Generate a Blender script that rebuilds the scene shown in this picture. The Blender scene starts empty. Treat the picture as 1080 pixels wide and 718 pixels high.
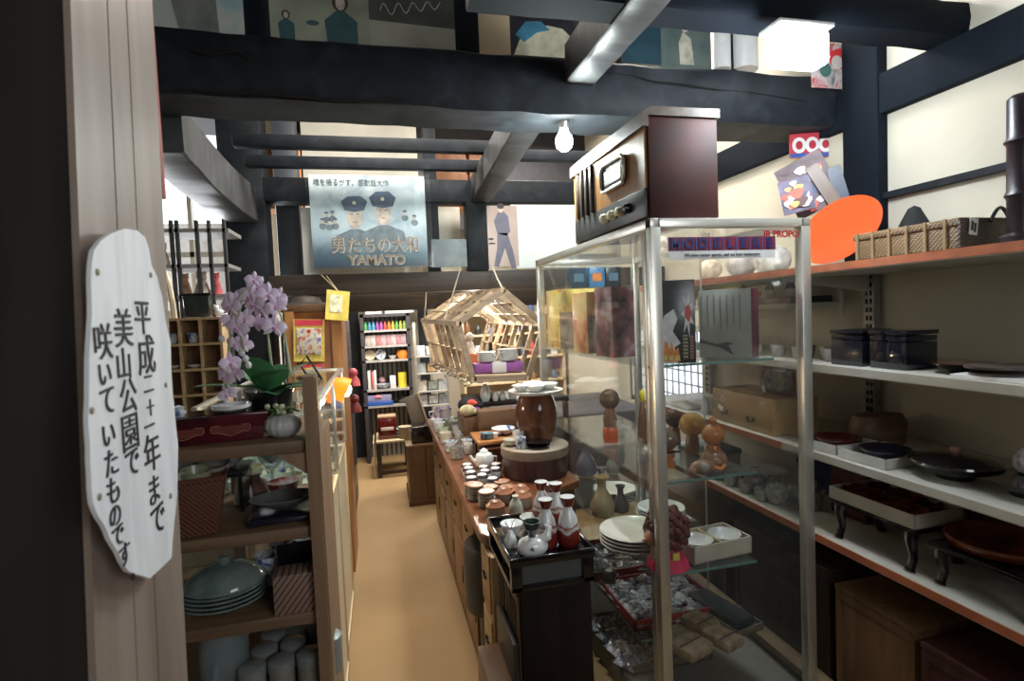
import bpy, bmesh, math, random
import numpy as np
from mathutils import Vector, Matrix
R = random.Random(7)
PI = math.pi
C = bpy.context.scene.collection
SC = bpy.context.scene

# ---------------------------------------------------------------- camera
F = 585.0; CX, CY, H = 540.0, 359.0, 1.5
_v1 = np.array([400 - CX, CY - 336, -F]); _v1 /= np.linalg.norm(_v1)
_up = np.array([-430, 10500, F]); _up -= _v1 * _up.dot(_v1); _up /= np.linalg.norm(_up)
CM = np.array([np.cross(_v1, _up), _v1, _up])
def P(px, py, X=None, Y=None, Z=None):
    """point of the room seen at a pixel, on the room plane X, Y or Z"""
    r = CM @ np.array([px - CX, CY - py, -F])
    t = X / r[0] if X is not None else Y / r[1] if Y is not None else (Z - H) / r[2]
    return Vector((r[0] * t, r[1] * t, r[2] * t + H))
cam = bpy.data.cameras.new('camera'); cam_o = bpy.data.objects.new('camera', cam); C.objects.link(cam_o)
cam_o.matrix_world = Matrix.Translation((0, 0, H)) @ Matrix(CM.tolist()).to_4x4()
cam.sensor_width = 36; cam.lens = 36 * F / 1080; cam.clip_start = 0.02
cam.dof.use_dof = True; cam.dof.focus_distance = 3.2; cam.dof.aperture_fstop = 5.6
SC.camera = cam_o

# ---------------------------------------------------------------- world, light, exposure
SC.view_settings.view_transform = 'Standard'; SC.view_settings.look = 'None'
SC.view_settings.gamma = 1; SC.view_settings.use_curve_mapping = False
SC.view_settings.exposure = 0.62
w = bpy.data.worlds.new('world'); SC.world = w; w.use_nodes = True
w.node_tree.nodes['Background'].inputs[0].default_value = (0.86, 0.92, 1.0, 1)
w.node_tree.nodes['Background'].inputs[1].default_value = 2.2
def area(name, loc, rot, sx, sy, power, col):
    l = bpy.data.lights.new(name, 'AREA'); l.shape = 'RECTANGLE'; l.size = sx; l.size_y = sy; l.energy = power; l.color = col
    o = bpy.data.objects.new(name, l); C.objects.link(o); o.location = loc; o.rotation_euler = rot; return o
def point(name, loc, power, col, r=0.05):
    l = bpy.data.lights.new(name, 'POINT'); l.energy = power; l.color = col; l.shadow_soft_size = r
    o = bpy.data.objects.new(name, l); C.objects.link(o); o.location = loc; return o
# daylight entering by the back-left window; added fill light inside the closed shop front
area('daylight_window', (-1.7, 4.7, 1.7), (math.radians(-90), 0, 0), 1.6, 1.8, 55, (0.9, 0.95, 1))
area('front_fill_light', (1.0, -1.0, 2.0), (math.radians(92), 0, math.radians(22)), 1.2, 0.9, 15, (0.88, 0.94, 1))
# added area lights without fixtures, brightening the shop further inside
for lx, ly, lz, e in ((0.1, 5.3, 1.85, 17), (1.3, 5.4, 1.85, 15), (0.1, 4.55, 3.1, 26), (1.3, 4.6, 3.1, 20), (0.1, 2.85, 3.2, 32), (1.2, 2.75, 3.2, 28)):
    area('inner_fill_light', (lx, ly, lz), (0, 0, 0), 0.5, 0.5, e, (1, 0.94, 0.86))

# ---------------------------------------------------------------- materials
_mc = {}
def _new(name):
    m = bpy.data.materials.new(name); m.use_nodes = True
    return m, m.node_tree, m.node_tree.nodes['Principled BSDF']
def _ramp(nt, src, stops):
    r = nt.nodes.new('ShaderNodeValToRGB'); nt.links.new(src, r.inputs[0])
    e = r.color_ramp.elements
    while len(e) < len(stops): e.new(0.5)
    for k, (p, c) in enumerate(stops): e[k].position = p; e[k].color = (*c, 1)
    return r.outputs[0]
def _coord(nt, scale, kind='Object'):
    tc = nt.nodes.new('ShaderNodeTexCoord'); mp = nt.nodes.new('ShaderNodeMapping')
    mp.inputs['Scale'].default_value = scale; nt.links.new(tc.outputs[kind], mp.inputs[0]); return mp.outputs[0]
def _noise(nt, vec, scale=5, detail=4, dist=0.0):
    n = nt.nodes.new('ShaderNodeTexNoise'); n.inputs['Scale'].default_value = scale; n.inputs['Detail'].default_value = detail
    n.inputs['Distortion'].default_value = dist; nt.links.new(vec, n.inputs['Vector']); return n.outputs['Fac']
def _bump(nt, b, src, st=0.3, d=0.004):
    n = nt.nodes.new('ShaderNodeBump'); n.inputs['Strength'].default_value = st; n.inputs['Distance'].default_value = d
    nt.links.new(src, n.inputs['Height']); nt.links.new(n.outputs[0], b.inputs['Normal'])
def plain(col, rough=0.5, metal=0.0, var=0.12, scale=14, coat=0.0):
    k = ('p', col, rough, metal, var, scale, coat)
    if k in _mc: return _mc[k]
    m, nt, b = _new('surface')
    f = _noise(nt, _coord(nt, (1, 1, 1)), scale, 3)
    lo = tuple(max(0, c * (1 - var)) for c in col); hi = tuple(min(1, c * (1 + var)) for c in col)
    nt.links.new(_ramp(nt, f, ((0.3, lo), (0.7, hi))), b.inputs['Base Color'])
    b.inputs['Roughness'].default_value = rough; b.inputs['Metallic'].default_value = metal; b.inputs['Coat Weight'].default_value = coat
    _mc[k] = m; return m
def wood(c1, c2, axis='x', rough=0.5, scale=1.0, coat=0.0, bump=0.25):
    k = ('w', c1, c2, axis, rough, scale, coat)
    if k in _mc: return _mc[k]
    m, nt, b = _new('wood')
    s = {'x': (2, 28, 28), 'y': (28, 2, 28), 'z': (28, 28, 2)}[axis]
    v = _coord(nt, tuple(q * scale for q in s))
    f = _noise(nt, v, 1.0, 6, 0.6)
    nt.links.new(_ramp(nt, f, ((0.3, c1), (0.52, tuple((a + c) / 2 for a, c in zip(c1, c2))), (0.75, c2))), b.inputs['Base Color'])
    b.inputs['Roughness'].default_value = rough; b.inputs['Coat Weight'].default_value = coat
    _bump(nt, b, f, bump, 0.002)
    _mc[k] = m; return m
def emis(col, st):
    k = ('e', col, st)
    if k in _mc: return _mc[k]
    m, nt, b = _new('glow')
    b.inputs['Base Color'].default_value = (*col, 1); b.inputs['Emission Color'].default_value = (*col, 1); b.inputs['Emission Strength'].default_value = st
    _mc[k] = m; return m
def glass(tint=(0.985, 0.995, 0.99), clear=0.99, rough=0.03):
    k = ('g', tint, clear, rough)
    if k in _mc: return _mc[k]
    m, nt, b = _new('glass'); nt.nodes.remove(b)
    out = nt.nodes['Material Output']
    t = nt.nodes.new('ShaderNodeBsdfTransparent'); t.inputs[0].default_value = (*tint, 1)
    g = nt.nodes.new('ShaderNodeBsdfGlossy'); g.inputs['Roughness'].default_value = rough
    d = nt.nodes.new('ShaderNodeBsdfDiffuse'); d.inputs[0].default_value = (0.75, 0.8, 0.8, 1)
    lw = nt.nodes.new('ShaderNodeLayerWeight'); lw.inputs[0].default_value = 0.5
    pw = nt.nodes.new('ShaderNodeMath'); pw.operation = 'POWER'; nt.links.new(lw.outputs['Facing'], pw.inputs[0]); pw.inputs[1].default_value = 4.0
    fr = nt.nodes.new('ShaderNodeMath'); fr.operation = 'MULTIPLY_ADD'; nt.links.new(pw.outputs[0], fr.inputs[0]); fr.inputs[1].default_value = 0.55; fr.inputs[2].default_value = 0.025
    a = nt.nodes.new('ShaderNodeMixShader'); c = nt.nodes.new('ShaderNodeMixShader')
    nt.links.new(fr.outputs[0], a.inputs[0]); nt.links.new(t.outputs[0], a.inputs[1]); nt.links.new(g.outputs[0], a.inputs[2])
    c.inputs[0].default_value = 1 - clear; nt.links.new(a.outputs[0], c.inputs[1]); nt.links.new(d.outputs[0], c.inputs[2])
    nt.links.new(c.outputs[0], out.inputs[0]); _mc[k] = m; return m
def ramped(name, mapscale, noise, stops, rough=0.5, metal=0.0, dist=0.0, detail=4, bump=0):
    m, nt, b = _new(name)
    f = _noise(nt, _coord(nt, mapscale), noise, detail, dist)
    nt.links.new(_ramp(nt, f, stops), b.inputs['Base Color']); b.inputs['Roughness'].default_value = rough; b.inputs['Metallic'].default_value = metal
    if bump: _bump(nt, b, f, bump, 0.004)
    return m
def banded(name, axis, stops, rough=0.3, wob=0.0, metal=0, interp='LINEAR', lo=0, hi=1):
    """colour bands along one axis of the thing's own Generated box"""
    m, nt, b = _new(name)
    tc = nt.nodes.new('ShaderNodeTexCoord'); s = nt.nodes.new('ShaderNodeSeparateXYZ'); nt.links.new(tc.outputs['Generated'], s.inputs[0])
    src = s.outputs['XYZ'.index(axis)]
    if wob:
        n = _noise(nt, _coord(nt, (1, 1, 1)), 30, 3)
        ma = nt.nodes.new('ShaderNodeMath'); ma.operation = 'MULTIPLY_ADD'; nt.links.new(n, ma.inputs[0]); ma.inputs[1].default_value = wob; nt.links.new(src, ma.inputs[2])
        mb_ = nt.nodes.new('ShaderNodeMath'); mb_.operation = 'SUBTRACT'; nt.links.new(ma.outputs[0], mb_.inputs[0]); mb_.inputs[1].default_value = wob / 2; src = mb_.outputs[0]
    r = _ramp(nt, src, stops); r.node.color_ramp.interpolation = interp
    nt.links.new(r, b.inputs['Base Color']); b.inputs['Roughness'].default_value = rough; b.inputs['Metallic'].default_value = metal
    return m
def stripes(name, vec, per, c1, c2, duty=0.5, rough=0.5, kind='Object'):
    """straight stripes: fract(dot(position, vec)/per)"""
    m, nt, b = _new(name)
    tc = nt.nodes.new('ShaderNodeTexCoord'); d = nt.nodes.new('ShaderNodeVectorMath'); d.operation = 'DOT_PRODUCT'
    nt.links.new(tc.outputs[kind], d.inputs[0]); d.inputs[1].default_value = vec
    q = nt.nodes.new('ShaderNodeMath'); q.operation = 'DIVIDE'; nt.links.new(d.outputs['Value'], q.inputs[0]); q.inputs[1].default_value = per
    f = nt.nodes.new('ShaderNodeMath'); f.operation = 'FRACT'; nt.links.new(q.outputs[0], f.inputs[0])
    r = _ramp(nt, f.outputs[0], ((0, c1), (duty, c2))); r.node.color_ramp.interpolation = 'CONSTANT'
    nt.links.new(r, b.inputs['Base Color']); b.inputs['Roughness'].default_value = rough; return m

BEAM = ramped('old_beam', (3, 3, 3), 3, ((0.25, (0.005, 0.006, 0.008)), (0.55, (0.011, 0.014, 0.018)), (0.8, (0.022, 0.027, 0.034))), 0.6, detail=8, dist=1.0, bump=0.4)
BEAM.node_tree.nodes['Principled BSDF'].inputs['Specular IOR Level'].default_value = 0.22
BEAMG = ramped('grey_beam', (1, 6, 1), 4, ((0.25, (0.025, 0.026, 0.028)), (0.55, (0.05, 0.051, 0.054)), (0.8, (0.085, 0.086, 0.088))), 0.5, detail=8, dist=1.0, bump=0.4)
BEAMB = wood((0.02, 0.014, 0.01), (0.06, 0.042, 0.03), 'x', 0.5)
DARK = wood((0.012, 0.008, 0.006), (0.035, 0.022, 0.016), 'z', 0.45)
BLACK = plain((0.008, 0.008, 0.009), 0.25)
LACQ = plain((0.006, 0.005, 0.007), 0.12, coat=0.6)
RLAC = plain((0.09, 0.006, 0.006), 0.15, coat=0.5)
COPP = ramped('amber_lacquer', (1, 1, 1), 9, ((0.3, (0.07, 0.014, 0.005)), (0.7, (0.22, 0.055, 0.018))), 0.15)
TAN = wood((0.2, 0.12, 0.07), (0.36, 0.23, 0.14), 'z', 0.5)
TANX = wood((0.13, 0.075, 0.04), (0.23, 0.14, 0.08), 'x', 0.5)
MIDW = wood((0.13, 0.055, 0.022), (0.26, 0.12, 0.05), 'y', 0.3, coat=0.3)
ORW = wood((0.27, 0.09, 0.025), (0.42, 0.17, 0.06), 'z', 0.35)
BRW = wood((0.075, 0.034, 0.016), (0.15, 0.075, 0.035), 'z', 0.4)
BRWX = wood((0.1, 0.055, 0.03), (0.2, 0.115, 0.065), 'x', 0.5)
PALE = wood((0.5, 0.36, 0.2), (0.72, 0.58, 0.38), 'z', 0.6)
STEEL = plain((0.5, 0.5, 0.47), 0.3, 0.9, 0.06)
ALU = plain((0.62, 0.6, 0.54), 0.32, 0.75, 0.05)
PLAS = plain((0.5, 0.46, 0.37), 0.85, var=0.06, scale=3)
WHITE = plain((0.78, 0.78, 0.76), 0.35, var=0.04)
CERA = plain((0.75, 0.76, 0.76), 0.12, var=0.04, coat=0.4)
CREAM = plain((0.66, 0.6, 0.46), 0.5, var=0.05)
PAPER = plain((0.75, 0.74, 0.72), 0.8, var=0.04)
CHIP = wood((0.45, 0.38, 0.28), (0.62, 0.55, 0.44), 'y', 0.7)
CLEAR = glass()
PLASTIC = glass((0.93, 0.95, 0.97), 0.6, 0.12)
BLUE = plain((0.04, 0.09, 0.32), 0.3)
GREYC = ramped('speckled_stoneware', (1, 1, 1), 60, ((0.35, (0.2, 0.19, 0.17)), (0.65, (0.42, 0.4, 0.36))), 0.35)

# ---------------------------------------------------------------- mesh tools
class MB:
    def __init__(s): s.bm = bmesh.new()
    def box(s, c, d, rot=None, bev=0.0, taper=None):
        v = []
        for i in (-1, 1):
            for j in (-1, 1):
                for k in (-1, 1):
                    tx = ty = 1
                    if taper and k == -1: tx = ty = taper
                    v.append(Vector((i * d[0] / 2 * tx, j * d[1] / 2 * ty, k * d[2] / 2)))
        if rot is not None: v = [rot @ q for q in v]
        vs = [s.bm.verts.new(q + Vector(c)) for q in v]
        fs = [s.bm.faces.new([vs[a] for a in q]) for q in ((0, 1, 3, 2), (4, 6, 7, 5), (0, 4, 5, 1), (2, 3, 7, 6), (0, 2, 6, 4), (1, 5, 7, 3))]
        if bev:
            es = list({e for f in fs for e in f.edges})
            bmesh.ops.bevel(s.bm, geom=es, offset=bev, segments=2, affect='EDGES', profile=0.5)
        return s
    def bb(s, x0, x1, y0, y1, z0, z1, bev=0.0):
        return s.box(((x0 + x1) / 2, (y0 + y1) / 2, (z0 + z1) / 2), (abs(x1 - x0), abs(y1 - y0), abs(z1 - z0)), None, bev)
    def lathe(s, prof, c=(0, 0, 0), n=20, M=None, sx=1, sy=1, rib=0, ribn=0):
        rings = []
        for r, z in prof:
            ring = []
            for k in range(n):
                a = 2 * PI * k / n
                q = r * (1 + (rib * math.cos(ribn * a) if ribn else 0))
                v = Vector((q * math.cos(a) * sx, q * math.sin(a) * sy, z))
                if M is not None: v = M @ v
                ring.append(s.bm.verts.new(v + Vector(c)))
            rings.append(ring)
        for a, b in zip(rings, rings[1:]):
            for k in range(n): s.bm.faces.new((a[k], a[(k + 1) % n], b[(k + 1) % n], b[k]))
        if prof[0][0] > 1e-4: s.bm.faces.new(list(reversed(rings[0])))
        if prof[-1][0] > 1e-4: s.bm.faces.new(rings[-1])
        return s
    def ball(s, c, r, n=14, sc=(1, 1, 1), M=None):
        prof = [(r * math.sin(PI * k / 8) + 1e-5, -r * math.cos(PI * k / 8) * sc[2]) for k in range(9)]
        return s.lathe(prof, c, n, M, sc[0], sc[1])
    def tube(s, pts, r, n=8, close=False):
        pts = [Vector(p) for p in pts]; N = len(pts); rings = []
        rr = r if isinstance(r, (list, tuple)) else [r] * N
        ref = None
        for i, p in enumerate(pts):
            if close: t = pts[(i + 1) % N] - pts[i - 1]
            else: t = (pts[min(i + 1, N - 1)] - pts[max(i - 1, 0)])
            t.normalize()
            if ref is None: ref = Vector((0, 0, 1)) if abs(t.z) < 0.9 else Vector((1, 0, 0))
            a = (ref - t * ref.dot(t)).normalized(); b = t.cross(a); ref = a
            rings.append([s.bm.verts.new(p + (a * math.cos(2 * PI * k / n) + b * math.sin(2 * PI * k / n)) * rr[i]) for k in range(n)])
        m = N if close else N - 1
        for i in range(m):
            A, B = rings[i], rings[(i + 1) % N]
            for k in range(n): s.bm.faces.new((A[k], A[(k + 1) % n], B[(k + 1) % n], B[k]))
        if not close: s.bm.faces.new(list(reversed(rings[0]))); s.bm.faces.new(rings[-1])
        return s
    def bar(s, a, b, wd, ht, up=(0, 0, 1)):
        a, b = Vector(a), Vector(b); t = (b - a); L = t.length; t.normalize()
        u = Vector(up); u = (u - t * u.dot(t)).normalized(); v = t.cross(u)
        M = Matrix((t, v, u)).transposed()
        return s.box((a + b) / 2, (L, wd, ht), M)
    def prism(s, pts, off):
        """outline of 3D points pushed by off"""
        off = Vector(off)
        A = [s.bm.verts.new(Vector(p)) for p in pts]; B = [s.bm.verts.new(Vector(p) + off) for p in pts]
        n = len(pts)
        s.bm.faces.new(list(reversed(A))); s.bm.faces.new(B)
        for k in range(n): s.bm.faces.new((A[k], A[(k + 1) % n], B[(k + 1) % n], B[k]))
        return s
    def hexa(s, bot, top):
        A = [s.bm.verts.new(Vector(p)) for p in bot]; B = [s.bm.verts.new(Vector(p)) for p in top]
        s.bm.faces.new(list(reversed(A))); s.bm.faces.new(B)
        for k in range(4): s.bm.faces.new((A[k], A[(k + 1) % 4], B[(k + 1) % 4], B[k]))
        return s
    def build(s, name, m, parent=None, loc=(0, 0, 0), rz=0.0, rot=None, smooth=True, kind=None):
        bmesh.ops.recalc_face_normals(s.bm, faces=s.bm.faces)
        me = bpy.data.meshes.new(name); s.bm.to_mesh(me); s.bm.free()
        me.materials.append(m)
        if smooth:
            me.polygons.foreach_set('use_smooth', [True] * len(me.polygons)); me.set_sharp_from_angle(angle=0.7)
        o = bpy.data.objects.new(name, me); C.objects.link(o); o.location = loc
        o.rotation_euler = rot if rot is not None else (0, 0, rz)
        if parent is not None: o.parent = parent
        if kind: o['kind'] = kind
        return o
def thing(name, label, cat, loc=(0, 0, 0), rz=0.0, group=None, rot=None):
    o = bpy.data.objects.new(name, None); C.objects.link(o); o.location = loc; o.rotation_euler = rot if rot is not None else (0, 0, rz)
    o.empty_display_size = 0.05; return tag(o, label, cat, group)
def tag(o, label, cat, group=None):
    o['label'] = label; o['category'] = cat
    if group: o['group'] = group
    return o
def dup(root, loc, rz=0.0, label=None, group=None, scale=None, rot=None):
    r = root.copy(); C.objects.link(r); r.location = loc; r.rotation_euler = rot if rot is not None else (0, 0, rz)
    if scale is not None: r.scale = (scale,) * 3
    if label: r['label'] = label
    if group: r['group'] = group
    for ch in list(root.children):
        c = ch.copy(); C.objects.link(c); c.parent = r
        for g in list(ch.children):
            d = g.copy(); C.objects.link(d); d.parent = c
    return r
def text(name, s, size, m, parent, loc, rot, sx=1.0, depth=0.0008, align='CENTER', bold=0.0):
    cu = bpy.data.curves.new(name, 'FONT'); cu.body = s; cu.size = size; cu.align_x = align; cu.align_y = 'CENTER'
    cu.extrude = depth; cu.offset = bold
    t = bpy.data.objects.new(name, cu); C.objects.link(t)
    bpy.context.view_layer.update()
    me = bpy.data.meshes.new_from_object(t.evaluated_get(bpy.context.evaluated_depsgraph_get()))
    bpy.data.objects.remove(t); me.materials.clear(); me.materials.append(m)
    o = bpy.data.objects.new(name, me); C.objects.link(o); o.location = loc; o.rotation_euler = rot; o.scale = (sx, 1, 1)
    if parent is not None: o.parent = parent
    return o
def st(o): o['kind'] = 'structure'; return o
ORD = ['first', 'second', 'third', 'fourth', 'fifth', 'sixth', 'seventh', 'eighth', 'ninth', 'tenth', 'eleventh', 'twelfth', 'thirteenth', 'fourteenth']
FACE = (PI / 2, 0, 0)           # text facing the viewer (towards -Y)
SIDE = (PI / 2, 0, PI / 2)      # text facing +X
SIDEL = (PI / 2, 0, -PI / 2)    # text facing -X (the aisle)
# ================================================================ THE SHELL
m, nt, b = _new('carpet_floor')
f = _noise(nt, _coord(nt, (1, 1, 1)), 1.4, 3); f2 = _noise(nt, _coord(nt, (1, 1, 1)), 260, 2)
mx = nt.nodes.new('ShaderNodeMath'); mx.operation = 'MULTIPLY_ADD'; nt.links.new(f2, mx.inputs[0]); mx.inputs[1].default_value = 0.35; nt.links.new(f, mx.inputs[2])
nt.links.new(_ramp(nt, mx.outputs[0], ((0.45, (0.25, 0.155, 0.065)), (0.9, (0.37, 0.24, 0.11)))), b.inputs['Base Color']); b.inputs['Roughness'].default_value = 0.75
_bump(nt, b, f2, 0.4, 0.002)
st(MB().bb(-2.6, 2.25, -1.2, 6.5, -0.1, 0).build('floor', m))
st(MB().bb(2.05, 2.2, -1.2, 3.25, 0, 3.5).bb(2.05, 2.2, 4.35, 6.5, 0, 3.5).bb(2.05, 2.2, 3.25, 4.35, 1.36, 3.5).bb(2.05, 2.2, 3.25, 4.35, 0, 0.72).build('wall_right', PLAS))
st(MB().bb(-0.9, 2.05, 6.3, 6.42, 0, 3.5).build('wall_back', PLAS))
st(MB().bb(-2.6, -2.5, -1.2, 5.0, 0, 3.5).build('wall_left', PLAS))
st(MB().bb(-2.5, -2.0, 4.9, 5.0, 0, 3.5).bb(-2.0, -1.0, 4.9, 5.0, 0, 0.9).bb(-2.0, -1.0, 4.9, 5.0, 3.3, 3.5).bb(-1.0, -0.9, 4.9, 6.42, 0, 3.5).build('wall_back_left', PLAS))
ceil_m = stripes('dark_ceiling_boards', (1, 0, 0), 0.3, (0.006, 0.005, 0.005), (0.028, 0.02, 0.016), 0.03, 0.7)
st(MB().bb(-2.6, 2.2, -1.2, 6.5, 3.5, 3.6).build('ceiling', ceil_m))
st(MB().bb(-2.6, -.6, -1.2, -1.1, 0, 3.5).bb(1.4, 2.2, -1.2, -1.1, 0, 3.5).bb(-.6, 1.4, -1.2, -1.1, 2.1, 3.5).build('wall_front', PLAS))
st(MB().bb(-.6, 1.4, -1.2, -1.18, 0, 2.1).build('door_1', plain((.12, .09, .07), .6)))
# window in the back-left wall
wf = st(MB().bb(-2.0, -1.96, 4.88, 4.96, 0.9, 3.3).bb(-1.04, -1.0, 4.88, 4.96, 0.9, 3.3).bb(-2.0, -1.0, 4.88, 4.96, 0.9, 0.94).bb(-2.0, -1.0, 4.88, 4.96, 3.26, 3.3).bb(-1.43, -1.4, 4.89, 4.95, 0.94, 3.26).bb(-1.96, -1.04, 4.89, 4.95, 2.05, 2.09).build('window_1', ALU))
MB().bb(-1.96, -1.04, 4.925, 4.93, 0.94, 3.26).build('pane', CLEAR, wf)
tag(MB().bb(-2.6, -0.95, 6.0, 6.08, 0, 2.5, 0.01).build('garden_wall', plain((0.75, 0.7, 0.68), 0.8)), 'pale sunlit wall outside beyond the back-left window', 'wall')
# latticed window in the right wall
wg = st(MB().bb(2.07, 2.12, 3.25, 3.29, 0.72, 1.36).bb(2.07, 2.12, 4.31, 4.35, 0.72, 1.36).bb(2.07, 2.12, 3.25, 4.35, 0.72, 0.76).bb(2.07, 2.12, 3.25, 4.35, 1.32, 1.36).build('window_2', WHITE))
lt = MB()
for k in range(1, 12): y = 3.29 + k * 0.085; lt.bb(2.09, 2.1, y - 0.006, y + 0.006, 0.76, 1.32)
for k in range(1, 6): z = 0.76 + k * 0.093; lt.bb(2.088, 2.102, 3.29, 4.31, z - 0.005, z + 0.005)
lt.build('lattice', plain((0.35, 0.4, 0.5), 0.5), wg)
MB().bb(2.105, 2.108, 3.29, 4.31, 0.76, 1.32).build('pane', CLEAR, wg)
DKB = plain((.004, .007, .012), .8)
DKB.node_tree.nodes['Principled BSDF'].inputs['Specular IOR Level'].default_value = .15
# timber rails on the right plaster wall
st(MB().bb(2.01, 2.07, -1.2, 6.3, 2.24, 2.4, 0.004).build('trim_1', DKB))
st(MB().bb(2.02, 2.06, -1.2, 1.88, 1.9, 1.925).build('trim_2', BEAM))

def beam(label, pts, off, m=BEAM, cat='beam', name='ceiling_beam', crack=None):
    o = MB().prism(pts, off).build(name, m, smooth=False)
    bv = o.modifiers.new('soft', 'BEVEL'); bv.width = 0.012; bv.segments = 2
    return tag(o, label, cat)
# big tie beam across the shop, built as a slightly bowed log-like timber
def logbeam(x0, x1, y0, y1, zf, hf, m, n=26, seed=1, amp=0.012):
    rr = random.Random(seed); mb = MB(); rings = []
    for k in range(n + 1):
        t = k / n; x = x0 + (x1 - x0) * t; z = zf(t); h = hf(t); j = lambda: rr.uniform(-amp, amp)
        yy0, yy1 = y0 + j() * 0.5, y1 + j() * 0.5; c = 0.25 * h
        ring = [(yy0 + c * 0.25, z), (yy0, z + c * 0.5), (yy0 - 0.008, z + h / 2), (yy0, z + h - c * 0.3), (yy0 + c * 0.3, z + h), (yy1 - c * 0.3, z + h), (yy1, z + h - c * 0.3), (yy1, z + c * 0.3), (yy1 - c * 0.3, z)]
        rings.append([mb.bm.verts.new((x, a + j() * 0.3, q + j() * 0.4)) for a, q in ring])
    for A, B in zip(rings, rings[1:]):
        for i in range(len(A)): mb.bm.faces.new((A[i], A[(i + 1) % len(A)], B[(i + 1) % len(A)], B[i]))
    mb.bm.faces.new(rings[0]); mb.bm.faces.new(list(reversed(rings[-1])))
    return mb
o = logbeam(-2.5, 2.05, 2.1, 2.36, lambda t: 2.3 - 0.035 * t, lambda t: 0.215, BEAM, 40).build('tie_beam', BEAM)
tag(o, 'big dark hand-hewn tie beam crossing the whole shop above the radio', 'beam')
def crack(pts, w, parent):
    mb = MB()
    mb.tube(pts, [w * (0.3 + math.sin(PI * (k + 0.5) / len(pts))) for k in range(len(pts))], 6)
    mb.build('crack', plain((0.003, 0.003, 0.003), 0.9), parent)
crack([P(x, y, Y=2.091) for x, y in ((190, 93), (230, 97), (285, 99), (350, 105), (420, 109), (480, 113))], 0.0045, o)
crack([P(x, y, Y=2.091) for x, y in ((640, 76), (670, 80), (690, 86), (720, 88), (760, 95), (790, 97), (850, 106))], 0.004, o)
crack([P(x, y, Y=2.091) for x, y in ((200, 52), (222, 58), (250, 54), (262, 62), (290, 68))], 0.004, o)
tag(logbeam(0.3, 2.05, 1.55, 1.68, lambda t: 2.4, lambda t: 0.115, BEAM, 18, 4, 0.006).build('upper_beam', DKB), 'upper dark beam running along just above the bright lamp', 'beam')
# timbers running from front to back
def ybeam(label, x0, x1, y0, y1, z0a, z0b, ha, hb, m=BEAMG, bow=0.0, n=14, name='cross_timber'):
    mb = MB(); rings = []; rr = random.Random(int(abs(x0) * 100))
    for k in range(n + 1):
        t = k / n; y = y0 + (y1 - y0) * t; z = z0a + (z0b - z0a) * t - bow * math.sin(PI * t); h = ha + (hb - ha) * t; e = rr.uniform(-0.003, 0.003)
        rings.append([mb.bm.verts.new(q) for q in ((x0 + e, y, z + 0.008), (x0 + 0.01, y, z), (x1 - 0.01, y, z), (x1 + e, y, z + 0.008), (x1, y, z + h), (x0, y, z + h))])
    for A, B in zip(rings, rings[1:]):
        for i in range(6): mb.bm.faces.new((A[i], A[(i + 1) % 6], B[(i + 1) % 6], B[i]))
    mb.bm.faces.new(rings[0]); mb.bm.faces.new(list(reversed(rings[-1])))
    return tag(mb.build(name, m), label, 'beam')
ybeam('grey square timber running overhead from the viewer onto the big tie beam', 0.755, 0.875, 1.0, 2.09, 2.385, 2.38, 0.16, 0.15)
ybeam('grey timber running from the tie beam back to the post above the lintel', 0.64, 0.775, 2.37, 3.72, 2.34, 2.25, 0.15, 0.16)
ybeam('thick curved grey timber on the left reaching back to the dark post', -0.86, -0.69, 2.37, 3.69, 2.16, 2.12, 0.19, 0.21, bow=0.03)
# lintel frame at Y 3.7
tag(MB().bb(-0.66, 2.05, 3.7, 3.86, 1.665, 1.795, 0.008).build('lintel_beam', BEAMB), 'long dark brown lintel below the ship film poster', 'beam')
tag(MB().bb(-0.66, 2.05, 3.7, 3.85, 2.25, 2.4, 0.01).build('mid_beam', BEAM), 'dark horizontal beam running behind the top of the film poster', 'beam')
tag(MB().bb(-0.7, 0.7, 3.2, 3.26, 2.435, 2.505, 0.006).build('loft_rail', BEAM), 'thin dark rail, the upper and nearer of two below the tie beam', 'beam')
tag(MB().bb(-0.7, 0.7, 3.46, 3.52, 2.4, 2.465, 0.006).build('loft_rail', BEAM), 'thin dark rail, the lower and farther of two below the tie beam', 'beam')
tag(MB().bb(0.78, 2.0, 3.2, 3.26, 2.4, 2.46, 0.006).build('loft_rail', BEAM), 'thin dark rail to the right of the hanging bare bulb', 'beam')
tag(MB().bb(-0.9, -0.645, 3.7, 3.9, 0, 3.5, 0.012).build('support_post', BEAM), 'dark square post behind the pink orchid', 'post')
tag(MB().bb(-0.63, -0.48, 3.96, 4.1, 0, 3.5, 0.01).build('support_post', plain((0.06, 0.07, 0.085), 0.5)), 'slim blue-grey post left of the ship film poster', 'post')
tag(MB().bb(0.6, 0.74, 3.69, 3.83, 1.795, 2.25, 0.008).build('short_post', BEAM), 'short dark post standing on the lintel beside the standing man poster', 'post')
tag(MB().bb(0.34, 0.42, 3.74, 3.83, 1.795, 3.4, 0.006).build('short_post', BEAM), 'thin dark post right of the ship film poster', 'post')
tag(MB().bb(2.0, 2.06, 1.87, 2.05, 1.63, 3.5, 0.012).build('support_post', DKB), 'dark post standing against the right wall behind the orange disc', 'post')
tag(MB().bb(0.37, 0.49, 2.42, 2.56, 2.5, 3.5, 0.01).build('loft_post', DKB), 'dark loft post between the signed photo and the cloud poster', 'post')
tag(MB().bb(-0.46, -0.35, 2.42, 2.56, 2.5, 3.5, 0.01).build('loft_post', DKB), 'dark loft post left of the two women poster', 'post')
tag(MB().bb(1.62, 1.76, 2.42, 2.56, 2.5, 3.5, 0.01).build('loft_post', BEAM), 'dark loft post behind the bright lamp', 'post')
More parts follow.
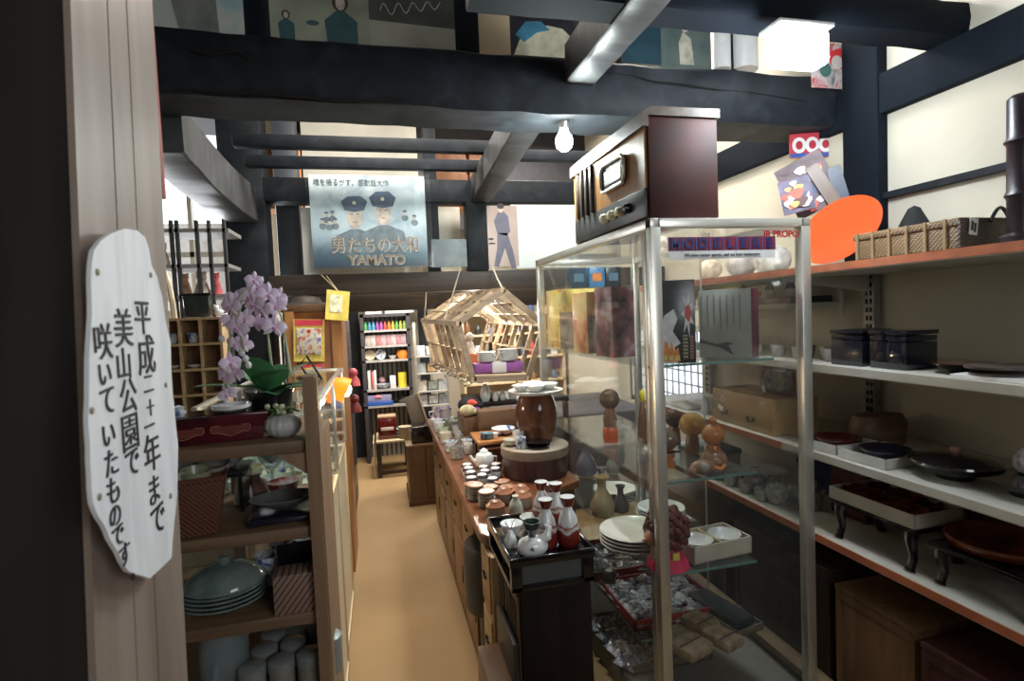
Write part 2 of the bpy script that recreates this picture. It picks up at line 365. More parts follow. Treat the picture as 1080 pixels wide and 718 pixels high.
# plaster infill behind the lintel
st(MB().bb(-0.46, 0.33, 4.12, 4.16, 1.8, 3.2).bb(0.42, 0.62, 4.12, 4.16, 1.8, 2.3).bb(0.7, 1.9, 4.12, 4.16, 1.8, 2.3).build('trim_3', plain((0.72, 0.68, 0.58), 0.8, var=0.04)))
st(MB().bb(-0.46, 2.05, 5.2, 5.24, 2.3, 3.5).build('trim_4', plain((0.04, 0.04, 0.045), 0.8)))
# storage crates in the loft
for px, py, lab in ((473, 150, 'brown slatted wooden crate in the loft right of the white panel'), (294, 150, 'orange-brown crate in the loft left of the white panel'), (510, 165, 'brown crate in the loft behind the overhead timber')):
    p = P(px, py, Y=4.25); c = thing('wooden_crate', lab, 'crate', (p.x, 4.3, 2.3))
    MB().bb(-.12, .12, -.1, .12, 0, 0.5, .004).build('crate_body', ORW, c)
    s_ = MB()
    for z in (0.1, 0.22, 0.34, 0.46): s_.bb(-.125, .125, -.112, -.1, z - .035, z + .035)
    s_.build('slats', ORW, c)

# ---------------------------------------------------------------- near post with the wooden sign
tag(MB().hexa([(-1.1, .66, 0), (-.355, .65, 0), (-.355, .97, 0), (-1.1, .97, 0)], [(-1.1, .93, 3.5), (-.355, .93, 3.5), (-.355, 1.14, 3.5), (-1.1, 1.14, 3.5)]).build('foreground_post', wood((0.008, 0.006, 0.006), (0.03, 0.02, 0.017), 'z', 0.7, 0.6)), 'post filling the left edge of the view, its unlit front coloured nearly black', 'post')  # shade of the post's unlit front is put into the near-black wood colour
np_ = MB()
for a, bb_ in ((0.0, 0.36), (0.375, 0.6), (0.615, 1.0)):
    f0, f1 = lambda z: .645 + .081 * z, lambda z: .965 + .055 * z
    q = lambda z, t: f0(z) + (f1(z) - f0(z)) * t
    np_.hexa([(-.354, q(0, a), 0), (-.346, q(0, a), 0), (-.346, q(0, bb_), 0), (-.354, q(0, bb_), 0)], [(-.354, q(3.5, a), 3.5), (-.346, q(3.5, a), 3.5), (-.346, q(3.5, bb_), 3.5), (-.354, q(3.5, bb_), 3.5)])
np_.hexa([(-.3545, .66, 0), (-.351, .66, 0), (-.351, .95, 0), (-.3545, .95, 0)], [(-.3545, .94, 3.5), (-.351, .94, 3.5), (-.351, 1.13, 3.5), (-.3545, 1.13, 3.5)])
tag(np_.build('post_board', wood((0.2, 0.15, 0.12), (0.33, 0.26, 0.22), 'z', 0.45, 0.5)), 'grooved pale board facing the aisle behind the lettered sign', 'board')
p = P(175, 210, Y=1.16)
tag(MB().bb(-.42, p.x, 1.15, 1.165, p.z, 3.0, .002).build('red_board', plain((0.33, 0.05, 0.03), 0.5)), 'narrow red strip of panel just behind the pale board', 'panel')

SX = -.318
sg = thing('wooden_sign', 'white ragged plank sign with brushed black Japanese writing', 'sign', (0, 0, 0))
out = [(106, 254), (118, 246), (132, 241), (145, 243), (153, 250), (157, 262), (160, 280), (166, 292), (171, 312), (175, 340), (180, 360), (181, 400), (184, 430), (188, 470), (187, 520), (184, 550), (181, 588), (172, 597), (158, 610), (145, 606), (135, 602), (128, 590), (120, 575), (113, 560), (104, 545), (98, 530), (96, 500), (95, 470), (93, 440), (94, 400), (95, 360), (97, 330), (96, 300), (97, 275), (99, 264)]
pts = [P(x, y, X=SX) for x, y in out]
mb = MB()
sub = []
for k in range(len(pts)):
    a_, b_ = pts[k], pts[(k + 1) % len(pts)]
    sub.append(a_)
    if (b_ - a_).length > .02: sub.append((a_ + b_) / 2 + Vector((0, R.uniform(-.0015, .0015), 0)))
mb.prism(sub, (-.005, 0, 0))
mb.build('plank', ramped('whitewashed_plank', (6, 12, 2), 3, ((0.2, (0.62, 0.63, 0.66)), (0.6, (0.8, 0.81, 0.84))), 0.6, detail=3), sg)
INK = plain((0.012, 0.012, 0.014), 0.6)
def col(chars):
    for ch, x, y, hpx in chars:
        p = P(x, y, X=SX + .001); q = P(x, y + hpx / 2, X=SX + .001); sz = abs(p.z - q.z) * 2
        text('lettering', ch, sz * 1.22, INK, sg, p, (PI / 2 - 0.0, 0, PI / 2), 1.05, 0.0006, bold=sz * .002)
col((('平', 151, 337, 33), ('成', 155, 377, 37), ('二', 157, 406, 21), ('十', 159, 431, 16), ('一', 158, 451, 22), ('年', 161, 480, 36), ('ま', 163, 519, 30), ('で', 167, 549, 34)))
col((('美', 131, 349, 36), ('山', 131, 386, 30), ('公', 136, 420, 34), ('園', 138, 458, 36), ('で', 140, 489, 30)))
col((('咲', 109, 363, 34), ('い', 111, 396, 26), ('て', 114, 424, 30), ('い', 115, 460, 26), ('た', 118, 490, 28), ('も', 120, 519, 28), ('の', 122, 545, 24), ('で', 125, 566, 24), ('す', 132, 586, 24), ('。', 143, 600, 20)))
for x, y in ((103, 287), (159, 290), (97, 433), (175, 406), (105, 524), (180, 523)):
    p = P(x, y, X=SX + .0005); MB().lathe([(.0042, -.002), (.0042, .0006), (.003, .0012)], (0, 0, 0), 10).build('peg', plain((.25, .2, .13), .7), sg, p, rot=(0, PI / 2, 0))
# ================================================================ POSTERS AND LAMPS OVERHEAD
def poster_tex(name, stops, scale=4, dist=1.0, ms=(1, 1, 1)): return ramped(name, ms, scale, stops, 0.35, dist=dist, detail=5)
# ship film poster, sheathed in clear film, hanging on the lintel frame
A = P(325, 184, Y=3.66); Bq = P(447, 184, Y=3.66); D = P(330, 283, Y=3.66)
pw, ph = Bq.x - A.x, A.z - D.z
po = thing('film_poster', 'large misty blue film poster with two capped officers and YAMATO lettering', 'poster', ((A.x + Bq.x) / 2, 3.66, A.z - ph / 2))
m, nt, b = _new('poster_print')
v = _coord(nt, (1, 1, 1)); f = _noise(nt, v, 5, 5, 1.0)
tc = nt.nodes.new('ShaderNodeTexCoord'); sp = nt.nodes.new('ShaderNodeSeparateXYZ'); nt.links.new(tc.outputs['Generated'], sp.inputs[0])
g = _ramp(nt, sp.outputs['Z'], ((0, (0.05, 0.09, 0.13)), (0.14, (0.12, 0.2, 0.26)), (0.34, (0.42, 0.52, 0.58)), (0.7, (0.66, 0.76, 0.8)), (1, (0.76, 0.8, 0.8))))
n2 = _ramp(nt, f, ((0.3, (0.45, 0.5, 0.56)), (0.65, (1, 1, 1))))
mi = nt.nodes.new('ShaderNodeMix'); mi.data_type = 'RGBA'; mi.blend_type = 'MULTIPLY'; mi.inputs[0].default_value = 1
nt.links.new(g, mi.inputs[6]); nt.links.new(n2, mi.inputs[7]); nt.links.new(mi.outputs[2], b.inputs['Base Color']); b.inputs['Roughness'].default_value = 0.25
MB().box((0, 0, 0), (pw, .006, ph)).build('print', m, po)
def flat(pts, y, m, parent, name='printed_figure', th=.0015):
    return MB().prism([(x, y, z) for x, z in pts], (0, th, 0)).build(name, m, parent, smooth=False)
def ell(cx, cz, rx, rz, n=16, a0=0, a1=2 * PI): return [(cx + rx * math.cos(a0 + (a1 - a0) * k / n), cz + rz * math.sin(a0 + (a1 - a0) * k / n)) for k in range(n if a1 - a0 > 6.2 else n + 1)]
UNI = plain((0.13, 0.17, 0.2), .6, var=.3, scale=20); SKN = plain((0.5, 0.42, 0.36), .5, var=.3, scale=20); CAPM = plain((0.07, 0.1, 0.16), .5, var=.3)
for cx, cz, s_ in ((-.09, .04, 1.0), (.085, .065, 1.05)):
    flat([(cx - .13 * s_, cz - .2), (cx - .12 * s_, cz - .13), (cx - .03, cz - .09), (cx + .03, cz - .09), (cx + .12 * s_, cz - .13), (cx + .13 * s_, cz - .2)], -.0045 if cx > 0 else -.0049, UNI, po, 'printed_uniform')
    flat(ell(cx, cz - .015, .046 * s_, .072 * s_), -.0052, SKN, po, 'printed_face')
    flat([(cx - .06 * s_, cz + .03), (cx - .08 * s_, cz + .085), (cx - .04, cz + .115 * s_), (cx + .04, cz + .118 * s_), (cx + .08 * s_, cz + .085), (cx + .06 * s_, cz + .03), (cx, cz + .018)], -.006, CAPM, po, 'printed_cap')
    flat(ell(cx, cz + .075, .012, .012, 10), -.0066, plain((.7, .65, .5), .4), po, 'cap_badge')
    flat(ell(cx - .018, cz + .005, .009, .004, 8), -.0058, UNI, po, 'printed_eye'); flat(ell(cx + .018, cz + .005, .009, .004, 8), -.0058, UNI, po, 'printed_eye')
    flat(ell(cx, cz - .045, .013, .004, 8), -.0058, plain((.3, .15, .13), .5), po, 'printed_mouth')
for cx, cz in ((-.26, .04), (-.225, .045), (-.285, .0), (-.245, -.005), (-.21, .0), (.22, .05), (.28, .02)):
    flat(ell(cx, cz - .03, .022, .02), -.0045, UNI, po, 'printed_uniform'); flat(ell(cx, cz, .011, .015, 10), -.005, SKN, po, 'printed_face'); flat(ell(cx, cz + .014, .014, .007, 10), -.0055, CAPM, po, 'printed_cap')
text('lettering', '魂を揺るがす、感動超大作', .045, plain((.08, .1, .12), .5), po, (-.1, -.006, ph / 2 - .05), FACE, .85)
text('lettering', '男たちの大和', .108, plain((.66, .62, .56), .5), po, (.032, -.0072, -.157), FACE, .85, bold=.002)
text('lettering', '男たちの大和', .108, plain((.26, .2, .16), .5), po, (.03, -.0085, -.155), FACE, .85, bold=.0005)
text('lettering', 'YAMATO', .085, plain((.66, .62, .56), .5), po, (.032, -.0072, -.247), FACE, 1.0, bold=.0045)
text('lettering', 'YAMATO', .085, plain((.26, .2, .15), .5), po, (.03, -.0085, -.245), FACE, 1.0, bold=.003)
tag(MB().bb(A.x - .02, Bq.x + .035, 3.645, 3.6465, D.z - .01, A.z + .012).build('clear_sleeve', glass((.99, 1, 1), .985, .05)), 'clear plastic sleeve over the large film poster', 'sleeve')
# rolled pale sheet at poster's left
p0, p1 = P(316, 218, Y=3.72), P(328, 284, Y=3.72)
tag(MB().bb(p0.x, p1.x + .03, 3.75, 3.76, 1.8, p0.z).build('white_sheet', PAPER), 'narrow strip of white sheet behind the left edge of the ship poster', 'sheet')
def sheet(px0, py0, px1, py1, Y, m, name, label, cat='poster', tilt=0, extra=None, t=.004):
    a, b_ = P(px0, py1, Y=Y), P(px1, py0, Y=Y); wd, ht = b_.x - a.x, b_.z - a.z
    o = thing(name, label, cat, ((a.x + b_.x) / 2, Y, (a.z + b_.z) / 2))
    MB().box((0, 0, 0), (wd, t, ht)).build('print', m, o)
    if extra: extra(o, wd, ht)
    return o
def man(o, wd, ht):
    j = plain((.13, .13, .18), .6); h = plain((.03, .025, .03), .6)
    flat([(-.03, .02), (-.05, .1), (-.02, .16), (.02, .165), (.05, .13), (.06, .03), (.03, 0)], -.004, j, o, 'printed_jacket')
    flat([(-.03, .02), (.04, .02), (.075, -.1), (.095, -.22), (.06, -.22), (.02, -.08), (-.03, -.21), (-.06, -.2), (-.035, -.08)], -.004, j, o, 'printed_trousers')
    flat(ell(.0, .18, .018, .025), -.0045, SKN, o, 'printed_face'); flat(ell(.0, .2, .024, .02), -.005, h, o, 'printed_hair')
    flat(ell(-.075, -.02, .02, .008, 8), -.005, h, o, 'printed_caption'); flat(ell(-.07, -.05, .026, .006, 8), -.005, h, o, 'printed_caption')
sheet(513, 217, 545, 281, 3.7, poster_tex('pinkish_print', ((.2, (.34, .25, .21)), (.8, (.45, .36, .32)))), 'film_poster', 'pinkish poster of a standing person in a grey suit', extra=man)
sheet(541, 216, 606, 283, 3.72, poster_tex('milky_print', ((.2, (.5, .56, .55)), (.5, (.68, .74, .72)), (.8, (.8, .84, .84))), 3, 1.5, (1, 1, .4)), 'milky_sheet', 'blank milky white sheet right of the standing person poster', 'sheet')
sheet(456, 252, 493, 282, 3.73, poster_tex('murky_print', ((.25, (.02, .035, .04)), (.55, (.09, .12, .13)), (.8, (.2, .18, .16))), 6), 'small_poster', 'small murky dark photo standing on the lintel right of the ship poster')
# posters standing on the tie beam
def two(o, wd, ht):
    g_ = plain((.04, .1, .11), .6)
    for cx, cz, s_ in ((-.13, -.1, .5), (.08, -.075, 1.05)):
        flat([(cx - .05 * s_, cz - .12 * s_), (cx - .06 * s_, cz), (cx, cz + .05 * s_), (cx + .06 * s_, cz), (cx + .06 * s_, cz - .12 * s_)], -.004, g_, o, 'printed_coat')
        flat(ell(cx, cz + .07 * s_, .03 * s_, .035 * s_), -.0042, plain((.07, .035, .025), .6), o, 'printed_hair'); flat(ell(cx, cz + .065 * s_, .018 * s_, .026 * s_), -.0052, SKN, o, 'printed_face')
    flat(ell(-.03, -.09, .025, .01), -.004, g_, o, 'printed_bird')
def two2(o, wd, ht): two(o, wd, ht)
sheet(286, -40, 386, 43, 2.4, poster_tex('sandy_print', ((.25, (.2, .22, .17)), (.6, (.36, .38, .28)), (.8, (.5, .46, .34)))), 'film_poster', 'sandy green poster of two long-haired figures on the tie beam', extra=two2)
def sig(o, wd, ht):
    w_ = plain((.5, .5, .48), .5)
    p_ = [(-.12 + .25 * t, -.0045, -.005 + .025 * math.sin(t * 26) * (1 - t * .4) + .04 * t) for t in [k / 50 for k in range(51)]]
    MB().tube(p_, .0022, 5).build('signature', w_, o)
    flat([(-wd / 2, -ht / 2), (wd / 2, -ht / 2), (wd / 2, -.06), (-wd / 2, -.045)], -.0035, plain((.38, .38, .31), .5, var=.2, scale=4), o, 'printed_ground')
sheet(385, -25, 477, 51, 2.41, poster_tex('dark_portrait', ((.2, (.04, .045, .04)), (.8, (.13, .13, .11)))), 'signed_poster', 'dark poster with a pale handwritten signature across it', extra=sig)
sheet(506, 17, 537, 56, 2.41, poster_tex('peach_print', ((.2, (.45, .38, .24)), (.8, (.62, .45, .3)))), 'pale_poster', 'narrow peach coloured sheet right of the loft post')
def cloud(o, wd, ht):
    flat([(-.13, -.12), (-.1, -.05), (-.04, .0), (.03, .02), (.1, .01), (.16, -.04), (.18, -.12)], -.004, plain((.5, .47, .33), .5, var=.25, scale=15), o, 'printed_cloud')
    flat([(-.12, -.03), (-.07, .03), (.0, .035), (.04, .0), (-.02, -.015), (-.08, -.06)], -.0045, plain((.05, .2, .3), .5, var=.4, scale=15), o, 'printed_sky')
sheet(536, 2, 604, 62, 2.42, plain((.02, .02, .025), .4, var=.4), 'cloud_poster', 'black poster with a glowing cloud behind the overhead timber', extra=cloud)
sheet(656, 14, 696, 66, 2.41, poster_tex('teal_print', ((.3, (.01, .03, .05)), (.75, (.03, .09, .12)))), 'dark_poster', 'dark teal poster on the tie beam right of the overhead timber')
def fig(o, wd, ht):
    flat([(-.03, -.1), (-.035, .0), (-.01, .05), (.03, .02), (.045, -.1)], -.004, plain((.45, .42, .34), .5, var=.4, scale=20), o, 'printed_figure')
    flat(ell(-.0, .075, .02, .026), -.0045, SKN, o, 'printed_face')
sheet(696, 20, 748, 72, 2.42, poster_tex('greenish_print', ((.3, (.05, .08, .08)), (.75, (.16, .2, .18)))), 'film_poster', 'greenish poster with a pale figure near the bright lamp', extra=fig)
for a_, b_, lab in ((750, 768, 'thin cream rolled sheet, the left of two beside the lamp'), (772, 796, 'thin bluish white rolled sheet, the right of two beside the lamp')):
    p, q = P(a_, 74, Y=2.43), P(b_, 20, Y=2.43); r_ = (q.x - p.x) / 2
    tag(MB().lathe([(r_, 0), (r_, .34), (r_ * .7, .345)], (0, 0, 0), 14).build('paper_roll', PAPER, None, (p.x + r_, 2.43, p.z)), lab, 'paper roll')
def rd(o, wd, ht):
    flat(ell(.02, .03, .05, .045), -.004, plain((.5, .03, .03), .5), o, 'printed_disc'); flat(ell(.01, .015, .03, .03), -.0045, plain((.5, .45, .4), .5), o, 'printed_face')
    flat(ell(-.05, -.02, .03, .03), -.004, plain((.05, .12, .1), .5), o, 'printed_shape')
sheet(856, 48, 904, 92, 2.08, poster_tex('red_print', ((.35, (.35, .05, .05)), (.5, (.5, .42, .4)), (.7, (.1, .12, .12))), 14), 'red_poster', 'red and white picture by the wall post right of the lamp', extra=rd)
# top-left posters
def cyan(o, wd, ht):
    flat([(-.06, -.2), (-.1, .0), (-.04, .2), (.05, .2), (.07, -.2)], -.004, plain((.2, .21, .19), .6, var=.3, scale=10), o, 'printed_coat')
sheet(164, -45, 253, 35, 2.4, poster_tex('aqua_print', ((.3, (.2, .45, .55)), (.6, (.62, .62, .52)), (.8, (.6, .72, .74)))), 'aqua_poster', 'pale aqua poster at the top left end of the tie beam', extra=cyan)

def bulb(loc, label, power, colr, est, r=.032, cord=0.5):
    o = thing('hanging_bulb', label, 'light bulb', loc)
    MB().lathe([(.001, -.045), (.014, -.042), (r * .85, -.028), (r, -.006), (r * .9, .014), (.018, .036), (.015, .05)], n=18).build('glass_bulb', emis(colr, est), o)
    MB().lathe([(.018, .046), (.02, .05), (.02, .085), (.03, .09), (.034, .1), (.034, .108)], n=16).build('socket', ALU, o)
    if cord: MB().tube([(0, 0, .1), (0, 0, .1 + cord)], .003, 6).build('cord', BLACK, o)
    point('bulb_light', (loc[0], loc[1], loc[2] - .07), power, colr, .05)
p = P(595, 148, Y=2.2); bulb((p.x, 2.2, p.z), 'bare round bulb under the tie beam beside the radio', 22, (.88, 1, .97), 26, .036, 0)
p = P(503, 316, Y=3.95); bulb((p.x, 3.95, p.z), 'bare bulb glowing above the pentagonal wooden rack', 9, (1, .93, .8), 25, .032, .2)
# bright fluorescent lamp
p = P(840, 52, Y=1.52)
fl = thing('fluorescent_lamp', 'glaring white square lamp hanging at the right end of the tie beam', 'lamp', (p.x, 1.52, p.z))
MB().box((0, 0, 0), (.19, .08, .11), None, .02).build('diffuser', emis((.88, .95, 1), 30), fl)
MB().box((0, 0.0, .06), (.2, .1, .014), None, .005).build('housing', WHITE, fl)
MB().tube([(0, 0.02, .06), (0, .05, .1)], .006, 8).build('rod', ALU, fl)
area('fluorescent_light', (p.x, 1.46, p.z - .02), (math.radians(62), 0, 0), .22, .12, 9, (.82, .92, 1))
point('fluorescent_glow', (p.x - .02, 1.5, p.z - .11), 9, (.82, .92, 1), .08)
p = P(845, 0, Y=1.9)

fl = thing('fluorescent_lamp', 'second glaring lamp cut by the top edge above the other lamp', 'lamp', (p.x - .03, 1.7, p.z - .09))
MB().box((0, 0, 0), (.2, .1, .05), None, .02).build('diffuser', emis((.88, .95, 1), 30), fl)
MB().box((0, 0.0, .04), (.24, .14, .02), None, .006).build('housing', WHITE, fl)

# ================================================================ TALL GLASS CASE
X0, X1, Y0, Y1, ZT = .845, 1.44, 1.61, 2.93, 1.78
gc = thing('glass_showcase', 'tall aluminium framed glass showcase with an old radio on top', 'showcase', (0, 0, 0))
def post(x, y, wx, wy, nm='corner_post'): MB().bb(x, x + wx, y, y + wy, 0, ZT, .002).build(nm, ALU, gc)
post(X0, Y0, .035, .035); post(X1 - .035, Y0, .035, .035); post(X0, Y1 - .035, .035, .035); post(X1 - .035, Y1 - .035, .035, .035)
for a in ((X0, X1, Y0, Y0 + .03), (X0, X1, Y1 - .03, Y1), (X0, X0 + .03, Y0, Y1), (X1 - .03, X1, Y0, Y1)): MB().bb(*a, ZT - .03, ZT, .002).build('top_rail', ALU, gc)
MB().bb(X0 + .01, X1 - .01, Y0 + .01, Y1 - .01, ZT - .012, ZT - .006).build('top_pane', CLEAR, gc)
MB().bb(X0 + .0, X0 + .006, Y0 + .035, Y1 - .035, .1, ZT - .03).build('side_pane', glass((.985, .99, .985), .985), gc)
MB().bb(X1 - .012, X1 - .006, Y0 + .035, Y1 - .035, .1, ZT - .03).build('side_pane', glass((.985, .99, .985), .99), gc)
MB().bb(X0 + .035, X1 - .035, Y0 + .008, Y0 + .014, .1, ZT - .03).build('front_pane', glass((.985, .99, .985), .99), gc)
MB().bb(X0 + .035, X1 - .035, Y1 - .02, Y1 - .014, .1, ZT - .03).build('back_pane', CLEAR, gc)
MB().bb(X0 + .024, X0 + .03, Y0 + .09, Y0 + .115, .1, ZT - .03, .001).build('door_edge', ALU, gc)
MB().bb(X0, X1, Y0, Y1, 0, .1).build('base', plain((.12, .12, .11), .5), gc)
GEDGE = glass((.6, .85, .8), .8)
for z, xr, yf in ((1.305, 1.34, 1.68), (.915, 1.245, 1.66), (.6, 1.24, 1.66), (.3, 1.3, 1.8)):
    s_ = MB().bb(X0 + .012, xr, yf, Y1 - .06, z - .008, z).build('glass_shelf', glass((.94, .98, .96), .97), gc)
    MB().bb(X0 + .012, xr, yf - .003, yf, z - .008, z).build('shelf_edge', plain((.12, .22, .2), .2), s_)
for k in range(2): MB().tube([(X1 - .05, 2.2 + k * .0, .1), (X1 - .05, 2.2, ZT - .03)], .004, 6).build('shelf_standard', ALU, gc) if k == 0 else None
text('lettering', 'JR PROPO', .031, plain((.28, .012, .014), .4), gc, P(824, 247, Y=Y0 + .004), FACE, 1.0, bold=.001)
a = P(705, 265, Y=Y0 + .003); b_ = P(817, 249, Y=Y0 + .003)
sk = MB().bb(a.x, b_.x, Y0 + .002, Y0 + .005, a.z, b_.z).build('sticker', plain((.13, .008, .03), .5), gc)
for k in range(9):
    x = a.x + (b_.x - a.x) * k / 8
    MB().bb(x - .0012, x + .0012, Y0 + .0005, Y0 + .002, a.z, b_.z).build('sticker_divider', BLUE, sk)
for k, ch in enumerate('MODELERS'):
    x = a.x + (b_.x - a.x) * (k + .5) / 8
    text('lettering', ch, .044, plain((.01, .014, .09), .5), sk, (x, Y0 + .001, (a.z + b_.z) / 2), FACE, 1, bold=.002)
a2 = P(705, 274, Y=Y0 + .003)
MB().bb(a.x, b_.x, Y0 + .002, Y0 + .004, a2.z, a.z).build('sticker_strip', plain((.55, .55, .52), .5), gc)
text('lettering', 'We love motor sports, and we love motorcars.', .0145, plain((.03, .03, .05), .5), gc, ((a.x + b_.x) / 2, Y0 + .001, (a.z + a2.z) / 2), FACE, 1.0)

# radio
RD = thing('vintage_radio', 'large old wooden valve radio standing on the glass showcase', 'radio', (0, 0, 0))
rx0, rx1, ry0, ry1, rz0, rz1 = .835, 1.105, 1.63, 2.3, ZT + .002, 2.125
MB().bb(rx0 + .02, rx1, ry0, ry1, rz0, rz1 - .02, .006).build('cabinet', ramped('red_brown_veneer', (2, 2, 2), 2.5, ((.3, (.022, .01, .008)), (.6, (.05, .014, .011)), (.8, (.025, .018, .015))), .6, detail=3), RD)
MB().prism([(rx0 - .0, ry0 - .006, rz1 - .055), (rx0, ry0 - .006, rz1 - .01), (rx0 + .03, ry0 - .006, rz1 + .008), (rx1 + .006, ry0 - .006, rz1 + .008), (rx1 + .006, ry0 - .006, rz1 - .02), (rx0 + .022, ry0 - .006, rz1 - .02), (rx0 + .022, ry0 - .006, rz1 - .055)], (0, ry1 - ry0 + .012, 0)).build('lid', wood((.05, .035, .028), (.11, .08, .06), 'y', .35), RD)
FX = rx0 + .02
RD.children[0].data.materials[0].node_tree.nodes['Principled BSDF'].inputs['Specular IOR Level'].default_value = .15
MB().bb(FX - .008, FX, ry0 + .01, ry1 - .01, rz0 + .1, rz1 - .055).build('front_panel', wood((.2, .085, .02), (.34, .16, .045), 'z', .3), RD)
MB().bb(FX - .01, FX, ry0 + .01, ry1 - .01, rz0 + .006, rz0 + .1, .003).build('lower_panel', plain((.035, .035, .034), .35), RD)
MB().bb(FX - .0095, FX - .006, ry0 + .42, ry1 - .03, rz0 + .1, rz1 - .06).build('speaker_cloth', wood((.05, .03, .02), (.12, .07, .04), 'z', .8), RD)
for k in range(4):
    y = ry0 + .44 + k * .05
    MB().bb(FX - .022, FX - .008, y, y + .016, rz0 + .1, rz1 - .06, .003).build('grille_bar', DARK, RD)
dl = MB(); yy0, yy1, zz0, zz1 = ry0 + .14, ry0 + .34, rz0 + .15, rz0 + .245; x = FX - .02
fp = [(yy0 + .015, zz0), (yy1 - .015, zz0), (yy1, zz0 + .02), (yy1, zz1 - .02), (yy1 - .015, zz1), (yy0 + .015, zz1), (yy0, zz1 - .02), (yy0, zz0 + .02)]
dl.tube([(x, q, z) for q, z in fp], .006, 8, True).build('dial_frame', plain((.6, .58, .52), .3, .4), RD)
MB().prism([(x + .004, q, z) for q, z in fp], (.008, 0, 0)).build('dial_glass', plain((.05, .05, .05), .15), RD)
MB().bb(x + .001, x + .004, yy0 + .03, yy1 - .03, zz0 + .02, zz1 - .025).build('dial_scale', stripes('dial_lines', (0, 0, 1), .014, (.35, .33, .28), (.12, .11, .1), .5), RD)
for y, m_ in ((.12, BLACK), (.18, CREAM), (.25, CREAM), (.32, CREAM)):
    MB().lathe([(.0, -.012), (.016, -.01), (.018, .0), (.014, .016), (.001, .02)], n=14, M=Matrix.Rotation(-PI / 2, 3, 'Y')).build('knob', m_, RD, (FX - .018, ry0 + y, rz0 + .055))

# boxes on the top glass shelf
def carton(name, label, loc, d, rz, m, faces=(), cat='box'):
    o = thing(name, label, cat, loc, rz); MB().box((0, 0, d[2] / 2), d, None, .0015).build('carton', m, o)
    return o
z1 = 1.307
def on(px, py, z, dz=0): q = P(px, py, Z=z); return (q.x, q.y, z + dz)
q = on(718, 384, z1)
bx = carton('toy_box', 'black toy box with white burst and orange flames in the showcase', (.985, 1.745, z1), (.14, .12, .28), math.radians(-22), plain((.012, .018, .024), .25))
W_ = plain((.62, .64, .66), .4, var=.2, scale=30); OR_ = plain((.65, .2, .03), .4, var=.3, scale=30); RED_ = plain((.5, .04, .02), .4)
star = [(.045 * math.cos(a) * (1 if k % 2 else .4) * .55, .102 + .055 * math.sin(a) * (1.1 if k % 2 else .5)) for k, a in enumerate([2 * PI * i / 14 for i in range(14)])]
def fside(pts, m, parent, name, x=.0705, th=.001): return MB().prism([(x, y, z) for y, z in pts], (th, 0, 0)).build(name, m, parent, smooth=False)
def ffront(pts, m, parent, name, y=-.0605, th=-.001):
    if parent.name.startswith('toy_box'): pts = [(x, z * 1.36) for x, z in pts]; y = {-.0605: -.0605, -.0967: -.0617, -.0975: -.0625}[y]
    return MB().prism([(x, y, z) for x, z in pts], (0, th, 0)).build(name, m, parent, smooth=False)
ffront([(x * .9 + .045, z + .02) for x, z in star], W_, bx, 'printed_burst')
ffront([(.035, .115), (.05, .1), (.058, .125), (.05, .145), (.038, .14)], RED_, bx, 'printed_emblem', -.0967)
ffront([(-.068, .0), (-.06, .05), (-.045, .09), (-.03, .12), (.0, .135), (.012, .11), (-.005, .08), (.02, .05), (.0, .04), (.01, .0)], W_, bx, 'printed_smoke')
ffront([(-.04, .005), (-.035, .035), (-.03, .06), (-.015, .035), (-.01, .055), (.0, .03), (.012, .04), (.018, .005)], OR_, bx, 'printed_flame', -.0967)
ffront([(-.066, .09), (-.045, .09), (-.045, .12), (-.052, .135), (-.06, .135), (-.066, .12)], RED_, bx, 'printed_robot_body', -.0967)
for k in range(4): ffront([(-.06 + k * .02, .008), (-.046 + k * .02, .008), (-.043 + k * .02, .02), (-.057 + k * .02, .02)], plain((.6, .5, .15), .4), bx, 'printed_mark', -.0975)
ffront([(.028, .01), (.044, .01), (.044, .07), (.028, .07)], stripes('side_print', (0, 0, 1), .012, (.03, .03, .03), (.3, .28, .1), .6), bx, 'printed_strip')
ffront([(.05, .01), (.062, .01), (.062, .07), (.05, .07)], stripes('side_print2', (0, 0, 1), .01, (.03, .03, .03), (.35, .1, .05), .6), bx, 'printed_strip')
q = on(772, 382, z1)
bx = carton('model_kit_box', 'grey and maroon kit box beside the black toy box', (1.241, 1.79, z1), (.18, .12, .245), math.radians(-48), plain((.3, .31, .28), .5, var=.08))
MB().bb(.09, .0912, -.06, .06, .001, .244).build('printed_end', ramped('maroon_print', (1, 1, 1), 14, ((.35, (.1, .015, .04)), (.6, (.2, .03, .06)), (.75, (.18, .16, .16))), .35), bx)
for k in range(7):
    x = -.08 + k * .022
    ffront([(x, .1 + .01 * (k % 3)), (x + .003, .1 + .01 * (k % 3)), (x + .003, .225), (x, .225)], stripes('column_text', (0, 0, 1), .006, (.05, .05, .05), (.28, .28, .26), .55), bx, 'printed_column', -.0605)
ffront([(-.088, .07), (-.03, .05), (.01, .058), (.03, .052), (.012, .046), (.03, .01), (-.02, .04), (-.088, .055)], plain((.09, .07, .07), .5), bx, 'printed_tool', -.0612)
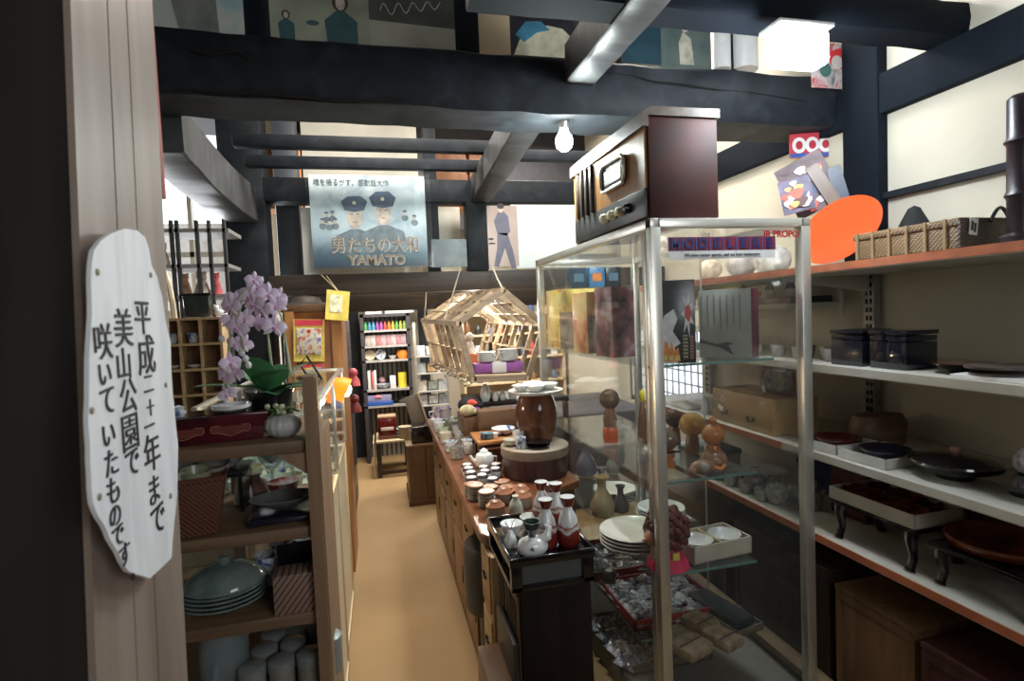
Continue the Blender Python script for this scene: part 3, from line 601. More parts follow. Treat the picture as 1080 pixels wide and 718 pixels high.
# far boxes on the same shelf
def farbox(px, py, z, wdt, dpt, hgt, rz, m, name, label, extra=None):
    o = carton(name, label, (px, py, z), (wdt, dpt, hgt), rz, m)
    if extra: extra(o, wdt, dpt, hgt)
    return o
YEL = ramped('yellow_red_print', (1, 1, 1), 11, ((.3, (.55, .08, .06)), (.45, (.8, .6, .12)), (.7, (.75, .66, .25))), .4, dist=1.5)
def shadowfig(o, w_, d_, h_):
    MB().bb(-w_ / 2 + .004, w_ / 2 - .004, -d_ / 2 - .001, -d_ / 2, .002, h_ * .62).build('box_window', ramped('cluttered_print', (1, 1, 1), 18, ((.3, (.1, .08, .08)), (.5, (.35, .28, .22)), (.75, (.5, .47, .42))), .25), o)
farbox(1.0, 2.72, 1.307, .27, .2, .3, 0, YEL, 'toy_box', 'yellow topped toy box at the far left in the showcase', shadowfig)
farbox(.94, 2.36, 1.307, .13, .16, .27, .05, ramped('yr2', (1, 1, 1), 9, ((.3, (.5, .07, .06)), (.5, (.75, .45, .2)), (.7, (.7, .62, .3))), .4), 'toy_box', 'yellow and pink toy box right of the yellow topped one', shadowfig)
farbox(.93, 2.1, 1.307, .1, .14, .28, .1, ramped('dark_print', (1, 1, 1), 12, ((.35, (.03, .03, .05)), (.55, (.3, .12, .12)), (.72, (.5, .5, .5))), .3), 'toy_box', 'dark purple toy box next to the showcase corner post')
for k, (px, c_, lab) in enumerate(((607, (.02, .05, .09), 'small dark box, left of the three on top of the yellow boxes'), (626, (.06, .2, .4), 'small blue box with orange blotch on the yellow toy boxes'), (643, (.02, .03, .035), 'small dark box, right of the three on top of the yellow boxes'))):
    q = P(px, 298, Y=2.68)
    o = carton('small_box', lab, (q.x, 2.68, 1.612), (.082, .1, .1), 0, plain(c_, .3, var=.3))
    MB().bb(-.025, .025, -.052, -.05, .03, .07).build('printed_blotch', OR_ if k == 1 else plain((.1, .2, .28), .4), o)
# ---------------------------------------------------------------- gourd dolls and other things in the showcase
z2 = .917
def doll(px, py, label, bodyc, headc, hgt, face=False, lying=False, hr=.038):
    q = on(px, py, z2); o = thing('lacquered_figurine', label, 'figurine', (max(q[0], .905), q[1] + .03, z2))
    MB().lathe([(.026, 0), (.028, .01), (.026, hgt * .35), (.024, hgt * .5), (.02, hgt * .56)], n=20).build('body', bodyc, o)
    MB().ball((0, 0, hgt * .55 + hr * .9), hr, 20, (1, 1, .95)).build('head', headc, o)
    return o
B1 = ramped('lacquer_orange', (1, 1, 1), 20, ((.3, (.3, .1, .025)), (.7, (.5, .2, .06))), .15); B2 = plain((.2, .1, .06), .2, coat=.5); B3 = ramped('lacquer_amber', (1, 1, 1), 12, ((.3, (.36, .17, .04)), (.7, (.55, .32, .1))), .12)
d_ = doll(709, 494, 'figurine with orange cylinder body and grey-brown round head', B1, plain((.16, .11, .07), .22, coat=.4), .115, hr=.042)
MB().ball((-.018, -.028, .098), .012).ball((.018, -.028, .098), .012).build('eye', plain((.09, .07, .06), .3), d_)
MB().bb(-.03, .03, -.04, -.03, .058, .064).build('moustache', BLACK, d_)
MB().ball((-.015, .0, .135), .016).ball((.012, -.005, .135), .013).build('topknot', B2, d_)
MB().ball((.014, -.022, .03), .008).build('flower_mark', plain((.55, .45, .35), .4), d_)
d_ = doll(758, 493, 'orange gourd-shaped figurine with small topknot', B1, B1, .14, hr=.04)
MB().lathe([(.044, .0), (.05, .02), (.042, .045), (.02, .06)], n=20).build('skirt', B2, d_)
MB().ball((0, 0, .165), .014).lathe([(.008, .15), (.01, .175)], n=10).build('topknot', B1, d_)
q = on(742, 500, z2); d_ = thing('lacquered_figurine', 'low crab-like brown figurine lying in front of the gourd figurine', 'figurine', (q[0], q[1], z2))
MB().ball((0, 0, .026), .042, 18, (1.2, .8, .6)).ball((.055, 0, .035), .018).ball((-.05, -.01, .018), .016).build('body', B2, d_)
MB().ball((-.012, -.026, .034), .017).build('lens', plain((.3, .28, .26), .1), d_); MB().tube([(.02, -.02, .03), (.05, -.03, .02), (.07, -.02, .03)], .007).build('claw', B1, d_)
d_ = doll(735, 480, 'figurine with large glossy amber ball head', B2, B3, .13, hr=.05)
MB().ball((.03, -.02, .12), .014).build('ear', B3, d_)
doll(715, 470, 'dark brown round-headed figurine behind the orange body figurine', B2, plain((.08, .04, .025), .2), .14, hr=.04)
doll(697, 462, 'tall dark figurine half behind the showcase corner post', B2, plain((.05, .035, .03), .2), .19, hr=.032)
q = on(652, 470, z2); d_ = thing('lacquered_figurine', 'brown figurine with red skirt on the far left of the showcase', 'figurine', (q[0], 2.25, z2))
MB().lathe([(.032, 0), (.034, .05), (.028, .07)], n=16).build('skirt', plain((.5, .09, .03), .25), d_); MB().lathe([(.028, .068), (.032, .1), (.02, .16)], n=16).build('body', B2, d_); MB().ball((0, 0, .19), .045, 16).build('head', plain((.12, .06, .04), .2), d_)
d_ = thing('toy_egg', 'small yellow egg-shaped toy on a stick in the showcase', 'toy', (q[0] + .13, 2.2, z2)); MB().ball((0, 0, .2), .02, 12, (.7, .7, 1.4)).build('egg', plain((.8, .65, .03), .3), d_); MB().lathe([(.025, 0), (.02, .1), (.006, .18)], n=12).build('stand', B2, d_)
# shelf 3 : plates, dishes, box with bowls, doll
z3 = .602
PLATE = [(.001, .004), (.05, .003), (.05, 0), (.055, 0), (.058, .004), (.09, .014), (.1, .02), (.098, .022), (.088, .017), (.055, .008), (.001, .007)]
def plates(x, y, z, r, n, name, labf, cat, m, dz=.009, oct_=False, group=None, prof=PLATE):
    o = None; k_ = r / .1; seg = 8 if oct_ else 26
    for i in range(n):
        if o is None: o = MB().lathe([(a * k_, b * k_) for a, b in prof], n=seg).build(name, m); tag(o, '', cat); q = o
        else: q = dup(o, (0, 0, 0))
        q.location = (x, y, z + i * dz); q['label'] = labf(i, n)
        if group: q['group'] = group
def lab_stack(what): return lambda i, n: what + (', at the very top' if i == n - 1 else ', at the very bottom' if i == 0 else ', %s from the bottom' % ORD[i])
IVO = plain((.68, .66, .6), .25, var=.03, coat=.3)
q = P(648, 522, Z=z3 + .03)
plates(q.x, q.y, z3, .105, 5, 'octagonal_plate', lab_stack('octagonal ivory plate in the showcase stack'), 'plate', IVO, .011, True, 'octagonal plates in the showcase')
def jug(x, y, z, s, m, label, name='glass_vessel', prof=None):
    o = MB().lathe([(a * s, b * s) for a, b in (prof or [(.03, 0), (.045, .01), (.05, .05), (.03, .09), (.018, .11), (.018, .14), (.03, .16), (.028, .16), (.016, .14)])], (0, 0, 0), 20).build(name, m, None, (x, y, z)); return tag(o, label, 'vase')
GV = plain((.17, .15, .19), .1, coat=.6)
for px, py, s_, m_, lab in ((629, 545, 1.1, plain((.4, .3, .16), .12, coat=.5), 'amber-bottomed glass bottle at the left in the showcase'), (616, 500, 1.2, GV, 'tall purple glass vase behind the amber bottle'), (635, 520, .8, GV, 'short purple glass vase beside the octagonal plates'), (655, 540, .75, plain((.1, .08, .09), .1), 'dark glass cup in front of the octagonal plates'), (668, 480, .8, plain((.3, .28, .25), .2), 'grey pot on the showcase shelf behind the plates')):
    q = P(px, py, Z=z3); jug(min(max(q.x, .9), 1.2), min(q.y, 2.8), z3, s_, m_, lab)
q = P(668, 580, Z=z3); plates(q.x + .02, q.y + .03, z3, .13, 4, 'shallow_dish', lab_stack('wrapped ivory shallow dish behind the lower doll'), 'dish', IVO, .014, group='wrapped ivory dishes')
q = P(708, 556, Z=z3); plates(q.x + .02, q.y + .12, z3 + .0, .1, 3, 'white_dish', lab_stack('white dish right of the showcase corner post'), 'dish', CERA, .012, group='white dishes in the showcase')
def crumple(w_, d_, h_, seed, n=7):
    rr = random.Random(seed); mb = MB(); g = []
    for i in range(n):
        row = []
        for j in range(n):
            u, v_ = i / (n - 1) - .5, j / (n - 1) - .5; e = 1 - max(abs(u), abs(v_)) * 2
            row.append(mb.bm.verts.new((u * w_ + rr.uniform(-.1, .1) * w_ / n, v_ * d_ + rr.uniform(-.1, .1) * d_ / n, (.15 + .85 * min(1, e * 2.2)) * h_ * rr.uniform(.55, 1))))
        g.append(row)
    for i in range(n - 1):
        for j in range(n - 1): mb.bm.faces.new((g[i][j], g[i + 1][j], g[i + 1][j + 1], g[i][j + 1]))
    return mb
wb = thing('serving_dish', 'square white dish in crumpled film beside the wooden box of bowls', 'dish', (1.13, 2.12, z3)); 
MB().lathe([(.08, 0), (.12, .016), (.118, .019), (.07, .006), (.001, .005)], n=4).build('dish', CERA, wb, rz=PI / 4); crumple(.2, .2, .035, 4).build('film', glass((.95, .97, 1), .75, .08), wb, (0, 0, .01))
q = P(768, 612, Z=z3); bq = thing('wooden_box', 'pale wooden gift box holding two white bowls in the showcase', 'box', (1.13, 1.775, z3), .1)
L_, D_, Hh = .25, .15, .06
MB().bb(-L_ / 2, L_ / 2, -D_ / 2, D_ / 2, 0, .006).bb(-L_ / 2, L_ / 2, -D_ / 2, -D_ / 2 + .006, 0, Hh).bb(-L_ / 2, L_ / 2, D_ / 2 - .006, D_ / 2, 0, Hh).bb(-L_ / 2, -L_ / 2 + .006, -D_ / 2, D_ / 2, 0, Hh).bb(L_ / 2 - .006, L_ / 2, -D_ / 2, D_ / 2, 0, Hh).build('tray', plain((.5, .46, .38), .6), bq)
MB().bb(-.004, .004, -D_ / 2 + .01, D_ / 2 - .01, .005, Hh).build('divider', PALE, bq)
BOWL = [(.022, 0), (.024, .006), (.04, .016), (.056, .04), (.06, .05), (.057, .05), (.05, .03), (.03, .014), (.001, .01)]
for s_, lab in ((-1, 'white bowl with faint blue sprig in the wooden box, left one'), (1, 'white bowl with faint blue sprig in the wooden box, right one')):
    o = tag(MB().lathe(BOWL, n=24).build('white_bowl', CERA, None, (1.13 + s_ * .061, 1.77 + s_ * .006, z3 + .008)), lab, 'bowl', 'bowls in the wooden gift box')
# doll with curly red-brown hair
q = P(704, 628, Z=z3); dd = thing('curly_haired_doll', 'doll with a big curly red-brown mop and bright pink dress', 'doll', (.93, 1.72, z3)); dd.scale = (1.3,) * 3
hb = MB(); rr = random.Random(3)
hb.ball((0, 0, .1), .05, 16)
for k in range(150):
    a = rr.uniform(0, 2 * PI); t = rr.uniform(-.75, 1); r_ = .052 + rr.uniform(-.004, .004); cz = t; s_ = math.sqrt(max(0, 1 - t * t))
    hb.ball((r_ * s_ * math.cos(a), r_ * s_ * math.sin(a), .1 + r_ * cz), rr.uniform(.008, .012), 6)
hb.build('hair', ramped('curly_hair', (1, 1, 1), 60, ((.3, (.05, .01, .008)), (.7, (.16, .03, .02))), .6), dd)
MB().ball((-.045, -.005, .085), .022, 12).ball((-.068, -.005, .08), .006, 8).build('face', plain((.5, .25, .17), .5), dd)
MB().lathe([(.055, 0), (.05, .02), (.03, .06), (.02, .07)], n=20, rib=.06, ribn=9).build('dress', plain((.6, .03, .1), .7), dd)
MB().box((.0, -.045, .042), (.02, .006, .02), None, .002).build('yellow_bow', plain((.7, .55, .1), .6), dd)
# red trays of wrapped trinkets on the low shelf
def tray(name, label, cx, cy, z, w_, d_, h_, m, rz=0, cat='tray'):
    o = thing(name, label, cat, (cx, cy, z), rz); t = .006
    MB().bb(-w_ / 2, w_ / 2, -d_ / 2, d_ / 2, 0, t).build('tray_base', m, o)
    MB().bb(-w_ / 2, w_ / 2, -d_ / 2, -d_ / 2 + t, 0, h_).bb(-w_ / 2, w_ / 2, d_ / 2 - t, d_ / 2, 0, h_).bb(-w_ / 2, -w_ / 2 + t, -d_ / 2, d_ / 2, 0, h_).bb(w_ / 2 - t, w_ / 2, -d_ / 2, d_ / 2, 0, h_).build('tray_rim', m, o)
    return o
RTR = plain((.25, .02, .02), .25, coat=.4)
tray('lacquer_tray', 'near red lacquer tray of wrapped trinkets low in the showcase', 1.05, 2.02, .302, .38, .34, .04, RTR)
tray('lacquer_tray', 'far red lacquer tray of wrapped trinkets low in the showcase', 1.05, 2.42, .302, .38, .34, .04, RTR)
tray('lacquer_tray', 'dark tray of foil packets at the bottom of the showcase', 1.04, 2.1, .102, .34, .4, .03, plain((.1, .08, .07), .4))
SIL = ramped('foil_packet', (1, 1, 1), 40, ((.35, (.06, .06, .08)), (.5, (.35, .36, .4)), (.62, (.75, .77, .82)), (.7, (.12, .12, .14))), .15, .3, 1.0)
SIL2 = ramped('clear_packet', (1, 1, 1), 34, ((.35, (.03, .03, .05)), (.52, (.2, .22, .26)), (.65, (.6, .62, .68)), (.75, (.25, .2, .08))), .12, .2, 1.0)
rr = random.Random(11)
side = ['left', 'middle', 'right']
for ty, tn, n0 in ((2.02, 'near', 4), (2.42, 'far', 4)):
    for i in range(3):
        for j in range(n0):
            x = .93 + i * .12 + rr.uniform(-.01, .01); y = ty - .125 + j * .083 + rr.uniform(-.008, .008)
            tag(crumple(.13, .1, .024, rr.random()).build('trinket_packet', SIL if (i + j) % 2 else SIL2, None, (x, y, .312 + rr.uniform(0, .012)), rr.uniform(-.5, .5)),
                'shiny wrapped trinket in the %s red tray, %s column, %s from the front' % (tn, side[i], ORD[j]), 'packet', 'wrapped trinkets in the %s red tray' % tn)
for i in range(3):
    for j in range(4):
        tag(crumple(.11, .1, .034, rr.random()).build('foil_packet', SIL if (i + j) % 2 else SIL2, None, (.89 + i * .1, 1.96 + j * .09, .112), rr.uniform(-.5, .5)), 'foil packet in the bottom dark tray, %s column, %s from the front' % (side[i], ORD[j]), 'packet', 'packets in the bottom dark tray')
d_ = thing('camera_flash', 'small black round gadget among the wrapped trinkets', 'gadget', (.9, 2.18, .345)); MB().lathe([(.03, 0), (.034, .01), (.03, .03), (.02, .034), (.02, .03), (.001, .03)], n=18).build('body', BLACK, d_); MB().lathe([(.014, .03), (.016, .036), (.001, .037)], n=14).build('cap', STEEL, d_)
# wallets and pouches lying on the base
ws = [((690, 702), .17, .11, (.42, .36, .24), 'beige folded pouch, nearest the corner post'), ((716, 705), .16, .12, (.33, .25, .17), 'speckled tan pouch in front of the tray')]
BR = ramped('worn_leather', (1, 1, 1), 30, ((.3, (.16, .11, .06)), (.7, (.36, .28, .18))), .6)
for k, (x, y, w_, d_, lab) in enumerate(((.98, 1.71, .12, .16, 'tan brocade pouch nearest the showcase corner post'), (1.1, 1.8, .09, .12, 'tan brocade pouch in the middle behind the nearest one'), (1.12, 1.695, .09, .12, 'tan brocade pouch in front of the dark case'))):
    z_ = .1; o = thing('brocade_pouch', lab, 'pouch', (x, y, .2 if 0 else .302), .35)
    MB().box((0, 0, .02), (w_, d_, .04), None, .012).build('pouch', BR, o); MB().box((0, -d_ * .2, .041), (w_ * .98, .006, .003)).build('flap_edge', plain((.1, .05, .06), .6), o)
tr = tray('metal_tray', 'silver-rimmed tray with a long dark case at the base of the showcase', 1.22, 1.86, .3025, .13, .3, .025, STEEL, .2)
tag(MB().box((0, 0, .02), (.1, .25, .03), None, .008).build('spectacle_case', plain((.015, .02, .03), .5), None, (1.22, 1.86, .31), .2), 'long dark blue-black case lying in the silver-rimmed tray', 'case')
q = (.96, 1.83); o = thing('red_pouch', 'small crimson and white ball-shaped pouch by the lower red tray', 'pouch', (.93, 1.79, .302)); MB().ball((0, 0, .03), .035, 16, (1, 1, .8)).build('pouch', plain((.45, .02, .05), .5), o); MB().tube([(-.03, -.01, .045), (0, -.03, .05), (.03, -.015, .04)], .005).build('cord', WHITE, o)
# ================================================================ RIGHT WALL SHELVING
SXF = 1.55
S1, S2, S3, S4 = 1.626, 1.265, .937, .628
SW = ramped('cream_steel', (1, 1, 1), 5, ((.3, (.42, .4, .34)), (.7, (.55, .53, .46))), .45)
sh = thing('steel_shelving', 'long cream steel shelving with orange edges along the right wall', 'shelving', (0, 0, 0))
OE = plain((.42, .13, .06), .35, var=.2)
for z, c_ in ((S1, OE), (S2, None), (S3, None), (S4, OE)):
    s_ = MB().bb(SXF, 2.04, .3, 3.2, z - .03, z).build('shelf_board', SW, sh)
    MB().bb(SXF - .004, SXF, .3, 3.2, z - .026, z).build('edge_strip', c_ or SW, s_)
MB().bb(SXF - .006, SXF - .004, 1.9, 3.2, S3 - .026, S3).build('edge_strip', OE, sh)
for y in (.7, 1.9, 3.1):
    u = MB().bb(2.005, 2.035, y, y + .05, 0, 1.95).build('upright', plain((.3, .3, .28), .4, .5), sh)
    sl = MB()
    for k in range(46): sl.bb(2.003, 2.005, y + .01, y + .02, .25 + k * .035, .27 + k * .035).bb(2.003, 2.005, y + .03, y + .04, .25 + k * .035, .27 + k * .035)
    sl.build('slots', BLACK, u)
    for z in (S1, S2, S3, S4): MB().prism([(2.01, y + .02, z - .03), (SXF + .04, y + .02, z - .03), (SXF + .04, y + .02, z - .045), (2.01, y + .02, z - .1)], (0, .008, 0)).build('bracket', SW, sh)
# small hanging sub-shelf with curved bracket
hs = thing('bracket_shelf', 'short cream shelf with a curved bracket under the top shelf', 'shelf', (0, 0, 0))
MB().bb(1.72, 2.0, 2.06, 3.0, 1.47, 1.49).build('board', SW, hs)
MB().tube([(1.74, 2.05, 1.59), (1.88, 2.05, 1.59), (1.96, 2.05, 1.57), (1.99, 2.05, 1.53), (1.99, 2.05, 1.42)], .01, 8).build('curved_arm', SW, hs)
# upper shelf: orange disc, wicker trunk, pictures
q = thing('lacquer_plate', 'large bright orange-red round plate leaning on the top shelf', 'plate', (P(886, 243, X=1.78).x, P(886, 243, X=1.78).y, S1 + .14), rot=Vector((-.82, -.2, .54)).to_track_quat('Z', 'Y').to_euler())
MB().lathe([(.001, -.012), (.107, -.01), (.133, 0), (.156, .012), (.16, .014), (.158, .017), (.13, .006), (.107, -.003), (.001, -.005)], n=44).build('plate_body', plain((.72, .085, .02), .22, var=.03, coat=.5), q)
def wick(name, c1, c2, sc):
    m, nt, b = _new(name); v = _coord(nt, (1, 1, 1))
    wv = nt.nodes.new('ShaderNodeTexWave'); wv.bands_direction = 'Z'; wv.inputs['Scale'].default_value = sc; wv.inputs['Distortion'].default_value = .6; nt.links.new(v, wv.inputs[0])
    wy = nt.nodes.new('ShaderNodeTexWave'); wy.bands_direction = 'DIAGONAL'; wy.inputs['Scale'].default_value = sc * .8; wy.inputs['Distortion'].default_value = .3; nt.links.new(v, wy.inputs[0])
    mu = nt.nodes.new('ShaderNodeMath'); mu.operation = 'MULTIPLY'; nt.links.new(wv.outputs['Fac'], mu.inputs[0]); nt.links.new(wy.outputs['Fac'], mu.inputs[1])
    nt.links.new(_ramp(nt, mu.outputs[0], ((.02, c1), (.4, c2))), b.inputs['Base Color']); b.inputs['Roughness'].default_value = .5; _bump(nt, b, mu.outputs[0], .8, .003); return m
WK = wick('pale_wicker', (.12, .065, .028), (.34, .22, .11), 60)
# trunk: long axis along Y on the top shelf
tk = thing('bamboo_hamper', 'long woven bamboo trunk with a paper tag on the top shelf', 'trunk', (1.69, 1.43, S1), math.radians(2))
MB().bb(-.1, .1, -.19, .15, .004, .07, .006).build('trunk_body', WK, tk)
MB().bb(-.105, .105, -.195, .155, .066, .09, .008).build('lid', WK, tk)
for k in range(6): y = -.16 + k * .058; MB().bb(-.108, -.103, y, y + .008, .0, .09).build('bamboo_strut', plain((.3, .2, .11), .4), tk)
MB().bb(-.106, .106, -.199, -.191, .005, .088, .002).build('dark_end', wick('dark_wicker', (.02, .012, .008), (.1, .055, .03), 60), tk)
MB().tube([(.0 + .08 * k / 10, -.205, .075 + .04 * math.sin(PI * k / 10)) for k in range(11)], .005, 8).build('handle', BLACK, tk)
tg = MB().bb(-.085, -.055, -.205, -.202, .03, .078).build('price_tag', plain((.45, .43, .38), .7), tk, rot=(0, .12, 0))
MB().bb(-.08, -.073, -.207, -.205, .042, .068).bb(-.069, -.062, -.207, -.205, .038, .064).build('tag_scribble', BLACK, tg)
o = thing('dark_lantern', 'dark turned wooden stand at the right edge beside the wicker trunk', 'stand', (1.67, 1.13, S1))
MB().lathe([(.05, 0), (.05, .02), (.03, .03), (.03, .12), (.036, .13), (.03, .14), (.03, .26), (.037, .27), (.03, .28), (.03, .38), (.02, .39)], n=16).build('column', plain((.018, .01, .014), .4), o)
# pictures and sign between shelf and timber
def rsheet(px0, py0, px1, py1, X, m, name, label, extra=None, cat='picture'):
    a, b_ = P(px0, py1, X=X), P(px1, py0, X=X); wd, ht = abs(a.y - b_.y), b_.z - a.z
    o = thing(name, label, cat, (X, (a.y + b_.y) / 2, (a.z + b_.z) / 2))
    MB().box((0, 0, 0), (.01, wd, ht)).build('print', m, o)
    if extra: extra(o, wd, ht)
    return o
def rp(pts, m, o, name, x=-.006): return MB().prism([(x, y, z) for y, z in pts], (-.001, 0, 0)).build(name, m, o, smooth=False)
def redsign(o, wd, ht):
    for cy in (-.3, .0, .3):
        rp([(cy * wd + .16 * wd * math.cos(a), .0 + .33 * ht * math.sin(a)) for a in [2 * PI * k / 14 for k in range(14)]], WHITE, o, 'white_ring')
        rp([(cy * wd + .08 * wd * math.cos(a), .0 + .18 * ht * math.sin(a)) for a in [2 * PI * k / 14 for k in range(14)]], plain((.45, .03, .05), .5), o, 'ring_centre', -.0075)
    rp([(-wd / 2, -ht / 2), (wd / 2, -ht / 2), (wd / 2, -ht / 2 + .018), (-wd / 2, -ht / 2 + .018)], BLUE, o, 'blue_band')
p = P(856, 153, Y=2.2); o = thing('red_sign', 'red and white ringed signboard with a blue edge below the tie beam', 'sign', p, math.radians(75)); MB().box((0, 0, 0), (.01, .2, .11)).build('print', plain((.5, .04, .06), .45), o); redsign(o, .2, .11)
p = P(858, 173, Y=2.22); o = thing('yellow_sign', 'yellow sheet peeping out below the red ringed sign', 'sign', p, math.radians(75)); MB().box((0, 0, 0), (.01, .17, .07)).build('print', plain((.65, .5, .15), .5, var=.4, scale=20), o)
def kite(px, py, X, w_, h_, tilt, m, lab, extra=True):
    p = P(px, py, X=X); o = thing('decorated_board', lab, 'picture', p, rot=(tilt, 0, math.radians(48)))
    MB().box((0, 0, 0), (.012, w_, h_)).build('board', m, o)
    if extra:
        rr = random.Random(px)
        cols = [(.7, .62, .5), (.08, .03, .03), (.5, .08, .04), (.6, .35, .1), (.05, .06, .12), (.75, .72, .68)]
        for k in range(16):
            y, z, r_ = rr.uniform(-.38, .38) * w_, rr.uniform(-.4, .4) * h_, rr.uniform(.012, .028)
            MB().prism([(-.007 - .0006 * k, y + r_ * (1 + .3 * math.sin(3 * a)) * math.cos(a), z + r_ * .8 * math.sin(a)) for a in [2 * PI * i / 10 for i in range(10)]], (-.001, 0, 0)).build('painted_shape', plain(cols[k % 6], .5), o, smooth=False)
    return o
kite(853, 195, 1.83, .19, .24, math.radians(-24), plain((.1, .05, .06), .5, var=.5), 'colourful painted warrior board leaning left of the orange plate')
kite(840, 206, 1.72, .12, .14, math.radians(-10), plain((.1, .08, .14), .5, var=.5), 'small painted board in front of the warrior board')
kite(872, 200, 1.86, .05, .24, math.radians(-28), BRW, 'plain brown board edge leaning behind the warrior board', False)
kite(886, 200, 1.9, .05, .2, math.radians(-14), plain((.02, .03, .06), .4), 'dark blue framed board leaning against the wall post', False)
o = thing('black_bag', 'black pointed bag between the orange plate and the wicker trunk', 'bag', (1.96, 1.68, S1)); MB().lathe([(.06, 0), (.07, .04), (.05, .14), (.02, .2), (.001, .21)], n=10).build('bag', plain((.006, .006, .007), .8), o)
for k, (px, py) in enumerate(((745, 283), (778, 277), (810, 270))):
    p = P(px, py, X=1.7); o = thing('stacked_ware', 'pale bundle on the top shelf seen through the showcase, %s from the left' % ORD[k], 'bundle', (1.72, p.y, S1))
    MB().ball((0, 0, .06), .06 + .008 * k, 12, (1, 1.2, .9)).build('bundle', plain(((.5, .4, .3), (.35, .3, .28), (.5, .45, .4))[k], .6, var=.4, scale=30), o)

# small bottles on the sub shelf
TOK = [(.001, 0), (.022, 0), (.027, .008), (.026, .03), (.017, .055), (.008, .07), (.007, .085), (.011, .093), (.009, .094), (.005, .085)]
GB = banded('bluegrey_bottle', 'Z', ((0, (.55, .56, .54)), (.35, (.55, .56, .54)), (.42, (.12, .16, .2)), (.85, (.16, .18, .2)), (1, (.15, .05, .03))), .2)
bt = thing('bottle_tray', 'dark wooden box holding small blue-grey bottles under the top shelf', 'tray', (0, 0, 0))
MB().bb(1.75, 1.97, 2.08, 2.6, 1.49, 1.52).build('tray', plain((.03, .03, .035), .4), bt)
for k, px in enumerate((864, 881, 895)):
    p = P(px, 299, X=1.86); o = MB().lathe(TOK, n=16).build('sake_bottle', GB, None, (1.82, [2.5, 2.3, 2.16][k], 1.521)); tag(o, 'small blue-grey sake bottle in the dark box, %s from the left' % ORD[k], 'bottle', 'small bottles in the dark box')
tag(MB().lathe([(.02, 0), (.026, .015), (.026, .03), (.02, .03), (.02, .012), (.001, .01)], n=16).build('cup', plain((.5, .2, .07), .3), None, (1.78, 2.35, 1.521)), 'small orange cup among the blue-grey bottles', 'cup')
for k, (y, h_) in enumerate(((2.75, .05), (2.85, .07), (2.95, .06), (3.05, .05))):
    o = MB().lathe([(.02, 0), (.025, .01), (.024, h_ * .7), (.012, h_), (.012, h_ + .02), (.001, h_ + .02)], n=14).build('white_pot', CERA, None, (1.8, y, S1 - .134)); o.location.z = 1.491; tag(o, 'tiny white pot on the bracket shelf seen through glass, %s from the right' % ORD[k], 'pot', 'tiny pots on the bracket shelf')

# shelf 2
def lbox(y, x, w_, lab, shiny=False):
    o = thing('lacquer_box', lab, 'box', (x, y, S2), math.radians(2))
    M_ = plain((.006, .007, .014), .08 if shiny else .3, coat=.5)
    MB().box((0, 0, .045), (w_, w_, .088), None, .002).build('lower_tiers', M_, o); MB().box((0, 0, .1), (w_, w_, .018), None, .002).build('tier', M_, o); MB().box((0, 0, .119), (w_ + .006, w_ + .006, .014), None, .002).build('lid', M_, o)
lbox(1.63, 1.66, .13, 'blue-black tiered lacquer box on the second shelf, farther of two'); lbox(1.475, 1.67, .13, 'glossy blue-black tiered lacquer box on the second shelf, nearer of two', True)
FLATB = [(.05, 0), (.055, .012), (.09, .03), (.125, .05), (.122, .052), (.085, .036), (.001, .02)]
def bowl2(x, y, z, s_, m_o, m_i, lab, name='lacquer_bowl', cat='bowl'):
    o = thing(name, lab, cat, (x, y, z))
    MB().lathe([(a * s_, b_ * s_) for a, b_ in ((.05, 0), (.055, .012), (.09, .03), (.125, .05))] + [(.123 * s_, .0505 * s_)], n=32).build('outside', m_o, o)
    MB().lathe([(.001, .02 * s_), (.085 * s_, .034 * s_), (.1225 * s_, .0506 * s_), (.124 * s_, .0508 * s_)], n=32).build('inside', m_i, o)
    return o
bowl2(1.68, 1.29, S2, .62, LACQ, RLAC, 'wide black bowl with red inside next to the glossy lacquer boxes')
tag(MB().lathe([(.001, 0), (.06, 0), (.062, .006), (.02, .008), (.07, .018), (.072, .024), (.001, .024)], n=28).build('round_stand', plain((.08, .06, .05), .4), None, (1.63, 1.16, S2 + .012)), 'dark round low stand at the right edge on the second shelf', 'stand')
tag(MB().bb(-.06, .1, -.09, .09, 0, .01).build('white_flat_box', WHITE, None, (1.63, 1.15, S2 + .001), .1), 'flat white box under the dark round stand', 'box lid')
tag(MB().lathe([(.04, 0), (.05, .02), (.055, .08), (.05, .08), (.045, .02)], n=20).build('dark_cup', plain((.02, .05, .07), .2), None, (1.69, 1.045, S2)), 'dark teal cup cut by the right edge of the view', 'cup')
CUPP = [(.001, .004), (.016, .004), (.018, 0), (.02, .0), (.024, .008), (.029, .03), (.032, .05), (.03, .05), (.026, .03), (.02, .012), (.001, .01)]
for k, (x, y) in enumerate(((1.66, 1.76), (1.7, 1.82), (1.64, 1.9), (1.72, 1.95), (1.66, 2.05), (1.62, 2.15), (1.7, 2.3))):
    o = MB().lathe(CUPP, n=16).build('grey_cup', GREYC, None, (x, y, S2)); tag(o, 'grey cup on the second shelf beyond the lacquer boxes, %s from the boxes' % ORD[k], 'cup', 'grey cups on the second shelf')
bl = MB()
for k in range(8):
    o = MB().lathe([(.02, 0), (.036, .012), (.038, .025), (.034, .025), (.02, .01), (.001, .008)], n=18).build('blue_bowl', plain((.1, .2, .24), .2), None, (1.66 + .05 * (k % 2), 2.2 + .1 * k + .02, S2)); tag(o, 'small blue-green bowl on the second shelf behind the showcase, %s from the front' % ORD[k], 'bowl', 'blue-green bowls on the second shelf')

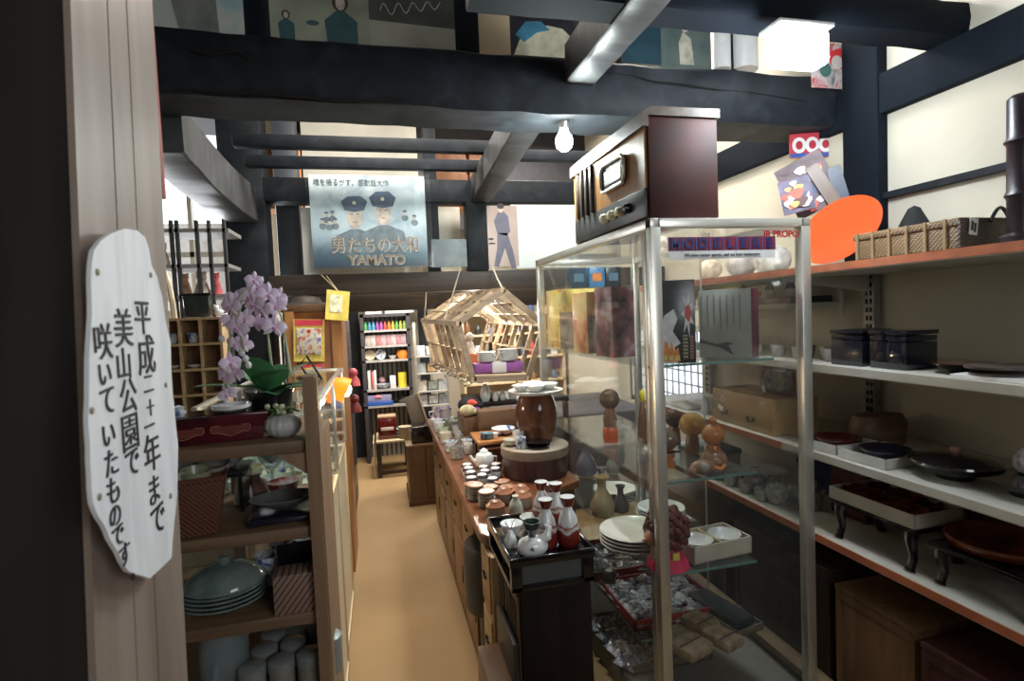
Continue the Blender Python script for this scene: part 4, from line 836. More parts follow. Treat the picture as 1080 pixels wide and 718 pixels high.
# shelf 3
fa = thing('medicine_box', 'wooden box with a red cross and iron ring handles', 'box', (1.69, 2.22, S3), math.radians(-2))
MB().bb(-.11, .11, -.24, .21, 0, .155, .004).build('box_body', wood((.3, .17, .06), (.45, .28, .12), 'y', .4), fa)
MB().prism([(-.1115, -.03 + .15 + .016 * math.cos(a), .11 + .016 * math.sin(a)) for a in [2 * PI * k / 18 for k in range(18)]], (-.001, 0, 0)).build('white_disc', WHITE, fa)
MB().bb(-.1135, -.112, .109, .131, .107, .113).bb(-.1135, -.112, .117, .123, .099, .121).build('red_cross', plain((.6, .04, .03), .5), fa)
for y in (.1, -.1): MB().tube([(-.118, y + .024 * math.cos(a), .06 - .022 * math.sin(a)) for a in [PI * k / 8 for k in range(9)]], .004, 6).build('iron_handle', BLACK, fa)
MB().bb(-.122, -.12, .12, .16, .01, .03).build('paper_tag', PAPER, fa, rot=(.35, 0, 0))
rf = thing('framed_picture', 'dark red framed picture with a white tag on the medicine box', 'frame', (1.71, 2.12, S3 + .157), math.radians(-2))
MB().bb(-.02, .0, -.12, .1, 0, .12, .002).build('frame', plain((.16, .02, .02), .3), rf); MB().bb(-.022, -.02, -.1, .08, .015, .105).build('picture', ramped('portrait_print', (1, 1, 1), 24, ((.4, (.02, .03, .03)), (.6, (.3, .25, .22))), .3), rf)
MB().bb(-.03, -.028, .04, .06, -.01, .045).build('white_tag', PAPER, rf, rot=(-.3, 0, 0))
tag(MB().lathe([(.018, 0), (.022, .01), (.02, .05), (.008, .07), (.01, .09), (.005, .09)], n=14).build('white_bottle', CERA, None, (1.62, 2.55, S3)), 'little white bottle beside the medicine box', 'bottle')
tag(crumple(.12, .25, .03, 8).build('paper_bundle', PAPER, None, (1.65, 2.8, S3)), 'crumpled white paper left of the medicine box', 'paper')
for k, (x, y, w_, d_, rz, lab) in enumerate(((1.665, 1.745, .19, .17, .05, 'white open box with maroon plates on the third shelf'), (1.675, 1.55, .21, .19, .03, 'white open box with dark blue plate on the third shelf'))):
    o = thing('gift_box', lab, 'box', (x, y, S3), rz); h_ = .035
    MB().bb(-w_ / 2, w_ / 2, -d_ / 2, d_ / 2, 0, .004).bb(-w_ / 2, w_ / 2, -d_ / 2, -d_ / 2 + .004, 0, h_).bb(-w_ / 2, w_ / 2, d_ / 2 - .004, d_ / 2, 0, h_).bb(-w_ / 2, -w_ / 2 + .004, -d_ / 2, d_ / 2, 0, h_).bb(w_ / 2 - .004, w_ / 2, -d_ / 2, d_ / 2, 0, h_).build('box', plain((.55, .54, .5), .7), o)
    DP = [(.001, .006), (.05, .006), (.075, .022), (.078, .03), (.072, .03), (.05, .016), (.001, .014)]
    tag(MB().lathe(DP, n=28).build('lacquer_plate', (RLAC, plain((.015, .015, .04), .15))[k], None, (x, y, S3 + .015)), ('maroon lacquer plate in the far white box', 'dark blue lacquer plate in the nearer white box')[k], 'plate')
lb = thing('lidded_bowl', 'large black lidded lacquer bowl with a small knob on the third shelf', 'bowl', (1.7, 1.33, S3))
MB().lathe([(.05, 0), (.055, .012), (.1, .03), (.115, .05), (.112, .052)], n=32).build('bowl_body', LACQ, lb)
MB().lathe([(.12, .05), (.118, .056), (.08, .07), (.03, .078), (.001, .079)], n=32).build('lid', LACQ, lb); MB().lathe([(.012, .078), (.015, .088), (.012, .096), (.001, .098)], n=14).build('knob', plain((.3, .15, .1), .3), lb)
fv = thing('flower_vase', 'white vase with blue flowers and a red neck at the right edge', 'vase', (1.78, 1.17, S3 + .05))
MB().lathe([(.001, 0), (.035, 0), (.046, .015), (.045, .04), (.03, .062), (.017, .072), (.017, .078)], n=24).build('vase_body', ramped('blue_white_vase', (1, 1, 1), 34, ((.35, (.05, .09, .25)), (.5, (.6, .62, .64)), (.8, (.7, .72, .72))), .15), fv)
MB().lathe([(.017, .076), (.016, .098), (.021, .104), (.016, .106)], n=20).build('red_neck', plain((.4, .03, .04), .3), fv)
bowl2(1.72, 1.14, S3, .9, LACQ, LACQ, 'black shallow bowl under the red-necked vase')
# shelf 4
wb = thing('gift_box', 'long white open box of copper lacquer bowls on a black tray table', 'box', (1.68, 1.53, S4 + .145), .02)
w_, d_, h_ = .2, .33, .045
MB().bb(-w_ / 2, w_ / 2, -d_ / 2, d_ / 2, 0, .004).bb(-w_ / 2, w_ / 2, -d_ / 2, -d_ / 2 + .004, 0, h_).bb(-w_ / 2, w_ / 2, d_ / 2 - .004, d_ / 2, 0, h_).bb(-w_ / 2, -w_ / 2 + .004, -d_ / 2, d_ / 2, 0, h_).bb(w_ / 2 - .004, w_ / 2, -d_ / 2, d_ / 2, 0, h_).build('box', plain((.5, .47, .4), .7), wb)
SB = [(.001, .004), (.025, 0), (.05, .015), (.058, .034), (.054, .035), (.045, .018), (.001, .01)]
for k, (x, y, dz) in enumerate(((1.64, 1.43, 0), (1.73, 1.46, 0), (1.65, 1.55, 0), (1.69, 1.5, .022), (1.66, 1.64, 0), (1.73, 1.6, .01))):
    tag(MB().lathe(SB, n=24).build('copper_bowl', COPP, None, (x, y, S4 + .152 + dz)), 'copper-brown lacquer bowl in the long white box, ' + ('nearest the aisle front corner', 'at the wall side near end', 'in the middle of the aisle side', 'stacked on top in the middle', 'at the far end by the aisle', 'tilted at the far end by the wall')[k], 'bowl', 'copper bowls in the long white box')
def traytable(x, y, w_, d_, zt, lab):
    o = thing('tray_table', lab, 'table', (x, y, S4)); t = zt
    MB().bb(-w_ / 2, w_ / 2, -d_ / 2, d_ / 2, t - .014, t, .003).build('tabletop', LACQ, o)
    for sx in (-1, 1):
        for sy in (-1, 1):
            cx, cy = sx * (w_ / 2 - .03), sy * (d_ / 2 - .03)
            MB().tube([(cx - sx * .0, cy, t - .014), (cx + sx * .01, cy, t * .7), (cx - sx * .002, cy, t * .3), (cx + sx * .012, cy, .008), (cx + sx * .016, cy, 0.002)], [.024, .017, .012, .013, .018], 8).build('leg', LACQ, o)
traytable(1.69, 1.53, .22, .34, .143, 'black low tray table carrying the long white box'); traytable(1.73, 1.18, .28, .3, .125, 'black low tray table carrying the round copper tray')
o = thing('copper_tray', 'round copper-brown lacquer tray on the nearer black tray table', 'tray', (1.72, 1.21, S4 + .126)); MB().lathe([(.001, 0), (.1, 0), (.125, .01), (.138, .03), (.136, .038), (.128, .036), (.118, .018), (.1, .01), (.001, .01)], n=36).build('tray_body', COPP, o)
for k, y in enumerate((1.62, 1.28, .98)): tag(MB().box((0, 0, .14), (.02, .3, .26), Matrix.Rotation(.12, 3, 'Y'), .004).build('lacquer_board', plain((.01, .01, .012), .4), None, (1.95, y, S4 + .004)), ('dark lacquer board leaning at the wall behind the copper bowls', 'dark lacquer board leaning at the wall behind the copper tray', 'dark lacquer board leaning at the wall at the right edge')[k], 'board')
wbx = thing('teal_lidded_box', 'pale wooden box with a teal lid on the fourth shelf behind the showcase', 'box', (1.68, 2.62, S4)); MB().bb(-.12, .12, -.1, .1, 0, .09, .003).build('box_body', PALE, wbx); MB().bb(-.125, .125, -.105, .105, .09, .115, .002).build('lid', plain((.02, .1, .11), .4), wbx)
TP = [(.03, 0), (.045, .02), (.05, .045), (.04, .07), (.02, .08), (.022, .086), (.01, .095), (.001, .1)]
for k, (x, y) in enumerate(((1.64, 2.05), (1.72, 1.95), (1.66, 2.22))):
    o = thing('grey_teapot', 'grey stoneware teapot on the fourth shelf seen through glass, ' + ('middle one', 'right one', 'left one')[k], 'teapot', (x, y, S4), group='grey teapots on the fourth shelf')
    MB().lathe(TP, n=18).build('pot_body', GREYC, o); MB().tube([(.04, 0, .04), (.065, 0, .05), (.075, 0, .07)], [.01, .008, .006]).build('spout', GREYC, o); MB().tube([(-.03, 0, .075), (-.03, 0, .11), (.03, 0, .11), (.03, 0, .075)], .004).build('handle', GREYC, o)
for k in range(7): tag(MB().lathe(CUPP, n=16).build('grey_cup', GREYC, None, (1.6 + .05 * (k % 2), 2.1 + .055 * k, S4)), 'grey cup in front of the grey teapots, %s from the right' % ORD[k], 'cup', 'grey cups by the teapots')
o = thing('navy_cloth', 'dark navy cloth hanging behind the grey teapots', 'cloth', (0, 0, 0)); MB().prism([(1.9, 1.96, S4 + .0), (1.9, 2.2, S4), (1.9, 2.24, S4 + .12), (1.88, 2.1, S4 + .26), (1.88, 1.98, S4 + .22)], (.02, 0, 0)).build('cloth', plain((.02, .03, .07), .8), o)
dr = thing('drawer_rack', 'small dark red rack with shallow drawers on the fourth shelf', 'rack', (1.85, 1.78, S4 + .0)); MB().bb(-.07, .1, -.05, .12, 0, .24, .003).build('rack_body', plain((.03, .012, .01), .4), dr)
for k in range(5): MB().bb(-.076, -.07, -.045, .115, .02 + k * .045, .05 + k * .045).build('drawer', plain((.08, .015, .01), .3), dr)
tag(MB().lathe([(.05, 0), (.11, 0), (.12, .07), (.1, .11), (.001, .115)], n=24, sy=.6).build('brown_hat_box', BRWX, None, (1.86, 1.75, S3)), 'brown rounded wooden box behind the white open boxes on the third shelf', 'box')
# under the lowest shelf
def crate(x0, x1, y0, y1, h_, lab, m_, name='wooden_chest'):
    o = thing(name, lab, 'chest', ((x0 + x1) / 2, (y0 + y1) / 2, 0)); a, b_ = (x1 - x0) / 2, (y1 - y0) / 2
    MB().bb(-a, a, -b_, b_, 0, h_, .006).build('body', m_, o); MB().bb(-a - .004, a + .004, -b_ - .004, b_ + .004, h_, h_ + .02, .004).build('lid', m_, o)
    MB().bb(-a - .003, -a, -b_, -b_ + .025, .036, h_ - .031).bb(-a - .003, -a, b_ - .025, b_, .036, h_ - .031).bb(-a - .003, -a, -b_, b_, .01, .035).bb(-a - .003, -a, -b_, b_, h_ - .03, h_).build('front_frame', m_, o)
crate(1.6, 2.0, 1.72, 2.3, .46, 'nearly black wooden chest under the lowest shelf', wood((.02, .012, .01), (.05, .03, .024), 'z', .5))
crate(1.58, 2.0, 1.36, 1.67, .44, 'brown wooden chest under the lowest shelf, lighter than its neighbours', wood((.12, .06, .025), (.22, .12, .055), 'z', .5))
crate(1.57, 2.0, .7, 1.33, .42, 'dark red-brown chest at the lower right corner', wood((.04, .012, .01), (.09, .03, .024), 'z', .45))
crate(1.62, 2.0, 2.4, 3.1, .4, 'dim brown chest seen behind the bottom of the showcase', wood((.05, .03, .02), (.1, .065, .04), 'z', .5))
tag(MB().bb(1.53, 1.6, .6, 3.1, .03, .06).build('kick_rail', plain((.2, .14, .08), .6)), 'worn orange rail on the floor in front of the chests', 'rail')
# ================================================================ LEFT DISPLAY SHELF
XK = -.165
ls = thing('display_rack', 'open wooden display rack in the left foreground with orchid on top', 'shelf', (0, 0, 0))
MB().prism([(XK, 1.44, 0), (XK, 1.44, 1.365), (XK, 1.52, 1.365), (XK, 1.56, 1.2), (XK, 1.76, 1.2), (XK, 1.76, 0)], (-.028, 0, 0)).build('end_panel', TAN, ls)
MB().bb(XK, XK + .005, 1.445, 1.47, 0, 1.36).build('front_edge_trim', TAN, ls)
LZ = (1.205, .985, .765, .53)
for z in LZ: MB().bb(-.95, XK - .028, 1.46, 1.86, z - .03, z, .002).build('shelf_board', TANX, ls)
MB().bb(-.47, -.44, 1.84, 1.87, 0, 1.2).bb(-.95, -.92, 1.84, 1.87, 0, 1.2).build('back_post', ALU, ls)
MB().bb(-.92, XK - .03, 1.865, 1.87, .02, 1.17).build('back_glass', CLEAR, ls)
MB().prism([(XK - .03, 1.452, 1.175), (XK - .03, 1.452, 1.12), (XK - .1, 1.452, 1.175)], (0, .02, 0)).build('corner_block', TAN, ls)
XR = -.2
# glass counter running back
gw = thing('glass_counter', 'long low glass counter with cream sliding panels along the aisle', 'counter', (0, 0, 0))
CR = plain((.6, .5, .34), .4, var=.05)
FRM = plain((.62, .5, .32), .4, var=.05)
MB().bb(-.58, XR - .015, 1.88, 3.05, 0, .06).build('plinth', CREAM, gw)
for y0, y1, dx in ((1.88, 2.42, 0), (2.4, 3.05, -.008)):
    pn = MB().bb(XR - .012 + dx, XR - .006 + dx, y0 + .02, y1 - .02, .05, .84).build('sliding_panel', plain((.66, .6, .46), .3, var=.03), gw)
    MB().bb(XR - .016 + dx, XR + dx, y0, y0 + .02, .03, .86, .002).bb(XR - .016 + dx, XR + dx, y1 - .02, y1, .03, .86, .002).bb(XR - .016 + dx, XR + dx, y0, y1, .84, .86, .002).bb(XR - .016 + dx, XR + dx, y0, y1, .03, .055, .002).build('panel_frame', FRM, pn)
MB().bb(-.58, XR - .016, 1.88, 3.05, .84, .865, .003).build('deck', plain((.6, .58, .52), .4), gw)
for y in (1.885, 2.45, 3.03):
    MB().bb(XR - .02, XR - .002, y, y + .018, .865, 1.24, .001).build('upright', ALU, gw); MB().bb(-.58, -.562, y, y + .018, .865, 1.24, .001).build('upright', ALU, gw)
MB().bb(XR - .02, XR - .002, 1.885, 3.05, 1.235, 1.25, .001).bb(-.58, -.562, 1.885, 3.05, 1.235, 1.25, .001).bb(-.58, XR, 3.035, 3.05, 1.235, 1.25, .001).build('top_frame', ALU, gw)
MB().bb(XR - .012, XR - .008, 1.9, 3.03, .865, 1.235).build('side_glass', CLEAR, gw); MB().bb(-.575, XR - .01, 1.89, 3.04, 1.24, 1.246).build('top_glass', CLEAR, gw)
MB().bb(-.56, XR - .02, 1.92, 3.02, 1.05, 1.057).build('glass_shelf', glass((.8, .93, .88), .9), gw)
# things in the glass counter
def goblet(x, y, z, lab, s=1): tag(MB().lathe([(a * s, b * s) for a, b in ((.028, 0), (.026, .004), (.004, .01), (.004, .06), (.02, .075), (.032, .1), (.034, .13), (.032, .13), (.03, .1), (.002, .075))], n=18).build('wine_glass', glass((.9, .95, .95), .75), None, (x, y, z)), lab, 'glass')
rr = random.Random(5)
lr = ['aisle side', 'middle', 'window side']
for i in range(3):
    for j in range(4):
        x, y = -.28 - i * .11, 2.05 + j * .24
        goblet(x, y, 1.059, 'clear stemmed glass on the glass counter shelf, %s, %s row back' % (lr[i], ORD[j]), .9)
BW = ramped('blue_white_ware', (1, 1, 1), 38, ((.38, (.06, .1, .3)), (.5, (.62, .66, .7)), (.8, (.74, .76, .78))), .15)
for i in range(4):
    for j in range(5):
        m_ = (CERA, BW, CERA, plain((.45, .4, .3), .3), WHITE)[(i * 2 + j) % 5]
        tag(MB().lathe([(a * 1.3, b * 1.3) for a, b in CUPP], n=16).build('glazed_cup', m_, None, (-.26 - i * .09, 2.0 + j * .2, .866)), 'glazed cup on the deck of the glass counter, %s from the aisle, %s row back' % (ORD[i], ORD[j]), 'cup', 'cups on the glass counter deck')
# on the top board
ZB = LZ[0]
tb = thing('lacquer_tray_box', 'red-black lacquer box with leaf painting on the top of the rack', 'box', (-.43, 1.57, ZB), .12)
MB().box((0, 0, .035), (.27, .13, .07), None, .004, taper=.86).build('box_body', ramped('dark_red_lacquer', (1, 1, 1), 9, ((.35, (.03, .008, .01)), (.7, (.12, .012, .02))), .15), tb)
MB().bb(-.12, .12, -.05, .05, .0705, .072).build('dark_inside', LACQ, tb)
for cx in (-.06, .045):
    MB().tube([(cx + .045 * math.cos(a), -.064 + .004 * math.sin(a), .035 + .014 * math.sin(a) + .003 * math.sin(5 * a)) for a in [2 * PI * k / 24 for k in range(24)]], .0012, 5, True).build('leaf_outline', plain((.4, .15, .08), .5), tb)
    MB().prism([(cx + .043 * math.cos(a), -.0635 + .004 * math.sin(a), .035 + .013 * math.sin(a)) for a in [2 * PI * k / 20 for k in range(20)]], (0, .001, 0)).build('leaf_painting', plain((.14, .02, .015), .4), tb)
sd = thing('white_cup', 'small white ribbed cup standing on the red-black lacquer box', 'cup', (-.385, 1.56, ZB + .073)); MB().lathe([(.03, 0), (.045, .008), (.048, .018), (.044, .018), (.03, .006), (.001, .004)], n=24, rib=.03, ribn=16).build('cup_body', CERA, sd)
pv = thing('ribbed_vase', 'round grey-white pumpkin-ribbed pot with small plant', 'vase', (-.257, 1.53, ZB))
MB().lathe([(.022, 0), (.037, .01), (.045, .028), (.042, .046), (.03, .058), (.026, .06), (.022, .056)], n=60, rib=.035, ribn=15).build('vase_body', banded('rib_glaze', 'Z', ((0, (.35, .34, .31)), (.5, (.6, .6, .57)), (1, (.45, .44, .4))), .3, .3), pv)
def leaf(mb, base, d, L, W, droop=.3, th=.0):
    base = Vector(base); d = Vector(d).normalized(); sd_ = d.cross(Vector((0, 0, 1))).normalized(); n = 7; rows = []
    for k in range(n + 1):
        t = k / n; c = base + d * L * t - Vector((0, 0, droop * L * t * t)); w_ = W * math.sin(PI * min(1, t * .93 + .05)) ** .7 * .5
        rows.append([mb.bm.verts.new(c + sd_ * w_ + Vector((0, 0, w_ * .3))), mb.bm.verts.new(c), mb.bm.verts.new(c - sd_ * w_ + Vector((0, 0, w_ * .3)))])
    for A_, B_ in zip(rows, rows[1:]):
        for i in range(2): mb.bm.faces.new((A_[i], A_[i + 1], B_[i + 1], B_[i]))
GRN = ramped('leaf_green', (1, 1, 1), 20, ((.3, (.05, .16, .06)), (.7, (.12, .32, .14))), .4); GR2 = plain((.16, .25, .1), .5, var=.3, scale=40)
rr = random.Random(2); mb = MB()
for k in range(22):
    a = rr.uniform(0, 2 * PI); leaf(mb, (0, 0, .05), (math.cos(a), math.sin(a), rr.uniform(.3, 1.6)), rr.uniform(.04, .08), .018, .5)
mb.build('small_leaves', GR2, pv)
for k in range(7): MB().ball((0, 0, 0), .007, 8).build('bud', plain((.5, .48, .3), .6), pv, (rr.uniform(-.04, .04), rr.uniform(-.04, .0), rr.uniform(.06, .09)))
orc = thing('orchid', 'pink-lilac orchid with arching sprays in a black pot', 'orchid', (-.31, 1.66, ZB))
MB().lathe([(.04, 0), (.055, .04), (.065, .11), (.06, .11), (.05, .1), (.001, .09)], n=24).build('pot', BLACK, orc)
mb = MB()
for a, e, L, W in ((.2, 1.0, .15, .07), (-1.9, 1.5, .17, .09), (-1.2, .9, .15, .09), (2.6, .8, .16, .05), (3.3, .4, .2, .035), (-.5, .4, .16, .05), (-1.6, .9, .12, .07), (4.2, .5, .14, .05), (1.2, 1.4, .12, .07), (-2.3, 1.8, .12, .07), (-1.2, .25, .1, .07), (.0, .3, .12, .045)): leaf(mb, (0, 0, .1), (math.cos(a), math.sin(a), e), L, W, .2)
mb.build('leaves', GRN, orc)
def loc(px, py, Y): v_ = P(px, py, Y=Y); return v_ - Vector((-.31, 1.66, ZB))
s1 = [loc(x, y, Y) for x, y, Y in ((306, 398, 1.62), (302, 365, 1.6), (297, 335, 1.58), (290, 318, 1.57), (275, 305, 1.56), (258, 305, 1.55), (247, 320, 1.55), (243, 350, 1.54), (240, 380, 1.53), (240, 410, 1.53))]
s2_ = [loc(x, y, Y) for x, y, Y in ((288, 398, 1.62), (284, 370, 1.6), (282, 345, 1.58), (278, 325, 1.57), (268, 312, 1.56), (255, 318, 1.55), (250, 340, 1.54), (258, 370, 1.53))]
MB().tube(s1, .0028, 7).tube(s2_, .0028, 7).build('stem', plain((.35, .42, .25), .5), orc)
MB().tube([loc(289, 400, 1.62), loc(280, 330, 1.6)], .0022, 6).tube([loc(308, 396, 1.62), loc(296, 330, 1.6)], .0022, 6).build('support_stick', plain((.5, .45, .3), .6), orc)
PNK = ramped('orchid_petal', (1, 1, 1), 26, ((.3, (.62, .42, .62)), (.5, (.78, .64, .78)), (.75, (.88, .8, .87))), .6)
def flower(px, py, Y, s, rot, yaw=0.0):
    o = MB(); mb = o
    for k, (a, L, W) in enumerate(((0, 1, .55), (PI, 1, .55), (PI / 2, .95, .5), (-2.3, .9, .45), (-.85, .9, .45))):
        if k < 2: L, W = .95, .95
        n = 6; rows = []; a += rot
        for i in range(n + 1):
            t = i / n; w_ = W * s * .5 * math.sin(PI * min(1, .08 + t * .9)) ** .8
            c = Vector((math.cos(a) * L * s * t, -.12 * s * math.sin(PI * t), math.sin(a) * L * s * t)); pd = Vector((-math.sin(a), 0, math.cos(a)))
            rows.append([mb.bm.verts.new(c + pd * w_ + Vector((0, .1 * s, 0))), mb.bm.verts.new(c), mb.bm.verts.new(c - pd * w_ + Vector((0, .1 * s, 0)))])
        for A_, B_ in zip(rows, rows[1:]):
            for i in range(2): mb.bm.faces.new((A_[i], A_[i + 1], B_[i + 1], B_[i]))
    f = mb.build('flower', PNK, orc, loc(px, py, Y), rot=(0, 0, yaw))
    MB().ball((0, -.16 * s, -.12 * s), .16 * s, 8, (1, .8, .8)).ball((0, -.2 * s, -.3 * s), .1 * s, 8).build('flower_lip', plain((.6, .3, .5), .5, var=.4, scale=60), f)
rr = random.Random(9)
for x, y, s in ((243, 322, .027), (247, 315, .022), (272, 303, .026), (263, 312, .027), (283, 310, .027), (276, 325, .026), (291, 322, .026), (268, 295, .02), (289, 344, .028), (281, 340, .022), (250, 345, .028), (244, 338, .024), (270, 340, .022), (248, 362, .02), (257, 362, .022), (243, 382, .024), (238, 396, .026), (250, 392, .022), (240, 415, .022), (268, 320, .028), (258, 335, .022), (293, 312, .022)):
    flower(x, y, 1.545 + rr.uniform(-.02, .02), s * 1.25, rr.uniform(-.5, .5), rr.uniform(-.7, .7))
for x, y in ((259, 378), (255, 372), (262, 385), (234, 357)): MB().ball((0, 0, 0), .008, 10, (1, 1, 1.2)).build('bud', plain((.7, .66, .68), .5), orc, loc(x, y, 1.54))

# white ware at the left end of the top board
wt = thing('ceramic_teapot', 'white crackled lidded pot at the left end of the top board', 'teapot', (-.52, 1.6, ZB)); MB().lathe([(.03, 0), (.05, .02), (.052, .04), (.04, .06), (.02, .07), (.012, .08), (.014, .088), (.001, .092)], n=22).build('pot_body', BW, wt)
tag(MB().box((0, 0, .05), (.1, .004, .1), Matrix.Rotation(-.5, 3, 'Y')).build('white_card', PAPER, None, (-.33, 1.7, ZB + .01)), 'white card standing behind the ribbed pot', 'card')
# second board
ZB = LZ[1]
bk = thing('woven_basket', 'red-brown woven basket packed with cups on the rack', 'basket', (-.5, 1.52, ZB + .001), .2)
bkm = wick('redbrown_wicker', (.07, .02, .012), (.24, .08, .045), 70)
MB().box((0, 0, .075), (.2, .16, .14), None, .006, taper=.8).build('basket_body', bkm, bk)
MB().tube([(-.1, -.08, .145), (.1, -.08, .145), (.1, .08, .145), (-.1, .08, .145)], .007, 8, True).build('rim', bkm, bk)
for k, (x, y, rx) in enumerate(((-.07, -.045, .2), (-.02, -.05, -.1), (.035, -.04, .1), (.07, .03, .25), (.0, .02, 0), (-.06, .03, -.2))):
    q = Matrix.Rotation(.2, 3, 'Z') @ Vector((x, y, 0)); o = MB().lathe([(.02, 0), (.034, .02), (.038, .042), (.035, .042), (.028, .02), (.001, .008)], n=20).build('tea_bowl', plain(((.35, .33, .27), (.42, .4, .34), (.3, .3, .2))[k % 3], .25), None, (-.5 + q.x, 1.52 + q.y, ZB + .125), rot=(rx, rx * .5, 0))
    tag(o, 'grey-beige tea bowl in the red-brown basket, ' + ('front left', 'front middle', 'front right', 'back right', 'centre back', 'back left')[k], 'bowl', 'tea bowls in the basket')
sp = thing('square_plate', 'dark navy square plate under the oval stone dish', 'plate', (-.272, 1.58, ZB + .001), .1); MB().box((0, 0, .008), (.17, .17, .012), None, .004).build('plate_body', plain((.015, .015, .03), .25), sp); MB().tube([(-.082, -.082, .016), (.082, -.082, .016), (.082, .082, .016), (-.082, .082, .016)], .004, 6, True).build('plate_rim', plain((.015, .015, .03), .25), sp)
tag(MB().lathe([(.02, 0), (.03, .004), (.07, .02), (.085, .032), (.082, .034), (.06, .02), (.001, .01)], n=30, sy=.72).build('oval_dish', plain((.17, .18, .17), .25, var=.3, scale=30), None, (-.275, 1.57, ZB + .02), .15), 'grey oval stone dish on the navy square plate', 'dish')
o = thing('white_figurine', 'white little figurine at the back of the second board', 'figurine', (-.41, 1.73, ZB)); MB().lathe([(.028, 0), (.024, .03), (.018, .06), (.012, .08)], n=12).ball((0, 0, .09), .018, 12).ball((-.012, 0, .106), .007, 8).ball((.012, 0, .106), .007, 8).build('body', CERA, o)
o = thing('red_white_cup', 'small red and white dish behind the oval stone dish', 'dish', (-.3, 1.73, ZB)); MB().lathe([(.02, 0), (.04, .03), (.045, .05), (.04, .05), (.001, .02)], n=18).build('dish_body', ramped('red_white', (1, 1, 1), 22, ((.4, (.55, .05, .05)), (.55, (.75, .72, .7))), .3), o)
# raised platform with bowls seen under the top board
o = thing('dark_stand', 'black low stand with a blue bowl under the top board', 'stand', (-.5, 1.7, ZB)); MB().bb(-.12, .12, -.07, .07, .1, .115, .003).bb(-.11, -.1, -.06, .06, 0, .1).bb(.1, .11, -.06, .06, 0, .1).build('stand_body', BLACK, o)
tag(MB().lathe([(.025, 0), (.05, .015), (.075, .045), (.072, .046), (.05, .02), (.001, .01)], n=26).build('blue_white_bowl', BW, None, (-.45, 1.68, ZB + .116)), 'blue and white bowl on the black low stand', 'bowl')
o = thing('orange_cup', 'small orange and white cup beside the blue and white bowl', 'cup', (-.56, 1.66, ZB + .116)); MB().lathe([(.03, 0), (.04, .03), (.036, .03), (.001, .01)], n=16).build('cup_body', plain((.55, .15, .04), .3), o)
goblet(-.335, 1.76, ZB + .0, 'clear stemmed glass on the second board left of the corner block', 1.3); goblet(-.28, 1.78, ZB, 'clear stemmed glass on the second board next to the end panel', 1.3)
tag(MB().lathe([(.028, 0), (.04, .02), (.03, .045), (.012, .055), (.014, .065), (.001, .068)], n=18).build('round_pot', plain((.25, .13, .1), .3), None, (-.385, 1.78, ZB + .0)), 'small brown lidded pot behind the stemmed glasses', 'pot')
# third board
ZB = LZ[2]
GG = ramped('green_glass_ware', (1, 1, 1), 16, ((.3, (.1, .15, .14)), (.7, (.24, .3, .28))), .08)
for k in range(5):
    o = MB().lathe([(.03, 0), (.05, .003), (.09, .016), (.103, .022), (.1, .025), (.05, .008), (.001, .005)], n=30, sy=.9).build('green_plate', GG, None, (-.435, 1.57, ZB + .001 + k * .011)); tag(o, lab_stack('grey-green plate under the glass lid')(k, 5), 'plate', 'grey-green plates under the lid')
gl = thing('lidded_dish', 'grey-green domed lid with knob on the plate stack', 'lid', (-.43, 1.57, ZB + .062)); MB().lathe([(.1, 0), (.1, .006), (.08, .028), (.05, .044), (.02, .05), (.001, .051)], n=32, sy=.9).build('dome', GG, gl); MB().lathe([(.012, .048), (.016, .06), (.013, .068), (.001, .07)], n=14).build('knob', GG, gl)
sb_ = thing('striped_box', 'brown card box with dark diagonal stripes', 'box', (-.243, 1.5, ZB), .05); MB().box((0, 0, .05), (.105, .07, .1), None, .001).build('box_body', stripes('diagonal_stripes', (.78, 0, -.62), .0125, (.05, .03, .03), (.3, .19, .14), .28, .6), sb_)
tag(MB().box((0, 0, .065), (.13, .014, .13), None, .003).build('black_tray', BLACK, None, (-.24, 1.6, ZB + .001), .1), 'black tray standing upright behind the striped box', 'tray')
for k, (x, y) in enumerate(((-.36, 1.66), (-.31, 1.68), (-.26, 1.7), (-.34, 1.75), (-.285, 1.77))):
    tag(MB().lathe([(a * 1.15, b * 1.7) for a, b in CUPP], n=18).build('blue_cup', BW, None, (x + .02, y, ZB)), 'blue and white cup behind the black tray, ' + ('front left', 'front middle', 'front right', 'back left', 'back right')[k], 'cup', 'blue and white cups on the third board')
